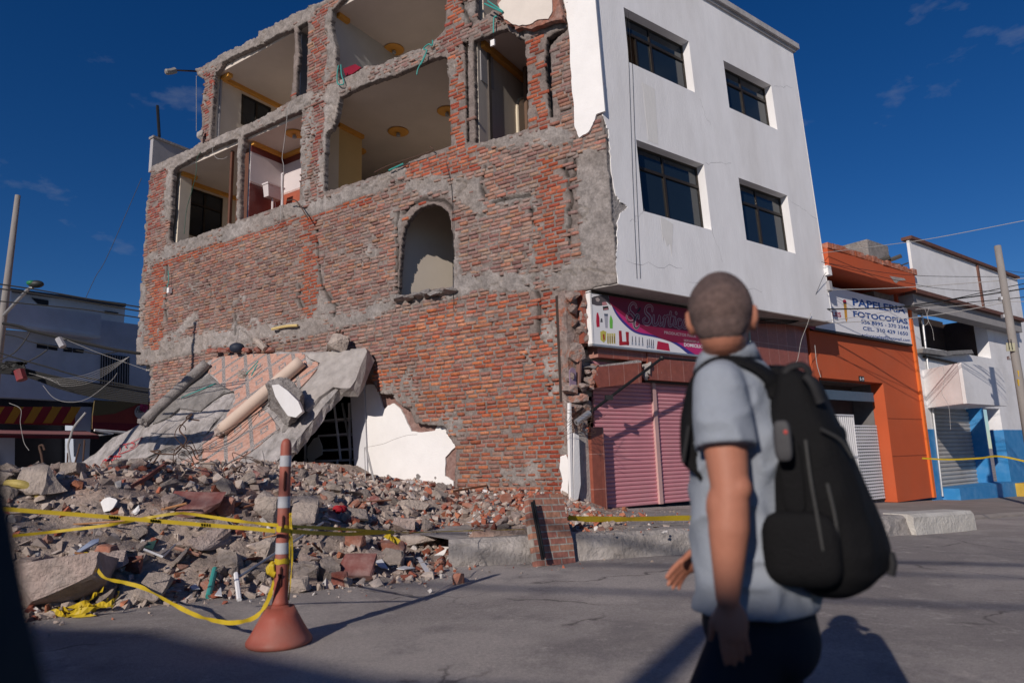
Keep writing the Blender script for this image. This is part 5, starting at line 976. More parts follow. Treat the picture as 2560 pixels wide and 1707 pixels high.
redb = lambda x, y: np.array([1, 1, 1, 1+3.5*(x > -1.4)*(y > 8.5), 1+4*(x > -1.2)*(y > 9), 1+3*(x > -1.2), 1.6, 1.])
wallw = lambda x, y: (x-C2[0])*DP[0]+(y-C2[1])*DP[1]
def c1_(x, y, r): d = float(fdist(x, y)); return d > (-.12 if x < -.8 else .06) and wallw(x, y) < -.02 and (d < 3.2 or r.random() < .5) and not (x > 1.2 and r.random() < .93)
V_, F_, Cx = scatter(11000, .014, .13, (-7.5, 1.9), (5.0, 14.3), c1_, 5, redb)
o = obj('small_debris', V_, F_, M_DEB); setcol(o, Cx); tag(o, 'countless small brick and mortar fragments covering the heap', 'debris', kind='stuff')
def c2_(x, y, r):
    d = float(fdist(x, y)); return (-.9 < d < -.02 and r.random() < math.exp(d*4.5)) or (x > 1.3 and 8.9 < y < 12.5 and wallw(x, y) < -.1 and r.random() < .35*math.exp(-(x-1.3)*1.1) and float((V3(x, y, 0)-Q)@NB) > -.5)
V_, F_, Cx = scatter(900, .008, .05, (-4.6, 4.6), (5.0, 12.5), c2_, 6, redb, 3)
o = obj('scattered_grit', V_, F_, M_DEB); setcol(o, Cx); tag(o, 'fine grit and chips scattered along the edge of the heap and on the pavement', 'debris', kind='stuff')
# ---- larger pieces, one object each
M_CH = [mat('pale mortar chunk', (.47, .40, .35), .95, .25, 7, .8, 22, dirt=(.22, .18, .16), dirtamt=.6, dscale=4, bdist=.025), mat('dark mortar chunk', (.36, .305, .27), .95, .25, 7, .8, 22, dirt=(.32, .27, .25), dirtamt=.5, dscale=4, bdist=.025), mat('pinkish mortar chunk', (.46, .36, .32), .95, .25, 7, .8, 22, dirt=(.38, .33, .30), dirtamt=.8, dscale=4, bdist=.025)]
M_BR = [mat('orange clay brick', (.36, .15, .10), .93, .2, 12, .5, 40, dirt=(.32, .25, .22), dirtamt=.9, dscale=6), mat('dark red clay brick', (.28, .085, .06), .93, .2, 12, .5, 40, dirt=(.32, .26, .23), dirtamt=.65, dscale=6)]
M_TB = mat('dusty maroon floor tile', (.22, .075, .065), .6, .2, 6, .2, dirt=(.34, .28, .25), dirtamt=.7, dscale=3)
def put_rock(name, c, size, mt, rot=(0, 0, 0), seed=1, boxy=.6, n=14, sub=2, rough=.14, label=None, cat=None, group=None, sink=.25):
    v, f = rock(size, seed, n, sub, rough, boxy); E_ = np.array(Euler(rot).to_matrix()); v = v@E_.T; v = v-V3(0, 0, v[:, 2].min())+np.asarray(c)-V3(0, 0, size[2]*sink)
    return tag(obj(name, v, f, mt, smooth=False), label, cat, group)
def kk(x, y): return (x*.35568, 1010.7+y*.35568)
def kr(x, y): return (551.3+x*.35568, 1010.7+y*.35568)
SPEC = [  # name, crop fn, box(x0,x1,y0,y1), depth/width ratio, material, label, category, boxy
 ('concrete_block', kk, (215, 650, 830, 1040), .8, M_CH[2], 'largest long grey pink block lying at the heap foot beside crumpled yellow tape', 'block', .97),
 ('concrete_chunk', kk, (1650, 1795, 345, 535), .8, M_CH[0], 'rough upright grey lump just left of the orange post, above the yellow tape', 'concrete chunk', .8),
 ('concrete_slab', kk, (1868, 2045, 370, 550), .7, M_CH[0], 'flat pale slab leaning down to the right of the orange post', 'slab', .95),
 ('boulder', kk, (1205, 1440, 575, 700), .8, M_CH[2], 'wide pinkish boulder just under the tight yellow tape', 'boulder', .7),
 ('boulder', kk, (1420, 1555, 695, 835), .8, M_CH[0], 'rounded grey boulder in the dark hollow left of the orange post', 'boulder', .5),
 ('boulder', kk, (1660, 1785, 650, 795), .8, M_CH[0], 'tall grey boulder touching the left side of the orange post', 'boulder', .6),
 ('brick', kk, (1402, 1505, 385, 490), .6, M_BR[0], 'orange brick piece standing on end above the tape', 'brick', .95),
 ('brick', kk, (618, 738, 705, 790), .6, M_BR[0], 'orange brick next to the pale blue board', 'brick', .97),
 ('brick', kk, (800, 905, 775, 862), .6, M_BR[1], 'square pinkish brick above the sagging yellow tape', 'brick', .97),
 ('concrete_slab', kk, (540, 790, 755, 885), .5, M_CH[2], 'flat dusty slab under the pale blue board', 'slab', .95),
 ('concrete_chunk', kk, (745, 910, 950, 1050), .8, M_CH[0], 'flat topped grey piece on the street edge behind the hanging tape', 'concrete chunk', .8),
 ('concrete_slab', kk, (905, 1060, 910, 1035), .5, M_CH[1], 'thin grey slab leaning behind the hanging tape', 'slab', .95),
 ('concrete_chunk', kk, (1888, 2095, 800, 910), .8, M_CH[0], 'oval flat grey stone right of the post foot', 'concrete chunk', .6),
 ('concrete_chunk', kk, (1865, 2000, 895, 980), .8, M_CH[0], 'small round grey stone nearest the street right of the post', 'concrete chunk', .6),
 ('concrete_chunk', kk, (180, 410, 200, 345), .9, M_CH[0], 'big grey lump on the left crest of the heap', 'concrete chunk', .7),
 ('tile_plate', kk, (1110, 1400, 350, 490), .4, M_TB, 'large dark maroon tiled plate tipped over in the middle of the heap', 'tile plate', .97),
 ('concrete_chunk', kk, (1060, 1175, 365, 475), .8, M_CH[2], 'pink grey lump at the left end of the maroon plate', 'concrete chunk', .7),
 ('brick', kr, (1375, 1445, 862, 930), .7, M_BR[0], 'single orange brick piece alone on the street in front of the kerb', 'brick', .9),
 ('tile_plate', kr, (645, 860, 760, 895), .35, M_TB, 'flat piece with a dark red tiled face right of the oval stone', 'tile plate', .95),
 ('brick', kr, (900, 1060, 665, 742), .5, M_BR[0], 'two fused bricks near the loose end of the tape', 'brick', .97),
 ('concrete_chunk', kr, (1045, 1275, 612, 685), .7, M_CH[0], 'long pale block lying on the kerb right of the tape end', 'block', .85),
 ('brick', kr, (672, 800, 612, 690), .5, M_BR[0], 'orange pink block behind the tape with white strips on it', 'brick', .95),
 ('concrete_chunk', kr, (990, 1120, 515, 590), .6, M_CH[2], 'flat slab piece on the heap above the tape end', 'slab', .9),
 ('concrete_chunk', kr, (675, 835, 458, 520), .6, M_CH[1], 'grey rough piece beside the red cloth', 'concrete chunk', .8),
 ('brick', kr, (600, 690, 862, 945), .6, M_BR[1], 'dusty brick stump at the heap foot left of the dark red tile', 'brick', .95),
 ('concrete_chunk', kr, (1020, 1210, 395, 450), .5, M_CH[0], 'flat beige block lying before the white plaster wall', 'block', .9),
 ('brick', kr, (1440, 1535, 408, 440), .5, M_BR[0], 'whole orange brick lying flat near the foot of the brick wall', 'brick', .97),
 ('brick', kr, (1680, 1750, 350, 410), .6, M_BR[0], 'orange brick standing close to the leaning brick panel', 'brick', .97),
 ('plaster_flake', kk, (645, 735, 383, 462), .1, M_WHITE2, 'white plaster flake standing on the dusty slope', 'plaster flake', .6),
 ('plaster_flake', kk, (858, 895, 428, 482), .3, M_WHITE2, 'small white flake right of the bigger one on the slope', 'plaster flake', .6),
 ('plaster_flake', kk, (155, 200, 235, 305), .1, M_WHITE2, 'white flake on the left crest of the heap', 'plaster flake', .6),
 ('plaster_flake', kr, (1460, 1645, 498, 530), .5, M_WHITE2, 'wide white flake lying on the heap in front of the brick wall', 'plaster flake', .6)]
for i, (nm, kf, (x0, x1, y0, y1), rt, mt, lb, ct, bx) in enumerate(SPEC):
    a = kf((x0+x1)/2, y1); p = rhit(*a); dist = np.linalg.norm(p-CAM); sc_ = dist*KD/F*.35568; wd = (x1-x0)*sc_; ht = (y1-y0)*sc_
    if nm in ('concrete_slab', 'tile_plate'): sz = (wd*1.05, ht*1.3, .09); rot = (.7, random.uniform(-.15, .15), 0)
    elif nm == 'plaster_flake': sz = (wd, ht*1.1, .02); rot = (1.1 if ht > wd*.5 else .1, .3 if ht > wd*.5 else 0, 0)
    else: sz = (wd*1.05, wd*rt, ht*1.08); rot = (random.uniform(-.12, .12), random.uniform(-.15, .15), random.uniform(-.3, .3))
    put_rock(nm, p, sz, mt, rot, 300+i, bx, 26 if bx > .9 else 16, 2, .06 if bx > .9 else .13, lb, ct, None, .05)
KINDS = [('concrete_chunk', 'grey mortar lump lying loose in the rubble heap', 'concrete chunk', 'loose grey lumps in the rubble heap'), ('brick', 'broken clay brick lying loose in the rubble heap', 'brick', 'loose bricks in the rubble heap'), ('plaster_flake', 'thin pale plaster or tile flake in the rubble heap', 'plaster flake', 'loose flakes in the rubble heap')]
protos = []
def proto(kind, j):
    if kind == 0: v, f = rock((1, random.uniform(.6, .95), random.uniform(.45, .8)), 400+j, 14, 2, .13, random.uniform(.45, .85)); mt = M_CH[j % 3]
    elif kind == 1: v, f = rock((1, .5, .34), 430+j, 30, 1, .05, .99); mt = M_BR[j % 2]
    else: v, f = rock((1, random.uniform(.5, .9), .07), 460+j, 9, 1, .05, .6); mt = [M_WHITE2, M_TB, M_CH[0], M_CH[2]][j % 4]
    me = bpy.data.meshes.new(KINDS[kind][0]); me.from_pydata(v.tolist(), [], f); me.materials.append(mt); me.update(); return me
PRO = [[proto(k, j) for j in range(8)] for k in range(3)]
r_ = random.Random(77); cnt = 0
while cnt < 260:
    x = r_.uniform(-6.8, 1.4); y = r_.uniform(5.6, 13.2); d = float(fdist(x, y))
    if d < .03 or wallw(x, y) > -.3 or (d > 3.0 and r_.random() < .6) or (x < -2.2 and d > 1.3 and r_.random() < .6): continue
    if x > -.9 and r_.random() < .45: continue
    k = r_.choices((0, 1, 2), (6, 1.3, 1.2) if x < -1.2 else (3, 3.4, 1.4))[0]; s = {0: r_.uniform(.11, .30), 1: r_.uniform(.12, .22), 2: r_.uniform(.12, .28)}[k]
    if x > -1: s *= .72
    if k == 0 and d < .8 and r_.random() < .5: s *= 1.25
    nm, lb, ct, gp = KINDS[k]; o = bpy.data.objects.new(nm, r_.choice(PRO[k])); COL.objects.link(o)
    o.location = (x, y, float(HM(x, y))+s*.14); o.rotation_euler = (r_.uniform(-.7, .7), r_.uniform(-.7, .7), r_.uniform(0, 6.28)); o.scale = (s, s, s); dx_ = o.location; q = V3(*dx_)-CAM; px_ = (CX+F*(q@RT)/(q@FW))/KD; wh = 'at the left end of the heap' if px_ < 330 else 'left of the orange post' if px_ < 610 else 'just right of the orange post' if px_ < 850 else 'before the white plaster' if px_ < 1060 else 'below the bare brick wall'
    tag(o, ('small ' if s < .17 else 'large ' if s > .24 else '')+{0: 'grey lump', 1: 'clay brick piece', 2: 'thin pale flake'}[k]+(' low near the street, ' if d < 1.0 else ' higher up the heap, ')+wh, ct, gp); cnt += 1
# boards, pipes, rods in the heap
def P_(k, x, y, lift=0.0): p = rhit(*k(x, y)); return p+V3(0, 0, lift)
def stick(name, a, b, r, mt, label, cat, n=6): return tag(MB().tube([a, b], r, n).put(name, mt), label, cat)
def board(name, pts, mt, label, cat, th=.012, lift=.05):
    P = [P_(*p, lift) for p in pts]; nn = np.cross(P[1]-P[0], P[2]-P[0]); nn /= np.linalg.norm(nn)
    pr_ = [p-nn*np.dot(p-P[0], nn) for p in P]; return tag(MB().prism(pr_, -nn*th).put(name, mt), label, cat)
board('board', [(kk, 452, 822), (kk, 632, 720), (kk, 635, 700), (kk, 590, 708), (kk, 505, 775)], mat('pale blue painted board', (.36, .42, .55), .6, .05), 'pale blue board jammed between rocks on the lower left', 'board', .02, .1)
board('board', [(kk, 840, 350), (kk, 930, 300), (kk, 1065, 205), (kk, 1040, 195)], mat('maroon plank', (.20, .07, .055), .7, .2, 5, .2), 'long maroon plank lying up the dusty slope', 'plank', .04, .1)
board('glass_shard', [(kk, 900, 730), (kk, 1008, 700), (kk, 985, 760), (kk, 930, 750)], mat('grey green glass', (.06, .12, .10), .2, .05), 'grey green glass shard in the heap', 'glass shard', .01, .08)
for k_, pts, lb in ((kr, [(1140, 790), (1165, 785), (1232, 885), (1200, 890)], 'narrow pale blue sheet lying on the gravel edge'), (kr, [(1010, 862), (1060, 845), (1130, 858), (1060, 876)], 'white sheet lying flat on the street edge'), (kr, [(855, 800), (905, 785), (962, 868), (900, 850)], 'grey white board leaning at the gravel edge'), (kk, [(1225, 985), (1260, 965), (1290, 1000), (1240, 1010)], 'small white scrap at the heap foot'), (kk, [(1385, 1040), (1425, 985), (1432, 1045)], 'white triangle scrap beside the teal tube'), (kr, [(1480, 625), (1520, 618), (1560, 648), (1530, 655)], 'grey sheet on the kerb near the leaning brick panel')):
    board('board_scrap', [(k_, *p) for p in pts], mat('white coated board', (.56, .57, .60), .6, .06), lb, 'board scrap', .008, .05)
stick('pipe', P_(kk, 1345, 1030, .03), P_(kk, 1385, 900, .10), .028, M_TEAL, 'short teal tube sticking up at the heap foot', 'tube', 10)
stick('rod', P_(kk, 1540, 965, .12), P_(kk, 2085, 625, .16), .014, M_STEEL, 'long thin grey rod passing behind the orange post', 'rod')
stick('rod', P_(kk, 1520, 960, .14), P_(kk, 1545, 1045, .02), .022, M_WHITE, 'short white tube beside the heap foot', 'tube')
stick('strip', P_(kk, 925, 770, .1), P_(kk, 1050, 820, .1), .012, M_WHITE, 'thin white strip bent over the stones', 'strip'); stick('strip', P_(kk, 1050, 820, .1), P_(kk, 1128, 750, .12), .010, M_STEEL, 'thin grey strip next to the white one', 'strip')
stick('plank', P_(kk, 1130, 760, .1), P_(kk, 1285, 800, .09), .018, mat('raw pink timber', (.45, .25, .18), .8), 'pink timber batten in the heap', 'batten'); stick('batten', P_(kr, 1370, 370, .1), P_(kr, 1610, 330, .12), .02, M_WOODL, 'raw wood batten on the rubble below the brick wall', 'batten')
tag(MB().tube(bez([P_(kk, 40, 345, .1), P_(kk, 120, 360, .12), P_(kk, 200, 375, .1), P_(kk, 270, 400, .05)], 5), .045, 10).put('yellow_pipe', mat('dirty yellow plastic pipe', (.42, .33, .10), .6, .1)), 'dirty yellow pipe on the far left of the heap', 'pipe')
o = MB()
for i in range(5): o.ball(P_(kr, 645+i*9-18, 468+(i % 2)*10, .05), (.06, .05, .045), 8, 6)
tag(o.put('red_cloth', mat('bright red cloth', (.42, .02, .03), .8, .1), smooth=True), 'bright red cloth scrap on the rubble', 'cloth')
# twisted reinforcement bars
def bar(pts, r, label, mt=M_REBAR, name='steel_bar', cat='steel bar'): return tag(MB().tube(bez(pts, 7), r, 6).put(name, mt), label, cat)
def kg(x, y): return (x*.17576, 863.7+y*.17576)
def B(k, Y, pts): return [at(*k(*p), Y) for p in pts]
bar(B(kg, 9.2, [(570, 1250), (545, 1050), (515, 930), (530, 905), (560, 905), (582, 965)]), .014, 'steel bar hooked at its top on the left crest of the heap')
bar(B(kg, 9.0, [(560, 1520), (800, 1430), (905, 1280), (925, 1180), (905, 1030), (890, 900), (925, 780), (970, 660), (1120, 475)]), .013, 'tallest kinked grey bar rising left of the fallen slab', M_WIREG)
bar(B(kg, 9.3, [(875, 1270), (885, 1000)]), .010, 'short straight upright bar left of the kinked bar'); bar(B(kg, 9.3, [(955, 1220), (1000, 1060), (1045, 880)]), .010, 'straight bar leaning right beside the kinked bar'); bar(B(kg, 9.5, [(1085, 1110), (1105, 830)]), .011, 'upright bar nearest the edge of the fallen slab')
bar(B(kg, 8.6, [(620, 1560), (570, 1400), (580, 1330), (620, 1260)]), .010, 'curved wire on the left of the heap')
r2 = random.Random(4)
for i in range(16):
    x, y = r2.uniform(980, 1650), r2.uniform(120, 330); p = P_(kk, x, y, .05); q = [p]
    for k in range(5): q.append(q[-1]+V3(r2.uniform(-.16, .2), r2.uniform(-.06, .06), r2.uniform(-.08, .22 if k < 3 else .02)))
    tag(MB().tube(bez(q, 5), r2.choice((.004, .006, .010)), 5).put('steel_wire', M_REBAR), 'twisted thin wire sticking out below the fallen slab', 'wire', 'twisted wires below the fallen slab')
for i in range(14):
    x, y = r2.uniform(300, 2300), r2.uniform(380, 900); p = P_(kk, x, y, .04); a = r2.uniform(0, 6.28); l = r2.uniform(.2, .6)
    tag(MB().tube([p, p+V3(math.cos(a)*l, math.sin(a)*l*.4, r2.uniform(0, .12))], r2.uniform(.006, .014), 5).put('splinter', r2.choice((M_WOODL, M_WIREG, M_WOOD))), 'thin splinter or rod lying in the rubble heap', 'splinter', 'splinters in the rubble heap')
# ================================================================== leaning brick panel
bp_ = thing('brick_fragment', 'square fragment of bricks leaning on the kerb with a black steel bar on it', 'brick panel', gz(1277, 1300))
b0, b1 = gz(1235, 1302), gz(1322, 1291); t0, t1 = at(1213, 1141, b0[1]+.17), at(1293, 1133, b1[1]+.17)
bn = np.cross(b1-b0, t0-b0); bn /= np.linalg.norm(bn); jl = [b0, b0*.5+b1*.5, b1, b1*.7+t1*.3+V3(.015, 0, 0), b1*.3+t1*.7-V3(.01, 0, 0), t1, t1*.4+t0*.6+V3(0, 0, .02), t0, t0*.6+b0*.4-V3(.012, 0, 0)]
M_PANEL, nn_, bb_ = nodes('mortared brick panel'); uvn = nn_.node_tree if False else None
nt2 = M_PANEL.node_tree; A_ = nt2.nodes.new; br = A_('ShaderNodeTexBrick'); uv_ = A_('ShaderNodeUVMap'); nt2.links.new(uv_.outputs[0], br.inputs[0]); br.inputs['Scale'].default_value = 1; br.inputs['Brick Width'].default_value = .22; br.inputs['Row Height'].default_value = .075; br.inputs['Mortar Size'].default_value = .008
br.inputs['Color1'].default_value = (.26, .10, .08, 1); br.inputs['Color2'].default_value = (.34, .17, .11, 1); br.inputs['Mortar'].default_value = (.30, .27, .24, 1); nz_ = A_('ShaderNodeTexNoise'); nz_.inputs['Scale'].default_value = 14; nz_.inputs['Detail'].default_value = 8
mr_ = A_('ShaderNodeMapRange'); mr_.inputs[1].default_value = .3; mr_.inputs[2].default_value = .7; mr_.inputs[3].default_value = .7; mr_.inputs[4].default_value = 1.3; nt2.links.new(nz_.outputs[0], mr_.inputs[0]); ml_ = A_('ShaderNodeVectorMath'); ml_.operation = 'SCALE'; nt2.links.new(br.outputs[0], ml_.inputs[0]); nt2.links.new(mr_.outputs[0], ml_.inputs['Scale']); nt2.links.new(ml_.outputs[0], bb_.inputs['Base Color']); bb_.inputs['Roughness'].default_value = .95
bm_ = A_('ShaderNodeBump'); bm_.invert = True; bm_.inputs['Strength'].default_value = .8; bm_.inputs['Distance'].default_value = .012; nt2.links.new(br.outputs['Fac'], bm_.inputs['Height']); nt2.links.new(bm_.outputs[0], bb_.inputs['Normal'])
o = MB().prism(jl, -bn*.10 if bn[1] < 0 else bn*.10).put('bricks', M_PANEL, bp_); ex = (b1-b0)/np.linalg.norm(b1-b0); planeuv(o, ex, (t0-b0)/np.linalg.norm(t0-b0), b0)
f0 = -abs(1)*(-bn if bn[1] < 0 else bn)
qa, qb = at(1222, 1152, b0[1]+.12), at(1247, 1284, b0[1]-.03); MB().tube([qa-V3(0, .03, 0), qb-V3(0, .03, 0)], .02, 4).put('steel_bar', M_BLACK, bp_); MB().tube([qa+V3(.02, -.03, .02), qb+V3(.02, -.03, .02)], .012, 4).put('steel_bar', M_BLACK, bp_)
# ================================================================== fallen floor slab
a_, z_ = uvA(830, 800, -.2); P1 = PA(a_, z_, -.2); a_, z_ = uvA(500, 820, -.2); P2 = PA(a_, z_, -.2); P3 = at(545, 1125, 14.2); SN = np.cross(P2-P1, P3-P1); SN /= np.linalg.norm(SN); SN = SN if SN[2] > 0 else -SN
def S_(x, y, d=0.0): return onplane(x, y, P1+SN*d, SN)
FS = thing('fallen_slab', 'tilted broken floor slab with pink patterned tiles sliding off the brick wall', 'fallen slab', P3)
ed = [(165, 1092), (178, 1070), (205, 1048), (232, 1025), (256, 1003), (300, 986), (335, 962), (370, 930), (420, 880), (455, 845), (486, 822), (560, 815), (640, 808), (720, 806), (790, 800), (836, 797), (838, 806), (818, 850), (790, 880), (758, 912), (728, 948), (700, 985), (672, 1020), (655, 1035), (610, 1085), (578, 1118), (545, 1135), (420, 1180), (250, 1180)]
r = random.Random(12); edj = []
for i in range(len(ed)):
    a, b = np.array(ed[i]), np.array(ed[(i+1) % len(ed)])
    for k in range(3): edj.append(a+(b-a)*k/3+(np.array([r.uniform(-2.2, 2.2), r.uniform(-2.2, 2.2)]) if k else 0))
top = [S_(*p) for p in edj]
def roughslab(name, loop, nrm, th, mt, parent, res=.09, amp=.02, seed=1, **kw):
    """slab with an uneven top: outline, interior grid, rough side"""
    ex = loop[1]-loop[0]; ex = np.cross(nrm, V3(0, 0, 1)); ex /= np.linalg.norm(ex); ey = np.cross(nrm, ex); o_ = loop[0]; L2 = [(float((p-o_)@ex), float((p-o_)@ey)) for p in loop]
    x0, x1 = min(p[0] for p in L2), max(p[0] for p in L2); y0, y1 = min(p[1] for p in L2), max(p[1] for p in L2)
    gx = np.arange(x0, x1, res); gy = np.arange(y0, y1, res); G = np.array([(a, b) for a in gx for b in gy]); d = polydist(G[:, 0], G[:, 1], L2); G = G[d > res*.5]
    from mathutils.geometry import delaunay_2d_cdt
    pts = [Vector(p) for p in L2]+[Vector(p) for p in G]; res_ = delaunay_2d_cdt(pts, [], [list(range(len(L2)))], 1, 1e-5)
    v2 = np.array([tuple(p) for p in res_[0]]); fc = [tuple(f) for f in res_[2]]; n_ = len(v2); dd = polydist(v2[:, 0], v2[:, 1], L2)
    h = amp*vnoise(v2[:, 0], v2[:, 1], seed, 5, 2.0)*2-.03*np.exp(-np.abs(dd)/.06)*(1+vnoise(v2[:, 0], v2[:, 1], seed+1, 3, 4))
    T_ = [o_+ex*a+ey*b+nrm*hh for (a, b), hh in zip(v2, h)]
    if np.dot(np.cross(T_[fc[0][1]]-T_[fc[0][0]], T_[fc[0][2]]-T_[fc[0][0]]), nrm) < 0: fc = [f[::-1] for f in fc]
    m = MB(); m.add(T_, fc); r = random.Random(seed); nl = len(loop)
    m1 = [p-nrm*(th*.5)+V3(*[r.uniform(-.04, .04) for _ in range(3)]) for p in loop]; m2 = [p-nrm*th+V3(*[r.uniform(-.02, .02) for _ in range(3)]) for p in loop]
    top_ = [p-nrm*.035 for p in loop]; m.add(top_+m1+m2, [(i, (i+1) % nl, nl+(i+1) % nl, nl+i) for i in range(nl)]+[(nl+i, nl+(i+1) % nl, 2*nl+(i+1) % nl, 2*nl+i) for i in range(nl)]+[tuple(2*nl+i for i in range(nl))[::-1]])
    return m.put(name, mt, parent, **kw)
M_SLAB = mat('torn screed concrete', (.45, .42, .41), .95, .25, 4, 1.0, 9, dirt=(.20, .185, .175), dirtamt=1.0, dscale=2.6, stretch=(1.4, 1, 1), bdist=.03)
roughslab('slab', top, SN, .24, M_SLAB, FS, .10, .018, 5)
# patterned tiles
M_TILE, _, bt = nodes('pink patterned floor tile'); ntt = M_TILE.node_tree; Nn = ntt.nodes.new; Lt = ntt.links.new
def mth(op, a, b=None):
    q = Nn('ShaderNodeMath'); q.operation = op
    for i, x in enumerate((a, b)):
        if x is None: continue
        if isinstance(x, (int, float)): q.inputs[i].default_value = x
        else: Lt(x, q.inputs[i])
    return q.outputs[0]
uvt = Nn('ShaderNodeUVMap'); sx = Nn('ShaderNodeSeparateXYZ'); Lt(uvt.outputs[0], sx.inputs[0]); ts = .47
ax = mth('MULTIPLY', mth('ABSOLUTE', mth('SUBTRACT', mth('FRACT', mth('DIVIDE', sx.outputs[0], ts*2)), .5)), 2.0); ay = mth('MULTIPLY', mth('ABSOLUTE', mth('SUBTRACT', mth('FRACT', mth('DIVIDE', sx.outputs[1], ts*2)), .5)), 2.0)
d_ = mth('ADD', ax, ay); ring = mth('LESS_THAN', mth('ABSOLUTE', mth('SUBTRACT', d_, 1.0)), .15); ctr = mth('LESS_THAN', mth('ABSOLUTE', mth('SUBTRACT', d_, .24)), .07); ctr2 = mth('LESS_THAN', mth('ABSOLUTE', mth('SUBTRACT', d_, 1.76)), .07)
gray = mth('MAXIMUM', ring, mth('MAXIMUM', ctr, ctr2)); gx_ = mth('LESS_THAN', mth('FRACT', mth('DIVIDE', sx.outputs[0], ts)), .02); gy_ = mth('LESS_THAN', mth('FRACT', mth('DIVIDE', sx.outputs[1], ts)), .02); grt = mth('MAXIMUM', gx_, gy_)
n1 = Nn('ShaderNodeTexNoise'); n1.inputs['Scale'].default_value = 55; n1.inputs['Detail'].default_value = 3; Lt(uvt.outputs[0], n1.inputs[0]); n2 = Nn('ShaderNodeTexNoise'); n2.inputs['Scale'].default_value = 12; n2.inputs['Detail'].default_value = 6; Lt(uvt.outputs[0], n2.inputs[0])
r1 = Nn('ShaderNodeValToRGB'); r1.color_ramp.elements[0].position = .46; r1.color_ramp.elements[0].color = (.06, .06, .065, 1); r1.color_ramp.elements[1].position = .54; r1.color_ramp.elements[1].color = (.42, .38, .36, 1); Lt(n1.outputs[0], r1.inputs[0])
r2_ = Nn('ShaderNodeValToRGB'); r2_.color_ramp.elements[0].position = .35; r2_.color_ramp.elements[0].color = (.42, .22, .16, 1); r2_.color_ramp.elements[1].position = .7; r2_.color_ramp.elements[1].color = (.56, .35, .28, 1); Lt(n2.outputs[0], r2_.inputs[0])
m1_ = Nn('ShaderNodeMixRGB'); Lt(gray, m1_.inputs[0]); Lt(r2_.outputs[0], m1_.inputs[1]); Lt(r1.outputs[0], m1_.inputs[2]); m2_ = Nn('ShaderNodeMixRGB'); Lt(grt, m2_.inputs[0]); Lt(m1_.outputs[0], m2_.inputs[1]); m2_.inputs[2].default_value = (.42, .33, .29, 1)
n3 = Nn('ShaderNodeTexNoise'); n3.inputs['Scale'].default_value = 1.6; n3.inputs['Detail'].default_value = 9; n3.inputs['Roughness'].default_value = .68; Lt(uvt.outputs[0], n3.inputs[0]); mr3 = Nn('ShaderNodeMapRange'); mr3.inputs[1].default_value = .50; mr3.inputs[2].default_value = .76; mr3.inputs[4].default_value = .6; Lt(n3.outputs[0], mr3.inputs[0])
m3_ = Nn('ShaderNodeMixRGB'); Lt(mr3.outputs[0], m3_.inputs[0]); Lt(m2_.outputs[0], m3_.inputs[1]); m3_.inputs[2].default_value = (.36, .31, .28, 1); Lt(m3_.outputs[0], bt.inputs['Base Color']); bt.inputs['Roughness'].default_value = .55
TX = (P2-P1)/np.linalg.norm(P2-P1); TY = np.cross(SN, TX); TX, TY = TX*math.cos(.0)+TY*math.sin(.0), TY
def tiles(pts, label=None):
    lp = [S_(*k5(*p), .035) for p in pts]; lp = [np.array(p) for p in jitter([tuple(q) for q in [*lp, lp[0]]], .0, 1)][:-1]
    jl_ = []
    for i in range(len(lp)):
        a, b = lp[i], lp[(i+1) % len(lp)]; jl_.append(a); e = b-a
        for t in (.33, .66): jl_.append(a+e*t+TX*r.uniform(-.03, .03)+TY*r.uniform(-.03, .03))
    o = MB().prism(jl_, -SN*.03).put('tile_field', M_TILE, FS); planeuv(o, TX, TY, P1); return o
tiles([(905, 172), (960, 165), (1200, 150), (1430, 145), (1450, 200), (1400, 300), (1180, 460), (1240, 520), (1290, 590), (1180, 680), (1060, 770), (1000, 830), (930, 875), (830, 880), (720, 870), (660, 835), (700, 790), (820, 740), (835, 650), (940, 590), (960, 530), (1010, 470), (1030, 430), (1025, 372), (945, 345), (925, 300), (870, 262), (885, 210)])
tiles([(1455, 215), (1510, 195), (1525, 225), (1470, 290), (1400, 360), (1370, 350), (1400, 290)])
tiles([(210, 1105-270), (290, 815), (330, 835), (250, 850)])
def roughpoly(name, pts, d, th, mt, seed, amp=.02): return roughslab(name, [S_(*k5(*p), d) for p in pts], SN, th, mt, FS, .08, amp, seed)
M_SCR = mat('dark torn screed', (.25, .235, .225), .95, .3, 4, 1.0, 12, dirt=(.36, .34, .33), dirtamt=.8, dscale=2.5, bdist=.04)
roughpoly('broken_screed', [(600, 440), (760, 330), (870, 270), (930, 320), (1010, 372), (960, 372), (880, 430), (820, 480), (700, 470), (640, 520), (540, 560)], .07, .08, M_SCR, 21, .03)
roughpoly('broken_screed', [(520, 580), (650, 520), (700, 480), (820, 490), (890, 430), (1020, 400), (990, 450), (900, 560), (850, 620), (700, 640), (560, 625)], .05, .06, M_SLAB, 22, .03)
# bent flap with a thick broken edge at the upper right
flap = [S_(*k5(*p), .10) for p in [(1440, 150), (1560, 140), (1700, 130), (1790, 110), (1800, 130), (1760, 220), (1735, 300), (1700, 345), (1650, 350), (1600, 340), (1520, 400), (1440, 480), (1400, 450), (1400, 370), (1500, 250), (1525, 200), (1470, 180)]]
roughslab('bent_flap', flap, SN, .34, M_CONCL, FS, .1, .03, 31)['label'] = 'thick pale concrete flap at the upper end'
rubblemesh('broken_edge', [(S_(*k5(*p), -.12), (s, s*.8, s)) for p, s in (((1500, 420), .35), ((1460, 480), .4), ((1400, 560), .42), ((1360, 610), .36), ((1300, 640), .3), ((1560, 350), .3), ((1620, 320), .28), ((1240, 700), .25), ((1180, 760), .2), ((1100, 830), .22))], M_CONC, FS, 120)
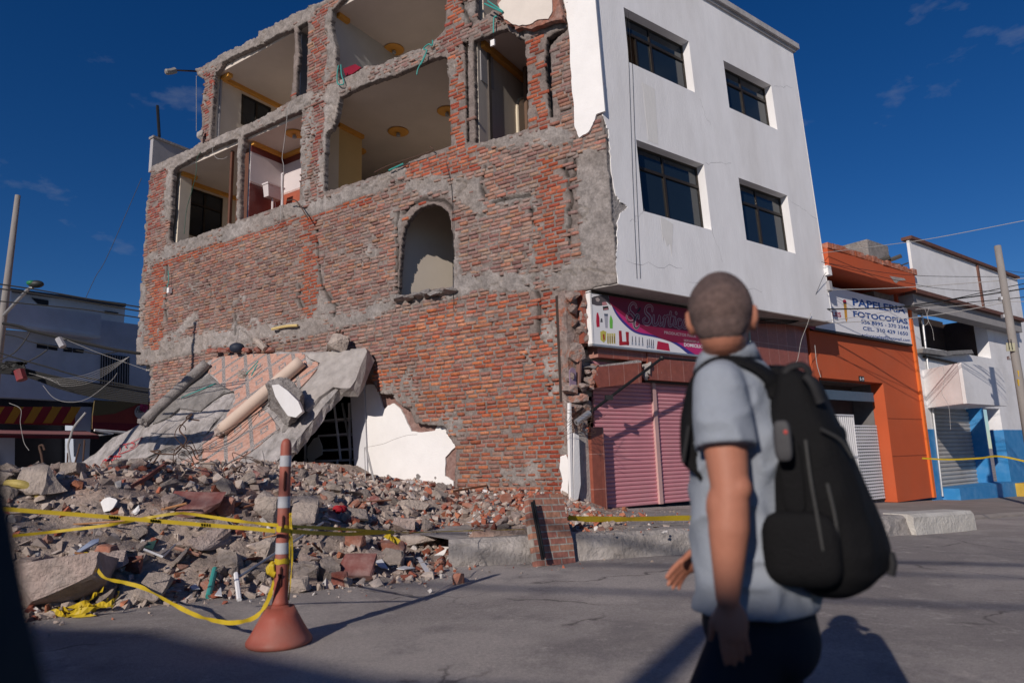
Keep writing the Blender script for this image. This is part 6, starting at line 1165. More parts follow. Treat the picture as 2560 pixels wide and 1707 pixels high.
# red stencil on the slab
M_RED = mat('faded red spray paint', (.45, .05, .06), .9, .2, 20, .1)
def slabstroke(paths, w_, name):
    m = MB()
    for pth in paths:
        P = [S_(*kg(*p), .028) for p in pth]; Sx = bez(P, 3) if len(P) > 2 else P
        for a, b in zip(Sx, Sx[1:]):
            t = b-a; t /= np.linalg.norm(t)+1e-9; nn = np.cross(SN, t)*w_; m.add([a+nn, b+nn, b-nn, a-nn], [(0, 1, 2, 3)])
    return m.put(name, M_RED, FS)
slabstroke([[(1545, 1015), (1570, 960), (1565, 900)], [(1565, 900), (1700, 870), (1860, 795)], [(1850, 800), (1820, 870), (1750, 940)], [(1750, 940), (1650, 985), (1545, 1020)], [(1650, 940), (1640, 900), (1700, 870), (1755, 875)], [(1690, 935), (1740, 920), (1755, 880)]], .013, 'red_stencil')
slabstroke([[(1455, 1030), (1415, 1060)], [(1480, 1035), (1440, 1065)], [(1520, 1030), (1480, 1070)], [(1550, 1035), (1510, 1065)], [(1580, 1035), (1545, 1065)], [(1430, 1045), (1580, 1045)], [(1380, 1078), (1340, 1112)], [(1420, 1078), (1375, 1115)], [(1460, 1078), (1410, 1118)], [(1500, 1078), (1460, 1118)], [(1525, 1075), (1490, 1118)], [(1360, 1095), (1510, 1092)]], .022, 'red_stencil')
# columns lying on the slab
def SP(x, y, d): return S_(*k5(x, y), d)
def column(name, a, b, r_, mt, label, capmt, wob=.0):
    t = thing(name, label, 'column', a*.5+b*.5); n = 14; P = [a+(b-a)*i/n for i in range(n+1)]; rr = [r_*(1+random.uniform(-1, 1)*wob) for _ in P]
    MB().tube(P, rr, 22).put('shaft', mt, t, smooth=True)
    dv = (b-a)/np.linalg.norm(b-a)
    rubblemesh('broken_end', [(a-dv*.03+RNG.uniform(-.04, .04, 3), (r_*1.7, r_*1.7, r_*1.4)) for _ in range(3)], capmt, t, 150); return t
column('grey_column', SP(500, 545, .14), SP(865, 205, .16), .135, M_CONC, 'rough grey concrete column lying at the left of the fallen slab', M_CONC, .07)
column('cream_column', SP(950, 600, .16), SP(1420, 195, .20), .150, mat('cream painted column', (.58, .46, .38), .75, .05, 3, .1), 'smooth cream painted column lying across the patterned tiles', M_CH[2], .015)
hb = thing('hanging_chunk', 'jagged grey concrete chunk with a white plaster face perched on the slab', 'concrete chunk', SP(1290, 450, .3))
cc = SP(1300, 445, .42); v, f = rock((.95, .55, 1.15), 612, 18, 4, .17, .45); E_ = np.array(Euler((.2, .35, .1)).to_matrix()); MB().add(v@E_.T+cc, f).put('core', M_CONC, hb)
fc_ = [onplane(*k5(*p), cc-V3(0, .40, 0), V3(0, 1, .05)) for p in [(1245, 335), (1285, 330), (1340, 370), (1400, 430), (1425, 490), (1385, 525), (1340, 515), (1300, 460), (1265, 400)]]; MB().prism(fc_, V3(0, .16, 0)).put('white_face', M_WHITE, hb)
# things lying on top of the slab
tag(MB().tube(bez([SP(715, 408, .1), SP(820, 365, .12), SP(915, 325, .1)], 4), .014, 6).put('conduit', M_TEAL), 'teal conduit lying on the grey part of the fallen slab', 'conduit'); tag(MB().tube([SP(1095, 270, .1), SP(1165, 195, .2)], .014, 6).put('conduit', M_TEAL), 'left teal conduit on the patterned tiles', 'conduit'); tag(MB().tube([SP(1125, 280, .1), SP(1160, 215, .2)], .014, 6).put('conduit', M_TEAL), 'right teal conduit on the patterned tiles', 'conduit')
put_rock('concrete_chunk', SP(1075, 290, .05), (.28, .2, .2), M_CH[0], (.3, .2, .4), 5, .7, label='small grey lump stuck on the patterned tiles', cat='concrete chunk')
put_rock('concrete_chunk', PA(uvA(*k5(1700, 90))[0], uvA(*k5(1700, 130))[1], -.35), (.5, .4, .45), M_CH[0], (.1, .3, .4), 15, .6, label='grey lump resting on the upper right end of the fallen slab', cat='concrete chunk')
a = uvA(*k5(1040, 130), -.4); tag(MB().ball(PA(a[0], a[1]+.06, -.4), (.2, .15, .14), 12, 8).put('blue_bucket', mat('dark blue plastic', (.018, .025, .045), .6), smooth=True), 'crushed dark blue bucket at the top of the fallen slab', 'bucket')
tag(MB().tube([PA(*uvA(*k5(1150, 65), -.35), -.35), PA(*uvA(*k5(1210, 125), -.35), -.35)], .085, 8).put('pipe', M_CH[0]), 'short pale broken pipe at the top of the fallen slab', 'pipe')
for i, x in enumerate((900, 960, 1010, 1100, 1160, 1230)):
    put_rock('brick', PA(*uvA(*k5(x, 141), -.25), -.25), (.30, .2, .12), M_BR[1], (.1, .1, .5*i), 170+i, .97, 26, 1, .06, 'dark red brick in the row along the top edge of the fallen slab', 'brick', 'bricks along the top edge of the fallen slab')
for k, (a, b) in enumerate((((1570, 135), (1630, 20)), ((1585, 140), (1650, 10)))): tag(MB().tube([PA(*uvA(*k5(*a), -.3), -.3), PA(*uvA(*k5(*b), -.1), -.1)], .025, 6).put('steel_bar', M_REBAR), ('left' if k == 0 else 'right')+' one of two bars leaning on the wall above the slab', 'steel bar')
for i in range(5):
    a = SP(450+i*12, 800-i*8, .05); b = SP(900+i*30, 640+i*6, .3); c = SP(1220+i*10, 470-i*20, .45)
    tag(MB().tube(bez([a, SP(620+i*10, 725-i*8, .06), SP(750, 745-i*6, .05), b, c], 6), .006, 5).put('cable', M_CABLE), 'black cable trailing down the fallen slab', 'cable', 'cables trailing down the fallen slab')
for k, (a, b) in enumerate((((1240, 980), (1190, 720)), ((1800, 1000), (1790, 700)), ((1860, 960), (1800, 700)))): tag(MB().tube([at(*k5(*a), 11.6+.8*(k > 0)), at(*k5(*b), 11.4+1.6*(k > 0))], .008+.012*(k == 2), 5).put('wire', M_WIREG), ['thin wire hanging from the broken slab edge', 'thin wire against the white plaster wall', 'grey rod leaning on the white plaster wall'][k], 'wire')
# ================================================================== traffic post and tapes
yp = 4.75; cb = gz(641, 1478); 
def zc(y): return float(at(650, y, yp)[2])
TP = thing('traffic_post', 'orange plastic delineator post on a cone base with three silver bands', 'traffic post', cb)
M_POST = mat('faded orange red plastic', (.33, .085, .058), .55, .1, 3, .12, dirt=(.30, .15, .12), dirtamt=.75, dscale=4); M_REFL = mat('silver reflective band', (.42, .43, .46), .4, .08, 20, .05)
ax_ = V3(.012, 0, 1)
def LP(prof): return prof
zk = zc(1393)
m = MB(); m.lathe(V3(cb[0], cb[1], 0), [(.200, 0), (.212, .010), (.214, .026), (.206, .042), (.196, .055), (.160, .115), (.124, .18), (.092, .24), (.066, zk-.03), (.054, zk)], 48); m.put('base_cone', M_POST, TP, smooth=True)
ztop = zc(1006); r0_, r1_ = .047, .036
def rad(z): return r0_+(r1_-r0_)*(z-zk)/(ztop-zk)
zz = [zk, zk+.006, zk+.02]+list(np.linspace(zk+.05, ztop-.05, 16))+[ztop-.03, ztop-.012, ztop]; rr = [.052, .055, .052]+[rad(z) for z in zz[3:-3]]+[.033, .026, .010]
v = MB(); v.tube([V3(cb[0]+.012*(z-zk), cb[1], z) for z in zz], rr, 32); v.put('post', M_POST, TP, smooth=True)
def pc(z): return V3(cb[0]+.012*(z-zk), cb[1], z)
for y0, y1 in ((1045.5, 1071), (1140.5, 1167), (1248, 1274)):
    a, b = zc(y1), zc(y0); m = MB(); m.tube([pc(a), pc(b)], [rad(a)+.0015, rad(b)+.0015], 32); m.put('silver_band', M_REFL, TP, smooth=False)
M_SLOT = mat('dark slot', (.06, .015, .01), .8)
for y0, y1 in ((1081, 1128), (1184, 1222), (1302, 1350)):
    a, b = zc(y1), zc(y0); m = MB(); c0 = pc(a)+V3(.012, -rad(a)-.0005, 0); c1 = pc(b)+V3(.012, -rad(b)-.0005, 0); m.tube([c0, c0*.9+c1*.1, c0*.1+c1*.9, c1], [.003, .008, .008, .003], 8); m.put('slot', M_SLOT, TP)
# ---- yellow barrier tape
M_TAPE = mat('yellow barrier tape', (.52, .37, .02), .45, .06, 6, .05, dirt=(.20, .18, .03), dirtamt=.35, dscale=9)
def ribbon(name, pts, wd, label, nrm=None, tw=0.0, n=7, th=.0):
    P = bez(pts, n); m = MB(); v = []
    for i, p in enumerate(P):
        t = P[min(i+1, len(P)-1)]-P[max(i-1, 0)]; t /= np.linalg.norm(t)+1e-9; up = V3(0, 0, 1) if nrm is None else nrm; s = np.cross(t, np.cross(up, t)); s /= np.linalg.norm(s)+1e-9
        a = tw*math.sin(i*.45)+tw*.5*math.sin(i*1.3); s = s*math.cos(a)+np.cross(t, s)*math.sin(a); v += [p+s*wd/2, p-s*wd/2]
    m.add(v, [(2*i, 2*i+2, 2*i+3, 2*i+1) for i in range(len(P)-1)]); return tag(m.put(name, M_TAPE, smooth=True), label, 'barrier tape')
tz = zc(1214); PX = pc(tz)
def tp(x, y, Y): return at(x, y, Y)
ribbon('barrier_tape', [tp(-60, 1162, 4.2), tp(28, 1170, 4.3), tp(200, 1183, 4.45), tp(420, 1201, 4.6), tp(560, 1212, 4.68), tp(632, 1219, 4.71)], .026, 'tight upper yellow tape running from the left edge to the orange post')
o = MB()
for s0 in (345, 462, 545, 250): 
    for k in range(4): x = s0+k*6; y = 1183+(x-200)*.0825; o.box(lambda a, b, c: tp(x+a, y+b, 4.45+(x-200)*.00068-.004), 0, 3.5, -3.2, 3.2, 0, .001)
o.put('tape_print', mat('dark green tape print', (.05, .09, .02), .6), bpy.data.objects['barrier_tape'])
ribbon('barrier_tape', [tp(30, 1230, 5.3), tp(120, 1221, 5.4), tp(250, 1205, 5.5), tp(330, 1190, 5.6), tp(400, 1179, 5.6), tp(440, 1180, 5.5), tp(540, 1195, 5.1), tp(640, 1206, 4.80), tp(760, 1213, 5.3), tp(905, 1222, 6.2)], .024, 'slack yellow tape behind the post rising over the heap', tw=.5)
ribbon('barrier_tape', [tp(645, 1217, 4.71), tp(700, 1222, 5.0), tp(800, 1226, 5.6), tp(890, 1222, 6.1), tp(905, 1222, 6.2)], .030, 'lower yellow tape stretched right of the post', tw=.3)
ribbon('barrier_tape', [tp(898, 1222, 6.2), tp(886, 1226, 6.15), tp(893, 1232, 6.15), tp(905, 1238, 6.15), tp(916, 1246, 6.15)], .05, 'loose fluttering end of the yellow tape', tw=.5)
ribbon('barrier_tape', [tp(905, 1222, 6.2), tp(960, 1222, 6.8), tp(1080, 1218, 8), tp(1210, 1215, 8.4), tp(1216, 1214, 8.4)], .012, 'thin twisted tape running towards the leaning brick panel', tw=1.2)
ribbon('barrier_tape', [tp(1305, 1188, 8.5), tp(1340, 1191, 8.6), tp(1420, 1192, 9.0), tp(1520, 1190, 9.3), tp(1640, 1188, 9.8), tp(1800, 1185, 10.4)], .07, 'yellow tape lying on the pavement edge by the pink shutter', tw=.25, nrm=V3(0, -.4, .9))
ribbon('barrier_tape', [P_(kk, 490, 824, .08), P_(kk, 560, 832, .14), tp(235, 1322, 5.8), tp(285, 1337, 5.6), tp(330, 1350, 5.5), tp(400, 1388, 5.2), tp(450, 1412, 5.05), tp(500, 1426, 4.95), tp(540, 1429, 4.85), tp(585, 1417, 4.8), tp(612, 1385, 4.78), tp(626, 1345, 4.75), tp(630, 1312, 4.74)], .030, 'sagging yellow tape looping from the heap down to the street and up to the post', tw=.45)
for j, (y, w_) in enumerate(((1215, .040), (1291, .035))):
    z = zc(y); m = MB(); n = 24; ring = [(pc(z)+V3(math.cos(a)*(rad(z)+.004), math.sin(a)*(rad(z)+.004), 0)) for a in np.linspace(0, 2*math.pi, n, endpoint=False)]
    v = [p+V3(0, 0, w_*(.5+.1*math.sin(i*1.3))) for i, p in enumerate(ring)]+[p-V3(0, 0, w_*(.5+.1*math.cos(i*1.1))) for i, p in enumerate(ring)]; m.add(v, [(i, (i+1) % n, n+(i+1) % n, n+i) for i in range(n)])
    tag(m.put('tape_wrap', M_TAPE), ['yellow tape wrapped round the post at the upper knot', 'yellow tape wrapped round the post at the lower knot'][j], 'barrier tape')
m = MB()
for i in range(4): P = bez([pc(zc(1295))+V3(-.05, -.02, 0), pc(zc(1305))+V3(-.085+.01*i, -.03, .01*i), pc(zc(1318+i*3))+V3(-.07+.012*i, -.04, 0), pc(zc(1295))+V3(-.045, -.045, 0)], 5); m.tube(P, .011, 5)
tag(m.put('tape_knot', M_TAPE, smooth=True), 'bunched yellow tape knot on the left side of the post', 'barrier tape')
for i, (dx) in enumerate((.05, .06)): ribbon('barrier_tape', [pc(zc(1180))+V3(dx-.005, -.01, 0), pc(zc(1215))+V3(dx, -.01, 0), pc(zc(1290))+V3(dx+.01*i, 0, 0), pc(zc(1385))+V3(dx-.01, .02, 0)], .012, ['inner', 'outer'][i]+' thin tape strand hanging down the right side of the post', nrm=V3(1, 0, 0), tw=.8)
m = MB(); r = random.Random(2)
for i in range(9):
    p = gz(*kk(r.uniform(240, 560), r.uniform(1070, 1110)), .02+.05*r.random()); q = [p]
    for k in range(3): q.append(q[-1]+V3(r.uniform(-.05, .22), r.uniform(-.04, .05), r.uniform(-.04, .06)))
    P = bez(q, 4); v = []
    for j, s in enumerate(P): o_ = V3(0, .2, .9)*.028*math.cos(j*.7+i)+V3(0, -.9, .2)*.02*math.sin(j*.7+i); v += [s+o_, s-o_]
    v = [V3(a[0], a[1], max(a[2], .005)) for a in v]; m.add(v, [(2*j, 2*j+2, 2*j+3, 2*j+1) for j in range(len(P)-1)])
tag(m.put('tape_heap', M_TAPE), 'crumpled heap of yellow tape on the street below the largest block', 'barrier tape')
ribbon('barrier_tape', [tp(2118, 1052, 13), tp(2180, 1055, 12.6), tp(2250, 1052, 12), tp(2300, 1048, 11.6), tp(2400, 1070, 11)], .03, 'yellow tape stretched before the grey shutter', tw=.3)
# ================================================================== building across the side street (in shade)
GD = V3(math.sin(R(26.5)), math.cos(R(26.5)), 0); GN = V3(GD[1], -GD[0], 0); G0 = V3(-14.4, 26, 0)
def PG(u, z, w=0.0): return G0+GD*u+Z3*z-GN*w
def uvG(x, y, w=0.0): p = onplane(x, y, G0-GN*w, GN)-G0; return (float(p@GD), float(p[2]))
def kf(x, y): return (x*.17576, 588+y*.17576)
LB = thing('shaded_building', 'blue white building in shade across the side street with shop fronts below', 'building', PG(-3, 0))
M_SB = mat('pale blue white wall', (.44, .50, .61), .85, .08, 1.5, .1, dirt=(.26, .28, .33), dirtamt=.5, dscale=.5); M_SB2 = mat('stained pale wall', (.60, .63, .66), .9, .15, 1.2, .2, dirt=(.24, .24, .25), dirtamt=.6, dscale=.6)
def gp(name, pts, w0, t, mt, par=LB): return MB().prism([PG(*uvG(*p, w0), w0) for p in pts], -GN*t).put(name, mt, par)
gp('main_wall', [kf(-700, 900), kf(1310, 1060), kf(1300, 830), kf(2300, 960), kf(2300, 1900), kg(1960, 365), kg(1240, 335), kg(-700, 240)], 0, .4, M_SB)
gp('upper_wall', [kf(-700, 500), kf(1325, 770), kf(1310, 1072), kf(-700, 800)], -.5, .5, M_SB); gp('ledge', [kf(-700, 770), kf(1325, 1045), kf(1310, 1080), kf(-700, 805)], -.6, .1, M_SB2)
gp('roof_wall', [kf(130, 430), kf(1640, 640), kf(1620, 865), kf(1600, 1000), kf(130, 700)], 1.5, .4, M_SB2); gp('roof_wall', [kf(-700, 330), kf(150, 440), kf(150, 640), kf(-700, 520)], 1.0, .4, M_SB2)
gp('roof_cap', [kf(120, 415), kf(1650, 620), kf(1645, 660), kf(120, 455)], 1.3, .8, mat('dark weathered roof edge', (.07, .07, .075), .9, .3, 2, .2))
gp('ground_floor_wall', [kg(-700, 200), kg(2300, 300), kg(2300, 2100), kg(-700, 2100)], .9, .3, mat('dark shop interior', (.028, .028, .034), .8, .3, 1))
gp('pier', [kg(985, 400), kg(1200, 400), kg(1150, 1400), kg(985, 1400)], .2, .6, M_SB); gp('pier', [kg(-100, 790), (0, kg(0, 800)[1]), kg(195, 800), kg(190, 1400), kg(-100, 1400)], .3, .5, M_SB)
M_WD = mat('dark window opening', (.012, .014, .02), .4)
for pts in ([(485, 1135), (620, 1155), (622, 1215), (482, 1200)], [(632, 1158), (755, 1175), (750, 1235), (634, 1218)], [(832, 1185), (942, 1200), (942, 1258), (830, 1245)], [(955, 1203), (1100, 1222), (1088, 1270), (955, 1258)]): gp('small_window', [kf(*p) for p in pts], -.02, .03, M_WD)
wn = gp('barred_window', [kf(1322, 1270), kf(1692, 1318), kf(1685, 1720), kf(1310, 1690)], -.02, .03, M_WD)
o = MB()
for i in range(11): x = 1340+i*33; o.tube([PG(*uvG(*kf(x, 1275+(x-1322)*.13), -.08), -.08), PG(*uvG(*kf(x-6, 1690+(x-1322)*.08), -.08), -.08)], .02, 4)
o.put('bars', mat('grey window bars', (.22, .23, .26), .6), wn)
gp('roof_window', [kf(1378, 715), kf(1548, 740), kf(1540, 768), kf(1376, 745)], 1.45, .1, M_WD); gp('roof_window', [kf(420, 545), kf(635, 580), kf(635, 645), kf(500, 625)], 1.45, .1, M_WD)
for i in range(9):   # striped shop fascia
    x0 = -120+i*125; c = mat('stripe red', (.20, .015, .02), .7, .05) if i % 2 else mat('stripe yellow', (.40, .20, .02), .7, .05)
    lo, hi = x0-70, x0+60; pts = [(lo, 612), (hi, 400), (hi+120, 400+2), (lo+120, 614)]
    gp('fascia_stripe', [kg(*p) for p in pts], -.12-.004*(i % 2), .03, c)
gp('fascia_panel', [kg(-300, 380), kg(985, 425), kg(980, 645), kg(-300, 610)], -.08, .1, MC['stripe red'])
m = MB(); A4 = [PG(*uvG(*kg(*p), w_), w_) for p, w_ in (((-400, 690), 0), ((1120, 712), 0), ((1290, 768), -.8), ((-400, 742), -.8))]; m.prism(A4, -Z3*.05); m.put('awning', mat('dusty red awning', (.30, .13, .13), .8, .08, 2), LB); gp('awning_fascia', [kg(-400, 742), kg(1290, 768), kg(1290, 820), kg(-400, 800)], -.8, .04, mat('dark red fascia', (.13, .012, .018), .7))
bn_ = thing('flower_shop_sign', 'red and olive banner with a round white logo on the shaded building', 'sign', PG(*uvG(*kg(1500, 700), -.3), -.3))
gp('banner', [kg(1240, 310), kg(2200, 365), kg(2200, 760), kg(1210, 690), kg(1212, 515)], -.3, .05, mat('olive brown banner', (.13, .10, .045), .7, .2, .8), bn_); gp('banner_red', [kg(1212, 515), kg(1300, 512), kg(1500, 490), kg(1700, 410), kg(1900, 330), kg(2200, 340), kg(2200, 760), kg(1210, 690)], -.31, .01, mat('banner red', (.22, .035, .025), .7, .1), bn_); gp('banner_dark', [kg(1210, 600), kg(2200, 640), kg(2200, 762), kg(1209, 692)], -.32, .01, mat('banner dark red', (.14, .01, .02), .7, .1), bn_)
c0 = uvG(*kg(1850, 470), -.34); rad_ = abs(uvG(*kg(1760, 470), -.34)[0]-c0[0]); MB().prism([PG(c0[0]+rad_*math.cos(a), c0[1]+rad_*.95*math.sin(a), -.34) for a in np.linspace(0, 2*math.pi, 28, endpoint=False)], -GN*.01).put('round_logo', mat('logo white', (.45, .43, .42), .6), bn_)
a = uvG(*kg(1775, 475), -.36); textmesh('Flor', 'lettering', M_BLACK, bn_, PG, a[0], a[0]+rad_*1.25, a[1], .22, -.36, .01, .4)
c1 = uvG(*kg(1880, 410), -.36); o = MB()
for k in range(5): aa = k*1.257; o.prism([PG(c1[0]+.1*math.cos(aa)+.09*math.cos(t), c1[1]+.1*math.sin(aa)+.09*math.sin(t), -.36) for t in np.linspace(0, 6.28, 9)[:-1]], -GN*.005)
o.put('flower_mark', mat('flower pink', (.35, .03, .10), .6), bn_)
m = MB(); m.tube([PG(*uvG(*kg(1235, 705), -.5), -.5), PG(*uvG(*kg(1900, 760), -.5), -.5)], .05, 4); m.tube([PG(*uvG(*kg(1285, 775), -.7), -.7), PG(*uvG(*kg(1475, 755), -.7), -.7), PG(*uvG(*kg(1235, 705), -.7), -.7)], .035, 4); m.put('awning_bracket', mat('white bracket', (.62, .62, .62), .6), LB)
tag(MB().box(PG, -30, 2.5, -.05, .12, -3.2, .9).put('side_pavement', M_SIDE), 'pavement before the shaded shops', None, kind='structure')
# other city blocks beyond, so the street does not end in nothing
for k, (x, y, w_, d, h, c) in enumerate(((-14, 60, 26, 12, 6, (.34, .33, .34)), (60, 52, 30, 20, 6, (.36, .30, .26)))):
    t = thing('far_building', ['low grey block far behind the shaded building', 'low beige block far down the street on the right'][k], 'building', (x, y, -.9)); MB().box(W, x-w_/2, x+w_/2, y-d/2, y+d/2, -1, h).put('wall', mat('far wall %d' % k, c, .9), t)
    for j in range(6): MB().box(W, x-w_/2+2+j*4, x-w_/2+3.4+j*4, y-d/2-.03, y-d/2+.02, h-3, h-1.4).put('window', M_WD, t)
# unseen house behind the camera, added and shaped to shade the near street
ss = 3.0; hh = 6.0; back = ss-hh/math.tan(R(SUN_EL)); sdv = V3(math.sin(R(SUN_AZ)), math.cos(R(SUN_AZ)), 0); pdv = V3(sdv[1], -sdv[0], 0)
def PS(p, s, z): return pdv*p+sdv*s+Z3*z
t = thing('unseen_shade_house', 'unseen flat roofed house behind the viewer, added to shade the street', 'building', PS(0, back-4, 0))
m = MB(); pf = [(-7.6, back+.2, hh), (-5.6, back+.27, hh), (-4.9, back+.45, hh), (-3.5, back+.29, hh), (-2.6, back+.2, hh), (-.4, back+.67, hh), (3.2, back+.9, hh)]
lp = [PS(a, b, -.3) for a, b, c in pf]+[PS(3.2, back-7, -.3), PS(-7.6, back-7, -.3)]; m.prism(lp, Z3*(hh+.3)); m.put('wall', M_CREAM, t)
for k in range(4): MB().box(lambda a, b, c: PS(a, back+c+.3, b), -5.6+k*2.2, -4.4+k*2.2, 2.4, 3.8, -.2, .4).put('window', M_WD, t)
tag(MB().tube([PS(-1.22, -9.6, 0), PS(-1.20, -9.6, 6.65)], [.15, .11], 12).put('utility_pole', M_CONCL), 'unseen concrete pole behind the viewer, added to cast a shadow streak', 'pole')  # unseen pole, added for the shadow streak on the near street
# ================================================================== poles and cables
M_POLE = mat('grey concrete pole', (.26, .24, .225), .9, .12, 4, .3, stretch=(1, 1, .3))
Yl = 15.0; tpL = at(41, 449, Yl); b2 = at(3, 760, Yl); dv = (b2-tpL)/(tpL[2]-b2[2]); gp0 = tpL+dv*(tpL[2]+.1)
lpz = thing('utility_pole', 'tall plain grey pole on the left with a lamp arm', 'pole', gp0); MB().tube([gp0, tpL], [.12, .055], 16).put('pole', M_POLE, lpz, smooth=True)
a0, a1, a2 = at(*kf(25, 800), Yl), at(*kf(370, 430), Yl-.6), at(*kf(430, 410), Yl-.6); MB().tube([a0, a1, a2], .035, 8).put('lamp_arm', M_STEEL, lpz)
cL = at(*kf(470, 368), Yl-.6); lm = MB().ball(cL, (.17, .10, .085), 12, 8).put('lamp_head', mat('dark lamp casing', (.03, .035, .035), .5), lpz, smooth=True); MB().ball(cL+V3(-.08, -.03, .02), (.11, .08, .06), 8, 6).put('green_wrap', mat('green plastic wrap', (.02, .16, .06), .5), lm, smooth=True)
Yr = 17.0; tR = at(2291, 565, Yr); bR = at(2350, 930, Yr-.2); dv = (bR-tR)/(tR[2]-bR[2]); g1 = tR+dv*(tR[2]+.6)
rp_ = thing('utility_pole', 'leaning concrete pole with the number 11 plate on the right', 'pole', g1); MB().tube([g1, tR], [.115, .078], 18).put('pole', M_POLE, rp_, smooth=True)
def PR_(x, y): return at(*k8(x, y), Yr-.25)
q = [PR_(1168, 612), PR_(1212, 614), PR_(1214, 655), PR_(1170, 655)]; MB().prism(q, V3(0, .02, 0)).put('number_plate', mat('beige number plate', (.42, .40, .28), .6), rp_)
textmesh('11', 'plate_number', M_BLACK, rp_, lambda u, z, w: V3(u, q[0][1]-.004, z), PR_(1180, 640)[0], PR_(1200, 640)[0], PR_(1190, 647)[2], .26, 0, .03)
for y in (755, 800): MB().prism([PR_(1226, y), PR_(1240, y+3), PR_(1246, y+38), PR_(1232, y+34)], V3(0, .03, 0)).put('yellow_mark', mat('faded yellow mark', (.5, .33, .05), .7), rp_)
for y in (385, 475, 690): c = at(*k8(1150+(y-385)*.15, y), Yr); MB().tube([c-V3(0, 0, .04), c+V3(0, 0, .04)], .10, 12).put('pole_band', M_STEEL, rp_)
def cable(pts, r, label, grp, mt=M_CABLE, n=8): return tag(MB().tube(bez(pts, n), r, 5).put('cable', mt), label, 'cable', grp)
def CB(k, pts, Y): return [at(*k(p[0], p[1]), (p[2] if len(p) > 2 else Y)) for p in pts]
cR = [([(160, 445, 16.3), (230, 440, 16.5), (420, 437, 16.7), (640, 425, 16.8), (850, 395, 16.9), (1150, 352, 17), (1500, 290, 16)], .017, 'thickest black cable leaving the corner of the white front'), ([(640, 428, 16.8), (900, 385, 16.9), (1150, 330, 17), (1500, 262, 16)], .011, 'second black cable fanning out above the thick one'), ([(640, 430, 16.8), (900, 410, 16.9), (1160, 388, 17), (1500, 350, 16)], .011, 'black cable fanning out just below the thick one'), ([(700, 440, 16.9), (950, 420, 16.9), (1160, 402, 17), (1500, 400, 16)], .008, 'thin black cable at the bottom of the fan by the pole'),
      ([(60, 513, 16.2), (200, 512, 16.5), (420, 503, 16.7), (700, 482, 16.9), (950, 445, 17), (1160, 405, 17)], .010, 'pale cable crossing below the sign lettering'), ([(100, 512, 16.2), (240, 500, 16.4), (420, 475, 16.6), (640, 435, 16.8)], .008, 'thin line rising to the pole over the sign'),
      ([(240, 340, 16.4), (600, 330, 17), (1160, 290, 17), (1500, 250, 16)], .010, 'thin cable over the dark recess of the orange building'), ([(215, 195, 16.4), (430, 250, 17), (800, 330, 17), (1160, 350, 17)], .007, 'thin line sagging from the white front to the pole'), ([(225, 200, 16.4), (640, 262, 17), (1110, 272, 17), (1500, 262, 16)], .007, 'thin level line across the white panel'),
      ([(215, 150, 16.4), (500, 115, 17), (800, 72, 17), (1300, -25, 16)], .008, 'topmost thin line against the sky on the right'), ([(710, 90, 17), (900, 175, 17), (1160, 240, 17), (1500, 270, 16)], .006, 'thin line sloping down the white panel')]
for p, rr_, lb in cR: cable(CB(k8, p, 17), rr_, lb, None, M_WIREG if rr_ in (.010, .008) else M_CABLE)
cable(CB(k8, [(150, 450, 16.2), (215, 290, 16.3), (238, 250, 16.35)], 16), .006, 'thin wire dropping from the box on the white edge to the corner', None); cable(CB(k8, [(160, 455, 15.9), (140, 520, 15.9), (110, 600, 15.9), (90, 700, 15.9), (60, 740, 15.9)], 16), .006, 'loose wire hanging below the corner of the white front', None, M_WIREG); cable(CB(k8, [(180, 625, 16.3), (190, 720, 16.3), (210, 790, 16.3)], 16), .009, 'short pale frayed wire hanging on the orange wall', None, M_WIREG)
for i in range(4): cable(CB(k8, [(-260, 470+i*8, 15.3), (-60, 488+i*8, 15.7), (60, 492+i*6, 16.0), (120, 470+i*4, 16.1), (150, 447, 16.2)], 16), .014, 'dark cable bundled under the overhang at its right corner', 'cables bundled under the overhang')
for pts, lb in (([(770, 425), (760, 480), (785, 540), (795, 600)], 'loose wire loop hanging in the broken window'), ([(840, 730), (850, 800), (835, 870), (870, 940), (880, 1060)], 'wire straggling down in front of the balcony'), ([(745, 430), (765, 500), (740, 525), (730, 500)], 'small wire loop by the downpipe')): cable(CB(k8, pts, 15.6), .004, lb, None, M_WIREG)
for dx, lb in ((0, 'left vertical wire down the white front'), (8, 'right vertical wire down the white front')):
    q = [(uvT(1437+dx*.6, 30+0)), uvT(1444+dx, 160), uvT(1452+dx, 400), uvT(1462+dx, 640)]; tag(MB().tube([PT(a, b, -.010) for a, b in q], .0035, 5).put('wire', M_CABLE), lb, 'wire')
tag(MB().box(PT, 7.45, 7.62, 5.5, 5.75, -.1, .05).put('junction_box', M_WHITE2), 'small white box on the right edge of the white front', 'junction box'); tag(MB().box(PT, 7.45, 7.58, 5.1, 5.35, -.08, .05).put('junction_box', M_GREYW), 'small grey box under the white one', 'junction box')
cl = [([(-60, 360), (500, 445), (1150, 560), (1830, 668)], .016, 'top thin line across the roof of the shaded building'), ([(-60, 420), (500, 500), (1150, 610), (1830, 722)], .016, 'second thin line across the shaded building'), ([(-60, 585), (500, 640), (1100, 700), (1830, 808)], .014, 'third thin line across the shaded building'),
      ([(40, 880), (250, 920), (400, 975), (800, 1070), (1200, 1160), (1500, 1225), (1830, 1275)], .035, 'thick sagging cable before the shaded building'), ([(70, 1020), (250, 1060), (480, 1140), (1100, 1250), (1320, 1280), (1600, 1240)], .012, 'thin cable under the thick sagging one'), ([(400, 980), (320, 1110), (190, 1260), (0, 1360)], .012, 'curved black line falling left from the sagging cable'), ([(620, 1225), (480, 1320), (240, 1440)], .014, 'short black line falling to the cable tangle'),
      ([(0, 1265), (300, 1360), (640, 1455), (1000, 1560), (1400, 1640), (1960, 1740)], .016, 'long diagonal cable under the small windows')]
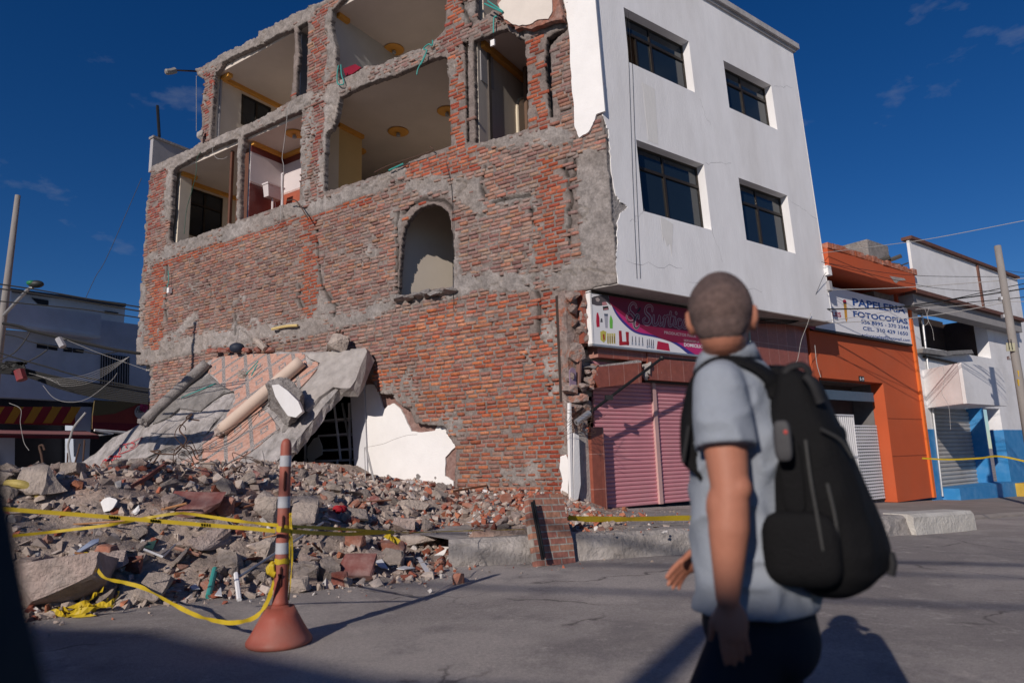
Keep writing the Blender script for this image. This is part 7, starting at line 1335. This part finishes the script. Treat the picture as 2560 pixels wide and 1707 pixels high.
for p, rr_, lb in cl: cable(CB(kf, p, 14.2), rr_, lb, None)
r = random.Random(8)
for i in range(9):
    y0 = 1395+i*16; cable(CB(kf, [(-60, y0), (150+r.uniform(-30, 30), y0+20), (420, 1500+i*12), (800, 1590+i*18), (1250, 1665+i*22), (1940, 1740+i*24)], 14.4), .018, 'black cable in the sagging bundle before the shaded shops', 'cables bundled before the shaded shops')
for i in range(5): cable(CB(kf, [(380+i*90, 1530+i*25), (700+i*30, 1600+i*24), (1050+i*20, 1570+i*24), (1400, 1445+i*22), (1690, 1315)], 14.0), .003, 'pale wire fanning out from the brick corner', 'pale wires fanning from the brick corner', M_WIREG)
cable(CB(kf, [(800, 1065), (1300, 1270), (1750, 1430), (1950, 1500)], 14.1), .004, 'pale line crossing from the splice to the brick corner', None, M_WIREG)
cable(CB(kg, [(120, 350), (270, 430), (265, 600), (290, 760), (320, 880), (380, 970)], 13.5), .005, 'pale wire dangling before the striped fascia', None, M_WIREG); cable(CB(kg, [(560, 120), (700, 280), (900, 340), (1150, 290), (1450, 60), (1530, -40)], 13.5), .0045, 'long pale loop hanging below the cable bundle', None, M_WIREG)
m = MB(); m.tube(CB(kf, [(765, 1075), (825, 1185)], 14.0), .07, 8); tag(m.put('cable_splice', mat('grey splice case', (.4, .4, .42), .5)), 'grey splice case hanging on the thick cable', 'splice case')
m = MB(); m.tube(CB(kf, [(250, 1490), (290, 1620)], 14.0), .10, 8); tag(m.put('cable_splice', mat('red splice case', (.22, .04, .045), .5)), 'red splice case hanging in the cable tangle', 'splice case')
m = MB()
for i in range(8): m.tube(bez([at(*kf(r.uniform(0, 350), r.uniform(1380, 1500)), 14.2) for _ in range(5)], 5), .022, 5)
tag(m.put('cable_tangle', M_CABLE), 'coiled tangle of black cable by the left pole', 'cable')
cable([at(2*450/1.96/1.0884*0+395, 470, 15), at(*kf(1110, 570), 15), at(*kf(1250, 270), 15), at(*kf(1410, -10), 15), at(325, 410, 15)][1:], .006, 'thin stray line against the left sky', None)
# overhead lines out of the picture, whose faint shadows cross the road
for i, (s_, p_, z_, r__) in enumerate(((-9.5, 0, 7.4, .035), (-8.4, 0, 7.6, .03), (-6.6, 0, 7.2, .045))):
    cable([PS(-14, s_-3.0, z_+.5), PS(0, s_-.4, z_), PS(12, s_+3.4, z_+.2), PS(22, s_+7, z_+.8)], r__, ['rearmost', 'middle', 'foremost'][i]+' overhead line behind the viewer', None)
# lamp and rods on the broken roof edge
LP_ = thing('street_lamp', 'small cobra lamp sticking out from the broken roof edge', 'lamp', PA(12.2, 13.2, -.1)); e0 = at(*k1(440, 452), 21.0); e1 = at(*k1(300, 446), 20.4); e2 = at(*k1(235, 456), 20.2)
MB().tube([PA(12.2, 13.35, 0), e0, e1], .03, 6).put('arm', M_REBAR, LP_); MB().tube(bez([e1, (e1+e2)/2+V3(0, 0, -.02), e2], 4), [.10]*8+[.06], 8).put('lamp_head', mat('grey lamp head', (.26, .24, .22), .6), LP_)
tag(MB().tube([PA(*uvA(*k1(198, 865), .5), .5), PA(*uvA(*k1(186, 670), .5), .5)], .05, 6).put('antenna_post', M_BLACK), 'black post standing on the left parapet', 'post')
tag(MB().tube([PA(*uvA(*k1(432, 480), -.2), -.2), PA(*uvA(*k1(432, 830), -.2), -.2)], .008, 4).put('wire', M_WIREG), 'thin wire hanging from the broken roof edge', 'wire')
put_rock('mortar_lump', PA(*uvA(*k1(460, 870), -.12), -.12), (.22, .2, .3), M_CONCL, (0, 0, 0), 9, .6, label='pale lump stuck on the left roof edge', cat='mortar lump')
# teal conduits and wires on the broken wall
def wl(k, pts, r, mt, label, cat, w_=-.12, n=6): tag(MB().tube(bez([PA(*uvA(*k(*p), w_), w_) for p in pts], n), r, 6).put(cat.replace(' ', '_'), mt), label, cat)
wl(k2, [(200, 495), (190, 560), (193, 630), (225, 640), (240, 625), (222, 560), (218, 490)], .016, M_TEAL, 'bent teal conduit at the left end of the upper broken floor', 'conduit')
wl(k2, [(910, 305), (905, 345), (880, 335), (840, 370), (865, 385), (835, 450), (800, 520), (790, 565)], .016, M_TEAL, 'teal conduit dangling over the middle of the broken floor', 'conduit'); wl(k2, [(865, 380), (850, 430), (820, 490)], .014, M_TEAL, 'short teal conduit beside the dangling one', 'conduit')
wl(k2, [(1300, 30), (1435, 95)], .018, M_TEAL, 'lower teal conduit reaching the cream plaster patch', 'conduit', -.25); wl(k2, [(1325, 10), (1440, 90)], .018, M_TEAL, 'upper teal conduit reaching the cream plaster patch', 'conduit', -.25); wl(k2, [(1395, 125), (1372, 140), (1368, 250)], .018, M_TEAL, 'vertical teal conduit above the right torn room', 'conduit')
wl(k2, [(1368, 250), (1365, 290)], .006, M_CABLE, 'short wire holding the hanging socket', 'wire'); a = uvA(*k2(1368, 352), -.12); tag(MB().box(PA, a[0]-.05, a[0]+.05, a[1], a[1]+.14, -.16, -.12).put('socket', M_WHITE2), 'white socket dangling in the right torn room', 'socket')
wl(k1, [(1030, 640), (1010, 700), (1000, 800), (985, 920), (975, 1000), (985, 1060), (975, 1180), (965, 1310), (965, 1400), (925, 1450)], .008, M_WIREG, 'long pale wire hanging across the torn bathroom', 'wire'); wl(k1, [(460, 960), (435, 1010), (430, 1100), (400, 1220), (370, 1330), (355, 1480)], .010, mat('dark green cable', (.02, .09, .06), .6), 'dark green cable hanging in the left torn room', 'wire'); wl(k1, [(540, 915), (535, 960), (560, 1000), (600, 1005), (630, 990)], .006, M_WIREG, 'thin looped wire in the left torn room', 'wire')
wl(k1, [(1005, 1268), (1065, 1272), (1140, 1385)], .016, M_REBAR, 'rusty rod bent down below the torn bathroom', 'rod', -.25); wl(k2, [(890, 1105), (892, 1145), (600, 1240), (470, 1300)], .012, M_REBAR, 'thin bent rod along the sill of the big torn room', 'rod'); wl(k2, [(690, 1235), (580, 1285)], .02, M_TEAL, 'grey teal tube on the sill of the big torn room', 'tube')
wl(k3, [(275, 540), (278, 600), (268, 650)], .012, M_TEAL, 'short conduit on the left brick wall', 'conduit'); a = uvA(*k3(275, 690), -.12); tag(MB().box(PA, a[0]-.05, a[0]+.05, a[1], a[1]+.16, -.14, -.04).put('socket', M_WHITE2), 'small white fitting hanging on the left brick wall', 'socket')
wl(k3, [(985, 938), (1040, 925), (1100, 915), (1160, 912)], .035, mat('cream plastic pipe', (.60, .46, .20), .5, .05), 'cream yellow pipe stub in the grey band of the brick wall', 'pipe')
cable([PA(*uvA(*k4(330, 20), -.05), -.05), PA(*uvA(*k4(372, 260), -.05), -.05), PA(*uvA(*k4(378, 900), -.06), -.06), PA(*uvA(*k4(382, 1080), -.06), -.06)], .006, 'thin black wire hanging down the brick wall by the arch', None)
a = uvA(*k2(300, 560), .1); tag(MB().prism([PA(*uvA(*k2(*p), .12), .12) for p in [(235, 520), (325, 485), (370, 510), (300, 560), (250, 570)]], DP*.4).put('red_box', mat('dark red plastic', (.22, .01, .025), .4)), 'dark red plastic crate in the upper torn room', 'crate')
# lamp sill of the arch: grey broken ledge
lg = rubblemesh('broken_ledge', [(PA(*uvA(*k3(x, 735-(x-1840)*.165), -.1), -.1), (.34, .3, .13)) for x in (1860, 1920, 1980, 2040, 2100, 2160, 2200)], M_CONC, BLD, 190)
# ================================================================== the passer-by with a backpack
YB = 2.0
def B_(x, y, Y=YB): return at(x, y, Y)
TH = R(-58); fd = V3(math.sin(TH), math.cos(TH), 0); lf = V3(-fd[1], fd[0], 0)      # facing, his left (towards the camera)
def solid(mb, voxel=.008, smooth=8, sf=.5):
    me = bpy.data.meshes.new('t'); me.from_pydata([tuple(v) for v in mb.v], [], mb.f); me.update(); o = bpy.data.objects.new('t', me); COL.objects.link(o)
    bm = bmesh.new(); bm.from_mesh(me); bmesh.ops.recalc_face_normals(bm, faces=bm.faces); bm.to_mesh(me); bm.free()
    r = o.modifiers.new('r', 'REMESH'); r.mode = 'VOXEL'; r.voxel_size = voxel; s = o.modifiers.new('s', 'SMOOTH'); s.iterations = smooth; s.factor = sf
    bpy.context.view_layer.update(); e = o.evaluated_get(bpy.context.evaluated_depsgraph_get()); m2 = bpy.data.meshes.new_from_object(e)
    v = np.empty(len(m2.vertices)*3); m2.vertices.foreach_get('co', v); f = [tuple(p.vertices) for p in m2.polygons]; bpy.data.objects.remove(o); bpy.data.meshes.remove(m2); return v.reshape(-1, 3), f
def limb(m, pts, rr, n=18):
    P = [np.asarray(p, float) for p in pts]
    for i in range(len(P)-1):
        k = 5; m.tube([P[i]+(P[i+1]-P[i])*t for t in np.linspace(0, 1, k)], [rr[i]+(rr[i+1]-rr[i])*t for t in np.linspace(0, 1, k)], n)
    for p, r in zip(P, rr): m.ball(p, (r, r, r), 14, 10)
def frame(ax_x, ax_y, ax_z=Z3): return np.stack([ax_x, ax_y, ax_z], 1)
BF = frame(lf, fd)                       # local: x = his left, y = forward, z = up
mp_ = lambda c, x, y, z: np.asarray(c)+lf*x+fd*y+Z3*z
PE = thing('person', 'man with cropped hair in a light blue grey polo shirt and black backpack, looking away', 'person', V3(1.02, 2.0, 0))
M_SKIN = mat('tanned skin', (.40, .165, .105), .55, .08, 14, .08, spec=.35); M_SHIRT = mat('light blue grey polo cloth', (.27, .30, .35), .9, .05, 30, .25, 90); M_TROU = mat('dark navy trousers', (.012, .014, .022), .85, .1, 20, .1); M_PACK = mat('black backpack nylon', (.0055, .0055, .0065), .75, .12, 30, .35, 120, spec=.18); M_PACK2 = mat('dark grey strap webbing', (.014, .014, .016), .7, .1, 60, .2)
M_HAIR = mat('cropped greying hair', (.115, .080, .075), .95, .3, 60, .6, 160, dirt=(.22, .145, .125), dirtamt=.7, dscale=9)
HDc = B_(1657, 728, 1.93); HS = 1.09; hz = R(22); hf = V3(math.sin(hz), math.cos(hz), 0); hl = V3(-hf[1], hf[0], 0); HF = frame(hl, hf)
hp = lambda x, y, z: HDc+(hl*x+hf*y+Z3*z)*HS
class HMB(MB):
    def ball(s, c, r, n=10, m=7, M=None): return MB.ball(s, c, tuple(np.asarray(r)*HS) if M is not None else r, n, m, M)
neck0 = B_(1670, 815, 1.98); neckb = B_(1690, 862, 2.02); chest = B_(1712, 985, 2.03); waist = B_(1722, 1200, 2.04); hip = B_(1738, 1400, 2.04)
LS, LE, LW = B_(1652, 893, 1.845), B_(1676, 1120, 1.80), B_(1671, 1372, 1.80)
RS = mp_(chest, -.185, .0, .085); RE = B_(1700, 1120, 2.30); RW = B_(1628, 1268, 2.20)
m = HMB()
m.ball(HDc+Z3*.015, (.080, .098, .104), 26, 18, HF); m.ball(hp(0, -.022, .02), (.076, .080, .086), 26, 18, HF); m.ball(hp(0, .035, -.055), (.058, .062, .062), 20, 14, HF); m.ball(hp(0, .055, -.088), (.036, .034, .028), 16, 12, HF)
m.ball(hp(0, .088, .035), (.050, .016, .016), 14, 10, HF); m.tube([hp(0, .095, .02), hp(0, .112, -.028)], [.009, .015], 10); m.ball(hp(0, .108, -.030), (.018, .014, .011), 10, 8, HF)
m.ball(hp(0, .088, -.062), (.024, .012, .011), 12, 8, HF)
for s in (-1, 1): m.ball(hp(s*.048, .070, -.012), (.022, .018, .016), 12, 8, HF)
limb(m, [hp(0, -.028, -.05), neck0-fd*.0, neckb, mp_(chest, 0, 0, .06)], [.064, .064, .075, .09])
for s, sh, el, wr in ((1, LS, LE, LW), (-1, RS, RE, RW)):
    limb(m, [sh, sh*.5+el*.5, el, el*.62+wr*.38, wr], [.062, .059, .0485, .052, .030])
    m.ball(el+(lf*s*.004-fd*.020), (.038, .038, .040), 12, 10); m.ball(el*.8+wr*.2+fd*.010, (.050, .050, .075), 12, 10)
m.ball(chest, (.16, .10, .17), 20, 14, BF); m.ball(waist, (.14, .10, .16), 20, 14, BF); m.ball(hip, (.14, .10, .12), 20, 14, BF)
# ears
for s in (1, -1):
    E0 = np.array(Euler((0, 0, math.atan2(-hf[0], hf[1])+s*.35)).to_matrix()); m.ball(hp(s*.081, -.004, -.010), (.008, .019, .031), 12, 10, E0); m.ball(hp(s*.079, .004, -.032), (.007, .012, .014), 10, 8, E0); m.ball(hp(s*.087, -.014, -.002), (.006, .010, .026), 10, 8, E0)
# hands: palm plus five bent fingers
def hand(m, wr, d, pn, side, s=1.0, curl=.5):
    """d: direction of the hand, pn: palm normal, side: direction towards the thumb"""
    d = d/np.linalg.norm(d); side = side-d*np.dot(side, d); side /= np.linalg.norm(side); pn = np.cross(d, side) if np.dot(np.cross(d, side), pn) > 0 else -np.cross(d, side)
    M = frame(side, pn, d); m.ball(wr+d*.045*s, (.040*s, .016*s, .050*s), 16, 12, M); m.ball(wr+d*.012*s, (.026*s, .018*s, .03*s), 12, 10, M)
    for i, (o, l, r_) in enumerate(((.028, .074, .0088), (.0095, .083, .0090), (-.0095, .077, .0086), (-.0275, .061, .0076))):
        p = wr+d*.082*s+side*o*s; a = curl*(.55+.12*i); q = [wr+d*.04*s+side*o*.8*s, p]; dd = d
        for f_, k in ((.46, 1), (.30, 1.5), (.24, 1.8)): ang = a*k; dd = d*math.cos(ang)+pn*math.sin(ang)+side*o*1.2; dd /= np.linalg.norm(dd); q.append(q[-1]+dd*l*f_*s)
        limb(m, q, [r_*s*1.1, r_*s*1.08, r_*s, r_*s*.92, r_*s*.78], 10)
    b = wr+d*.020*s+side*.022*s; t1 = (d*.72+side*.62+pn*.30); t1 /= np.linalg.norm(t1); t2 = (d*.9+side*.25+pn*.4); t2 /= np.linalg.norm(t2); limb(m, [b, b+t1*.036*s, b+t1*.036*s+t2*.030*s, b+t1*.036*s+t2*.053*s], [.0125*s, .0115*s, .0098*s, .0078*s], 10)
m_ = MB(); hand(m, LW-Z3*.012, V3(.10, .02, -1), -lf, fd*.7+lf*.2, 1.0, .45)
hand(m, RW+fd*.01, V3(-.72, -.05, -.42), V3(-.2, .2, -.9), V3(-.2, -.5, .8), 1.0, .42)
v, f = solid(m, .0052, 5, .45); body = obj('body', v, f, M_SKIN, PE, smooth=True)
# eyes and brows (hidden from here, right from the front)
for s in (-1, 1): MB().ball(hp(s*.031, .083, .008), (.011, .009, .009), 12, 8, HF).put('eye', mat('eye white', (.6, .58, .55), .3), PE, smooth=True); MB().ball(hp(s*.031, .0915, .008), (.005, .003, .005), 10, 8, HF).put('iris', flat('iris brown', (.03, .015, .01), .3), PE, smooth=True); MB().ball(hp(s*.032, .094, .030), (.018, .004, .004), 10, 6, HF).put('eyebrow', M_HAIR, PE, smooth=True)
# hair shell: follows the skull, ends at the nape and above the ears
m = HMB(); m.ball(HDc+Z3*.016, (.0828, .0998, .1068), 40, 30, HF); m.ball(hp(0, -.022, .021), (.0815, .0825, .0895), 40, 30, HF); m.ball(hp(0, -.045, -.03), (.064, .052, .055), 30, 20, HF)
v, f = solid(m, .005, 4); loc = (v-HDc)/HS; ly = loc@hf; lx = loc@hl; lz = loc[:, 2]; keepv = (lz > -.072+.0) & ~((ly > .045) & (lz < .055+.0)) & ~((ly > -.01) & (lz < .0)) & ~((np.abs(lx) > .06) & (lz < -.02) & (ly > -.035)); f = [q for q in f if all(keepv[i] for i in q)]
obj('hair', v, f, M_HAIR, PE, smooth=True)
# polo shirt
m = MB()
sec = [(B_(1685, 828, 2.0), .085, .078), (B_(1692, 856, 2.01), .165, .095), (B_(1700, 890, 2.02), .205, .112), (B_(1704, 950, 2.03), .212, .135), (B_(1708, 1030, 2.03), .208, .148), (B_(1714, 1120, 2.04), .198, .150), (B_(1720, 1210, 2.04), .19, .150), (B_(1730, 1310, 2.04), .195, .158), (B_(1738, 1392, 2.04), .200, .165)]
n = 40; rings = []
for c, a, b in sec:
    rings += [c+lf*(a*np.sign(math.cos(t))*abs(math.cos(t))**.85)+fd*(b*np.sign(math.sin(t))*abs(math.sin(t))**.85) for t in np.linspace(0, 2*math.pi, n, endpoint=False)]
m.add(rings, [(i*n+j, (i+1)*n+j, (i+1)*n+(j+1) % n, i*n+(j+1) % n) for i in range(len(sec)-1) for j in range(n)]+[tuple(range(n)), tuple((len(sec)-1)*n+j for j in range(n))[::-1]])
sle = B_(1668, 1028, 1.815); limb(m, [LS+Z3*.004, LS*.45+sle*.55], [.070, .076]); m.tube([LS, LS*.45+sle*.55, sle], [.07, .077, .082], 22)
sre = RS*.4+RE*.6; m.tube([RS, sre], [.068, .075], 20); m.ball(RS, (.068, .068, .068)); limb(m, [neckb+Z3*.008, LS+Z3*.016], [.066, .060]); limb(m, [neckb+Z3*.008, RS+Z3*.016], [.066, .060])
v, f = solid(m, .007, 7)
from mathutils import noise as _n
vn = np.array([_n.noise(Vector((p[0]*7, p[1]*7, p[2]*3.2)))*.9+_n.noise(Vector((p[0]*16+5, p[1]*16, p[2]*9)))*.35 for p in v]); cen = np.array([1.0, 2.0]); dirs = v[:, :2]-np.array([float(chest[0]), float(chest[1])]); dirs /= np.linalg.norm(dirs, axis=1)[:, None]+1e-6
fd2 = np.array([_n.noise(Vector((p[0]*5+p[2]*6, p[1]*5, p[2]*9-p[0]*7))) for p in v]); fd2 = 1-np.abs(fd2)*3.2
fold = (.012*vn+.013*np.clip(fd2, 0, 1)**1.5)*sst(-v[:, 2], -1.47, -1.2); v[:, 0] += dirs[:, 0]*fold; v[:, 1] += dirs[:, 1]*fold
shirt = obj('polo_shirt', v, f, M_SHIRT, PE, smooth=True)
m = MB(); cr = []
for t in np.linspace(0, 2*math.pi, 28, endpoint=False):
    cr.append(neck0+V3(0, 0, .026)+lf*math.cos(t)*.078+fd*(math.sin(t)*.074+.002)+Z3*(-.030*max(0, math.sin(t))))
lo = [p+(p-neck0)*.22*V3(1, 1, 0)-Z3*.045 for p in cr]; n = len(cr); m.add([p for p in cr]+lo+[p*1.0+(p-neck0)*.34*V3(1, 1, 0)-Z3*.046 for p in cr]+[p+(p-neck0)*.08*V3(1, 1, 0)+Z3*.003 for p in cr], [(i, (i+1) % n, n+(i+1) % n, n+i) for i in range(n)]+[(n+i, n+(i+1) % n, 2*n+(i+1) % n, 2*n+i) for i in range(n)]+[(2*n+i, 2*n+(i+1) % n, 3*n+(i+1) % n, 3*n+i) for i in range(n)]+[(3*n+i, 3*n+(i+1) % n, (i+1) % n, i) for i in range(n)])
m.put('collar', M_SHIRT, shirt, smooth=True)
# trousers and shoes
m = MB(); hc = B_(1740, 1400, 2.04); m.ball(hc-Z3*.03, (.175, .155, .14), 24, 16, BF)
LFt = V3(float(hc[0])-.20, 1.86, .08); RFt = V3(float(hc[0])+.20, 2.14, .08)
LK = (hc+LFt)/2+lf*.06+fd*.09+Z3*.02; RK = (hc+RFt)/2-lf*.05+fd*.06
limb(m, [mp_(hc, .085, 0, -.06), LK, LFt+Z3*.02], [.108, .080, .064]); limb(m, [mp_(hc, -.085, 0, -.06), RK, RFt+Z3*.02], [.098, .072, .060]); m.ball(mp_(hc, 0, -.07, -.07), (.15, .09, .11), 18, 12, BF)
v, f = solid(m, .010, 6); obj('trousers', v, f, M_TROU, PE, smooth=True)
for ft, dz in ((LFt, 0), (RFt, 0)):
    m = MB(); c = V3(ft[0], ft[1], .045)+fd*.05; m.ball(c+fd*.04, (.048, .14, .04), 16, 10, BF); m.ball(c-fd*.05+Z3*.02, (.042, .07, .055), 14, 10, BF); v, f = solid(m, .008, 4); v[:, 2] = np.maximum(v[:, 2], .004); obj('shoe', v, f, M_BLACK, PE, smooth=True)
# ---- backpack: its own object carried on the back
BP = thing('backpack', 'large black backpack with padded straps on the man in the polo shirt', 'backpack', B_(1880, 1362, 1.93))
bk = -fd; YP = 1.93
lev = [(852, 1772, 1858, .10, 1.92), (872, 1764, 1890, .13, 1.92), (920, 1757, 1915, .145, 1.92), (980, 1752, 1942, .155, 1.92), (1050, 1750, 1970, .16, 1.92), (1130, 1752, 2000, .165, 1.92), (1200, 1758, 2026, .165, 1.92), (1260, 1770, 2042, .165, 1.92), (1310, 1792, 2038, .155, 1.92), (1342, 1826, 2012, .14, 1.92), (1360, 1862, 1975, .10, 1.92)]
n = 44; rg = []
for y, x0, x1, sw_, Y_ in lev:
    a, b = B_(x0, y, YP), B_(x1, y, YP); c = (a+b)/2; half = (b[0]-a[0])/2; hx = max(.03, (half-sw_*abs(lf[0])*.52)/abs(bk[0])*1.04)
    rg += [c+lf*(sw_*np.sign(math.cos(t))*abs(math.cos(t))**.7)+bk*(hx*np.sign(math.sin(t))*abs(math.sin(t))**.7) for t in np.linspace(0, 2*math.pi, n, endpoint=False)]
m = MB(); m.add(rg, [(i*n+j, (i+1)*n+j, (i+1)*n+(j+1) % n, i*n+(j+1) % n) for i in range(len(lev)-1) for j in range(n)]+[tuple(range(n)), tuple((len(lev)-1)*n+j for j in range(n))[::-1]])
v, f = solid(m, .008, 6); cpk = B_(1890, 1120, YP)
vn = np.array([_n.noise(Vector((p[0]*9, p[1]*9, p[2]*4)))+.5*_n.noise(Vector((p[0]*22, p[1]*22, p[2]*12))) for p in v]); dr_ = (v-cpk)*V3(1, 1, 0); dr_ /= np.linalg.norm(dr_, axis=1)[:, None]+1e-6; v = v+dr_*(.011*vn)[:, None]
obj('main_bag', v, f, M_PACK, BP, smooth=True)
def onpack(x, y, out=.0): p = B_(x, y, YP-.13-out); return p
def softbox(name, c, ax, ay, az, sx, sy, sz, mt, parent, pw=.55):
    m = MB(); v = []; n, k = 22, 14
    for i in range(k+1):
        ph = -math.pi/2+math.pi*i/k
        for j in range(n):
            th = 2*math.pi*j/n; g = lambda q: np.sign(q)*abs(q)**pw
            v.append(c+ax*sx*g(math.cos(ph))*g(math.cos(th))+ay*sy*g(math.cos(ph))*g(math.sin(th))+az*sz*g(math.sin(ph)))
    m.add(v, [(i*n+j, i*n+(j+1) % n, (i+1)*n+(j+1) % n, (i+1)*n+j) for i in range(k) for j in range(n)]); return m.put(name, mt, parent, smooth=True)
cF = B_(1925, 1240, YP); softbox('front_pocket', cF+bk*.015+lf*.02, lf, bk, Z3-bk*.05, .125, .075, .12, M_PACK, BP); softbox('upper_pocket', B_(1885, 1045, YP)+bk*.0+lf*.03, lf, bk, Z3+bk*.28, .105, .06, .085, M_PACK, BP)
softbox('side_pocket', B_(1862, 1245, YP)+lf*.135, bk, lf, Z3, .095, .042, .095, M_PACK, BP); softbox('side_panel', B_(1842, 1090, YP)+lf*.140, bk, lf, Z3, .030, .012, .10, M_PACK, BP)
ph = softbox('strap_pouch', B_(1798, 1012, 1.76), fd, lf, Z3, .022, .01, .052, mat('dark grey pouch cloth', (.05, .05, .055), .6, .1), BP); MB().ball(B_(1805, 992, 1.748), (.006, .005, .006), 8, 6).put('red_tag', flat('red tag', (.5, .06, .05), .5), ph)
def strap(pts, wd, name, mt=M_PACK, nrm=None, th=.012, par=BP):
    P = bez(pts, 8); v = []; N = len(P)
    for i, p in enumerate(P):
        t = P[min(i+1, N-1)]-P[max(i-1, 0)]; t /= np.linalg.norm(t)+1e-9; nn = (nrm if nrm is not None else lf); s = np.cross(t, nn); s /= np.linalg.norm(s)+1e-9; nn = np.cross(s, t)
        v += [p+s*wd/2+nn*th*.2, p+s*wd*.3+nn*th, p-s*wd*.3+nn*th, p-s*wd/2+nn*th*.2, p-s*wd/2-nn*th*.2, p+s*wd/2-nn*th*.2]
    m = MB(); m.add(v, [(6*i+j, 6*i+6+j, 6*i+6+(j+1) % 6, 6*i+(j+1) % 6) for i in range(N-1) for j in range(6)]+[tuple(range(6))[::-1], tuple(6*(N-1)+j for j in range(6))]); return m.put(name, mt, par, smooth=True)
up_l = V3(-.25, -.45, .85)
strap([B_(1788, 905, 1.86), B_(1768, 868, 1.86), B_(1722, 838, 1.865), B_(1668, 829, 1.875), B_(1625, 843, 1.89), B_(1598, 880, 1.91), B_(1586, 930, 1.925), B_(1583, 985, 1.93), B_(1590, 1050, 1.93), B_(1620, 1090, 1.93)], .060, 'shoulder_strap', nrm=V3(-.35, -.35, .87))
strap([B_(1640, 1085, 1.90), B_(1690, 1130, 1.885), B_(1735, 1215, 1.875), B_(1768, 1290, 1.88), B_(1800, 1325, 1.88)], .032, 'lower_strap', M_PACK2, nrm=lf)
strap([mp_(chest, -.10, -.13, .16), mp_(chest, -.13, -.06, .185), mp_(chest, -.135, .04, .18), mp_(chest, -.13, .115, .10), mp_(chest, -.12, .135, -.02), mp_(chest, -.15, .10, -.15)], .06, 'shoulder_strap', nrm=fd*.4+Z3*.8)
strap([B_(1583, 975, 1.90), B_(1576, 1020, 1.90), B_(1569, 1062, 1.90)], .012, 'strap_tail', M_PACK2, nrm=V3(0, -1, 0), th=.004); strap([B_(2046, 1268, 1.86), B_(2052, 1295, 1.85), B_(2047, 1322, 1.85)], .02, 'strap_tail', M_PACK2, nrm=V3(0, -1, 0), th=.006)
strap([B_(1800, 868, 1.85), B_(1812, 848, 1.845), B_(1842, 842, 1.84), B_(1860, 862, 1.84)], .025, 'grab_handle', M_PACK2, nrm=V3(0, -.4, .9)); strap([B_(1850, 862, 1.80), B_(1868, 885, 1.79), B_(1884, 925, 1.79)], .03, 'top_strap', M_PACK2, nrm=V3(.3, -.9, .2))
for pts in ([(1885, 985), (1930, 1010), (1958, 1050)], [(1850, 1010), (1862, 1100), (1876, 1180), (1895, 1290)], [(1900, 1110), (1920, 1200), (1928, 1300)]):
    MB().tube(bez([B_(x, y, YP-.175) for x, y in pts], 6), .004, 6).put('zip', mat('worn grey zip', (.05, .05, .05), .5), BP)
# ================================================================== edge of the car the picture is taken from
CR = thing('car', 'blurred dark door edge of the car at the lower left', 'car', V3(-.6, .3, 0))
q = [(0, 1040), (22, 1130), (48, 1265), (72, 1390), (92, 1480), (112, 1568), (150, 1760), (-500, 1760), (-500, 1040)]
MB().prism([at(x-6, y, .50) for x, y in q], V3(-.02, -.06, 0)).put('door_frame', mat('black car trim', (.006, .006, .008), .4, .05), CR)
MB().box(W, -1.3, -.32, .36, .44, .15, .74).put('door_panel', mat('dark blue car paint', (.006, .012, .025), .3, .03), CR)
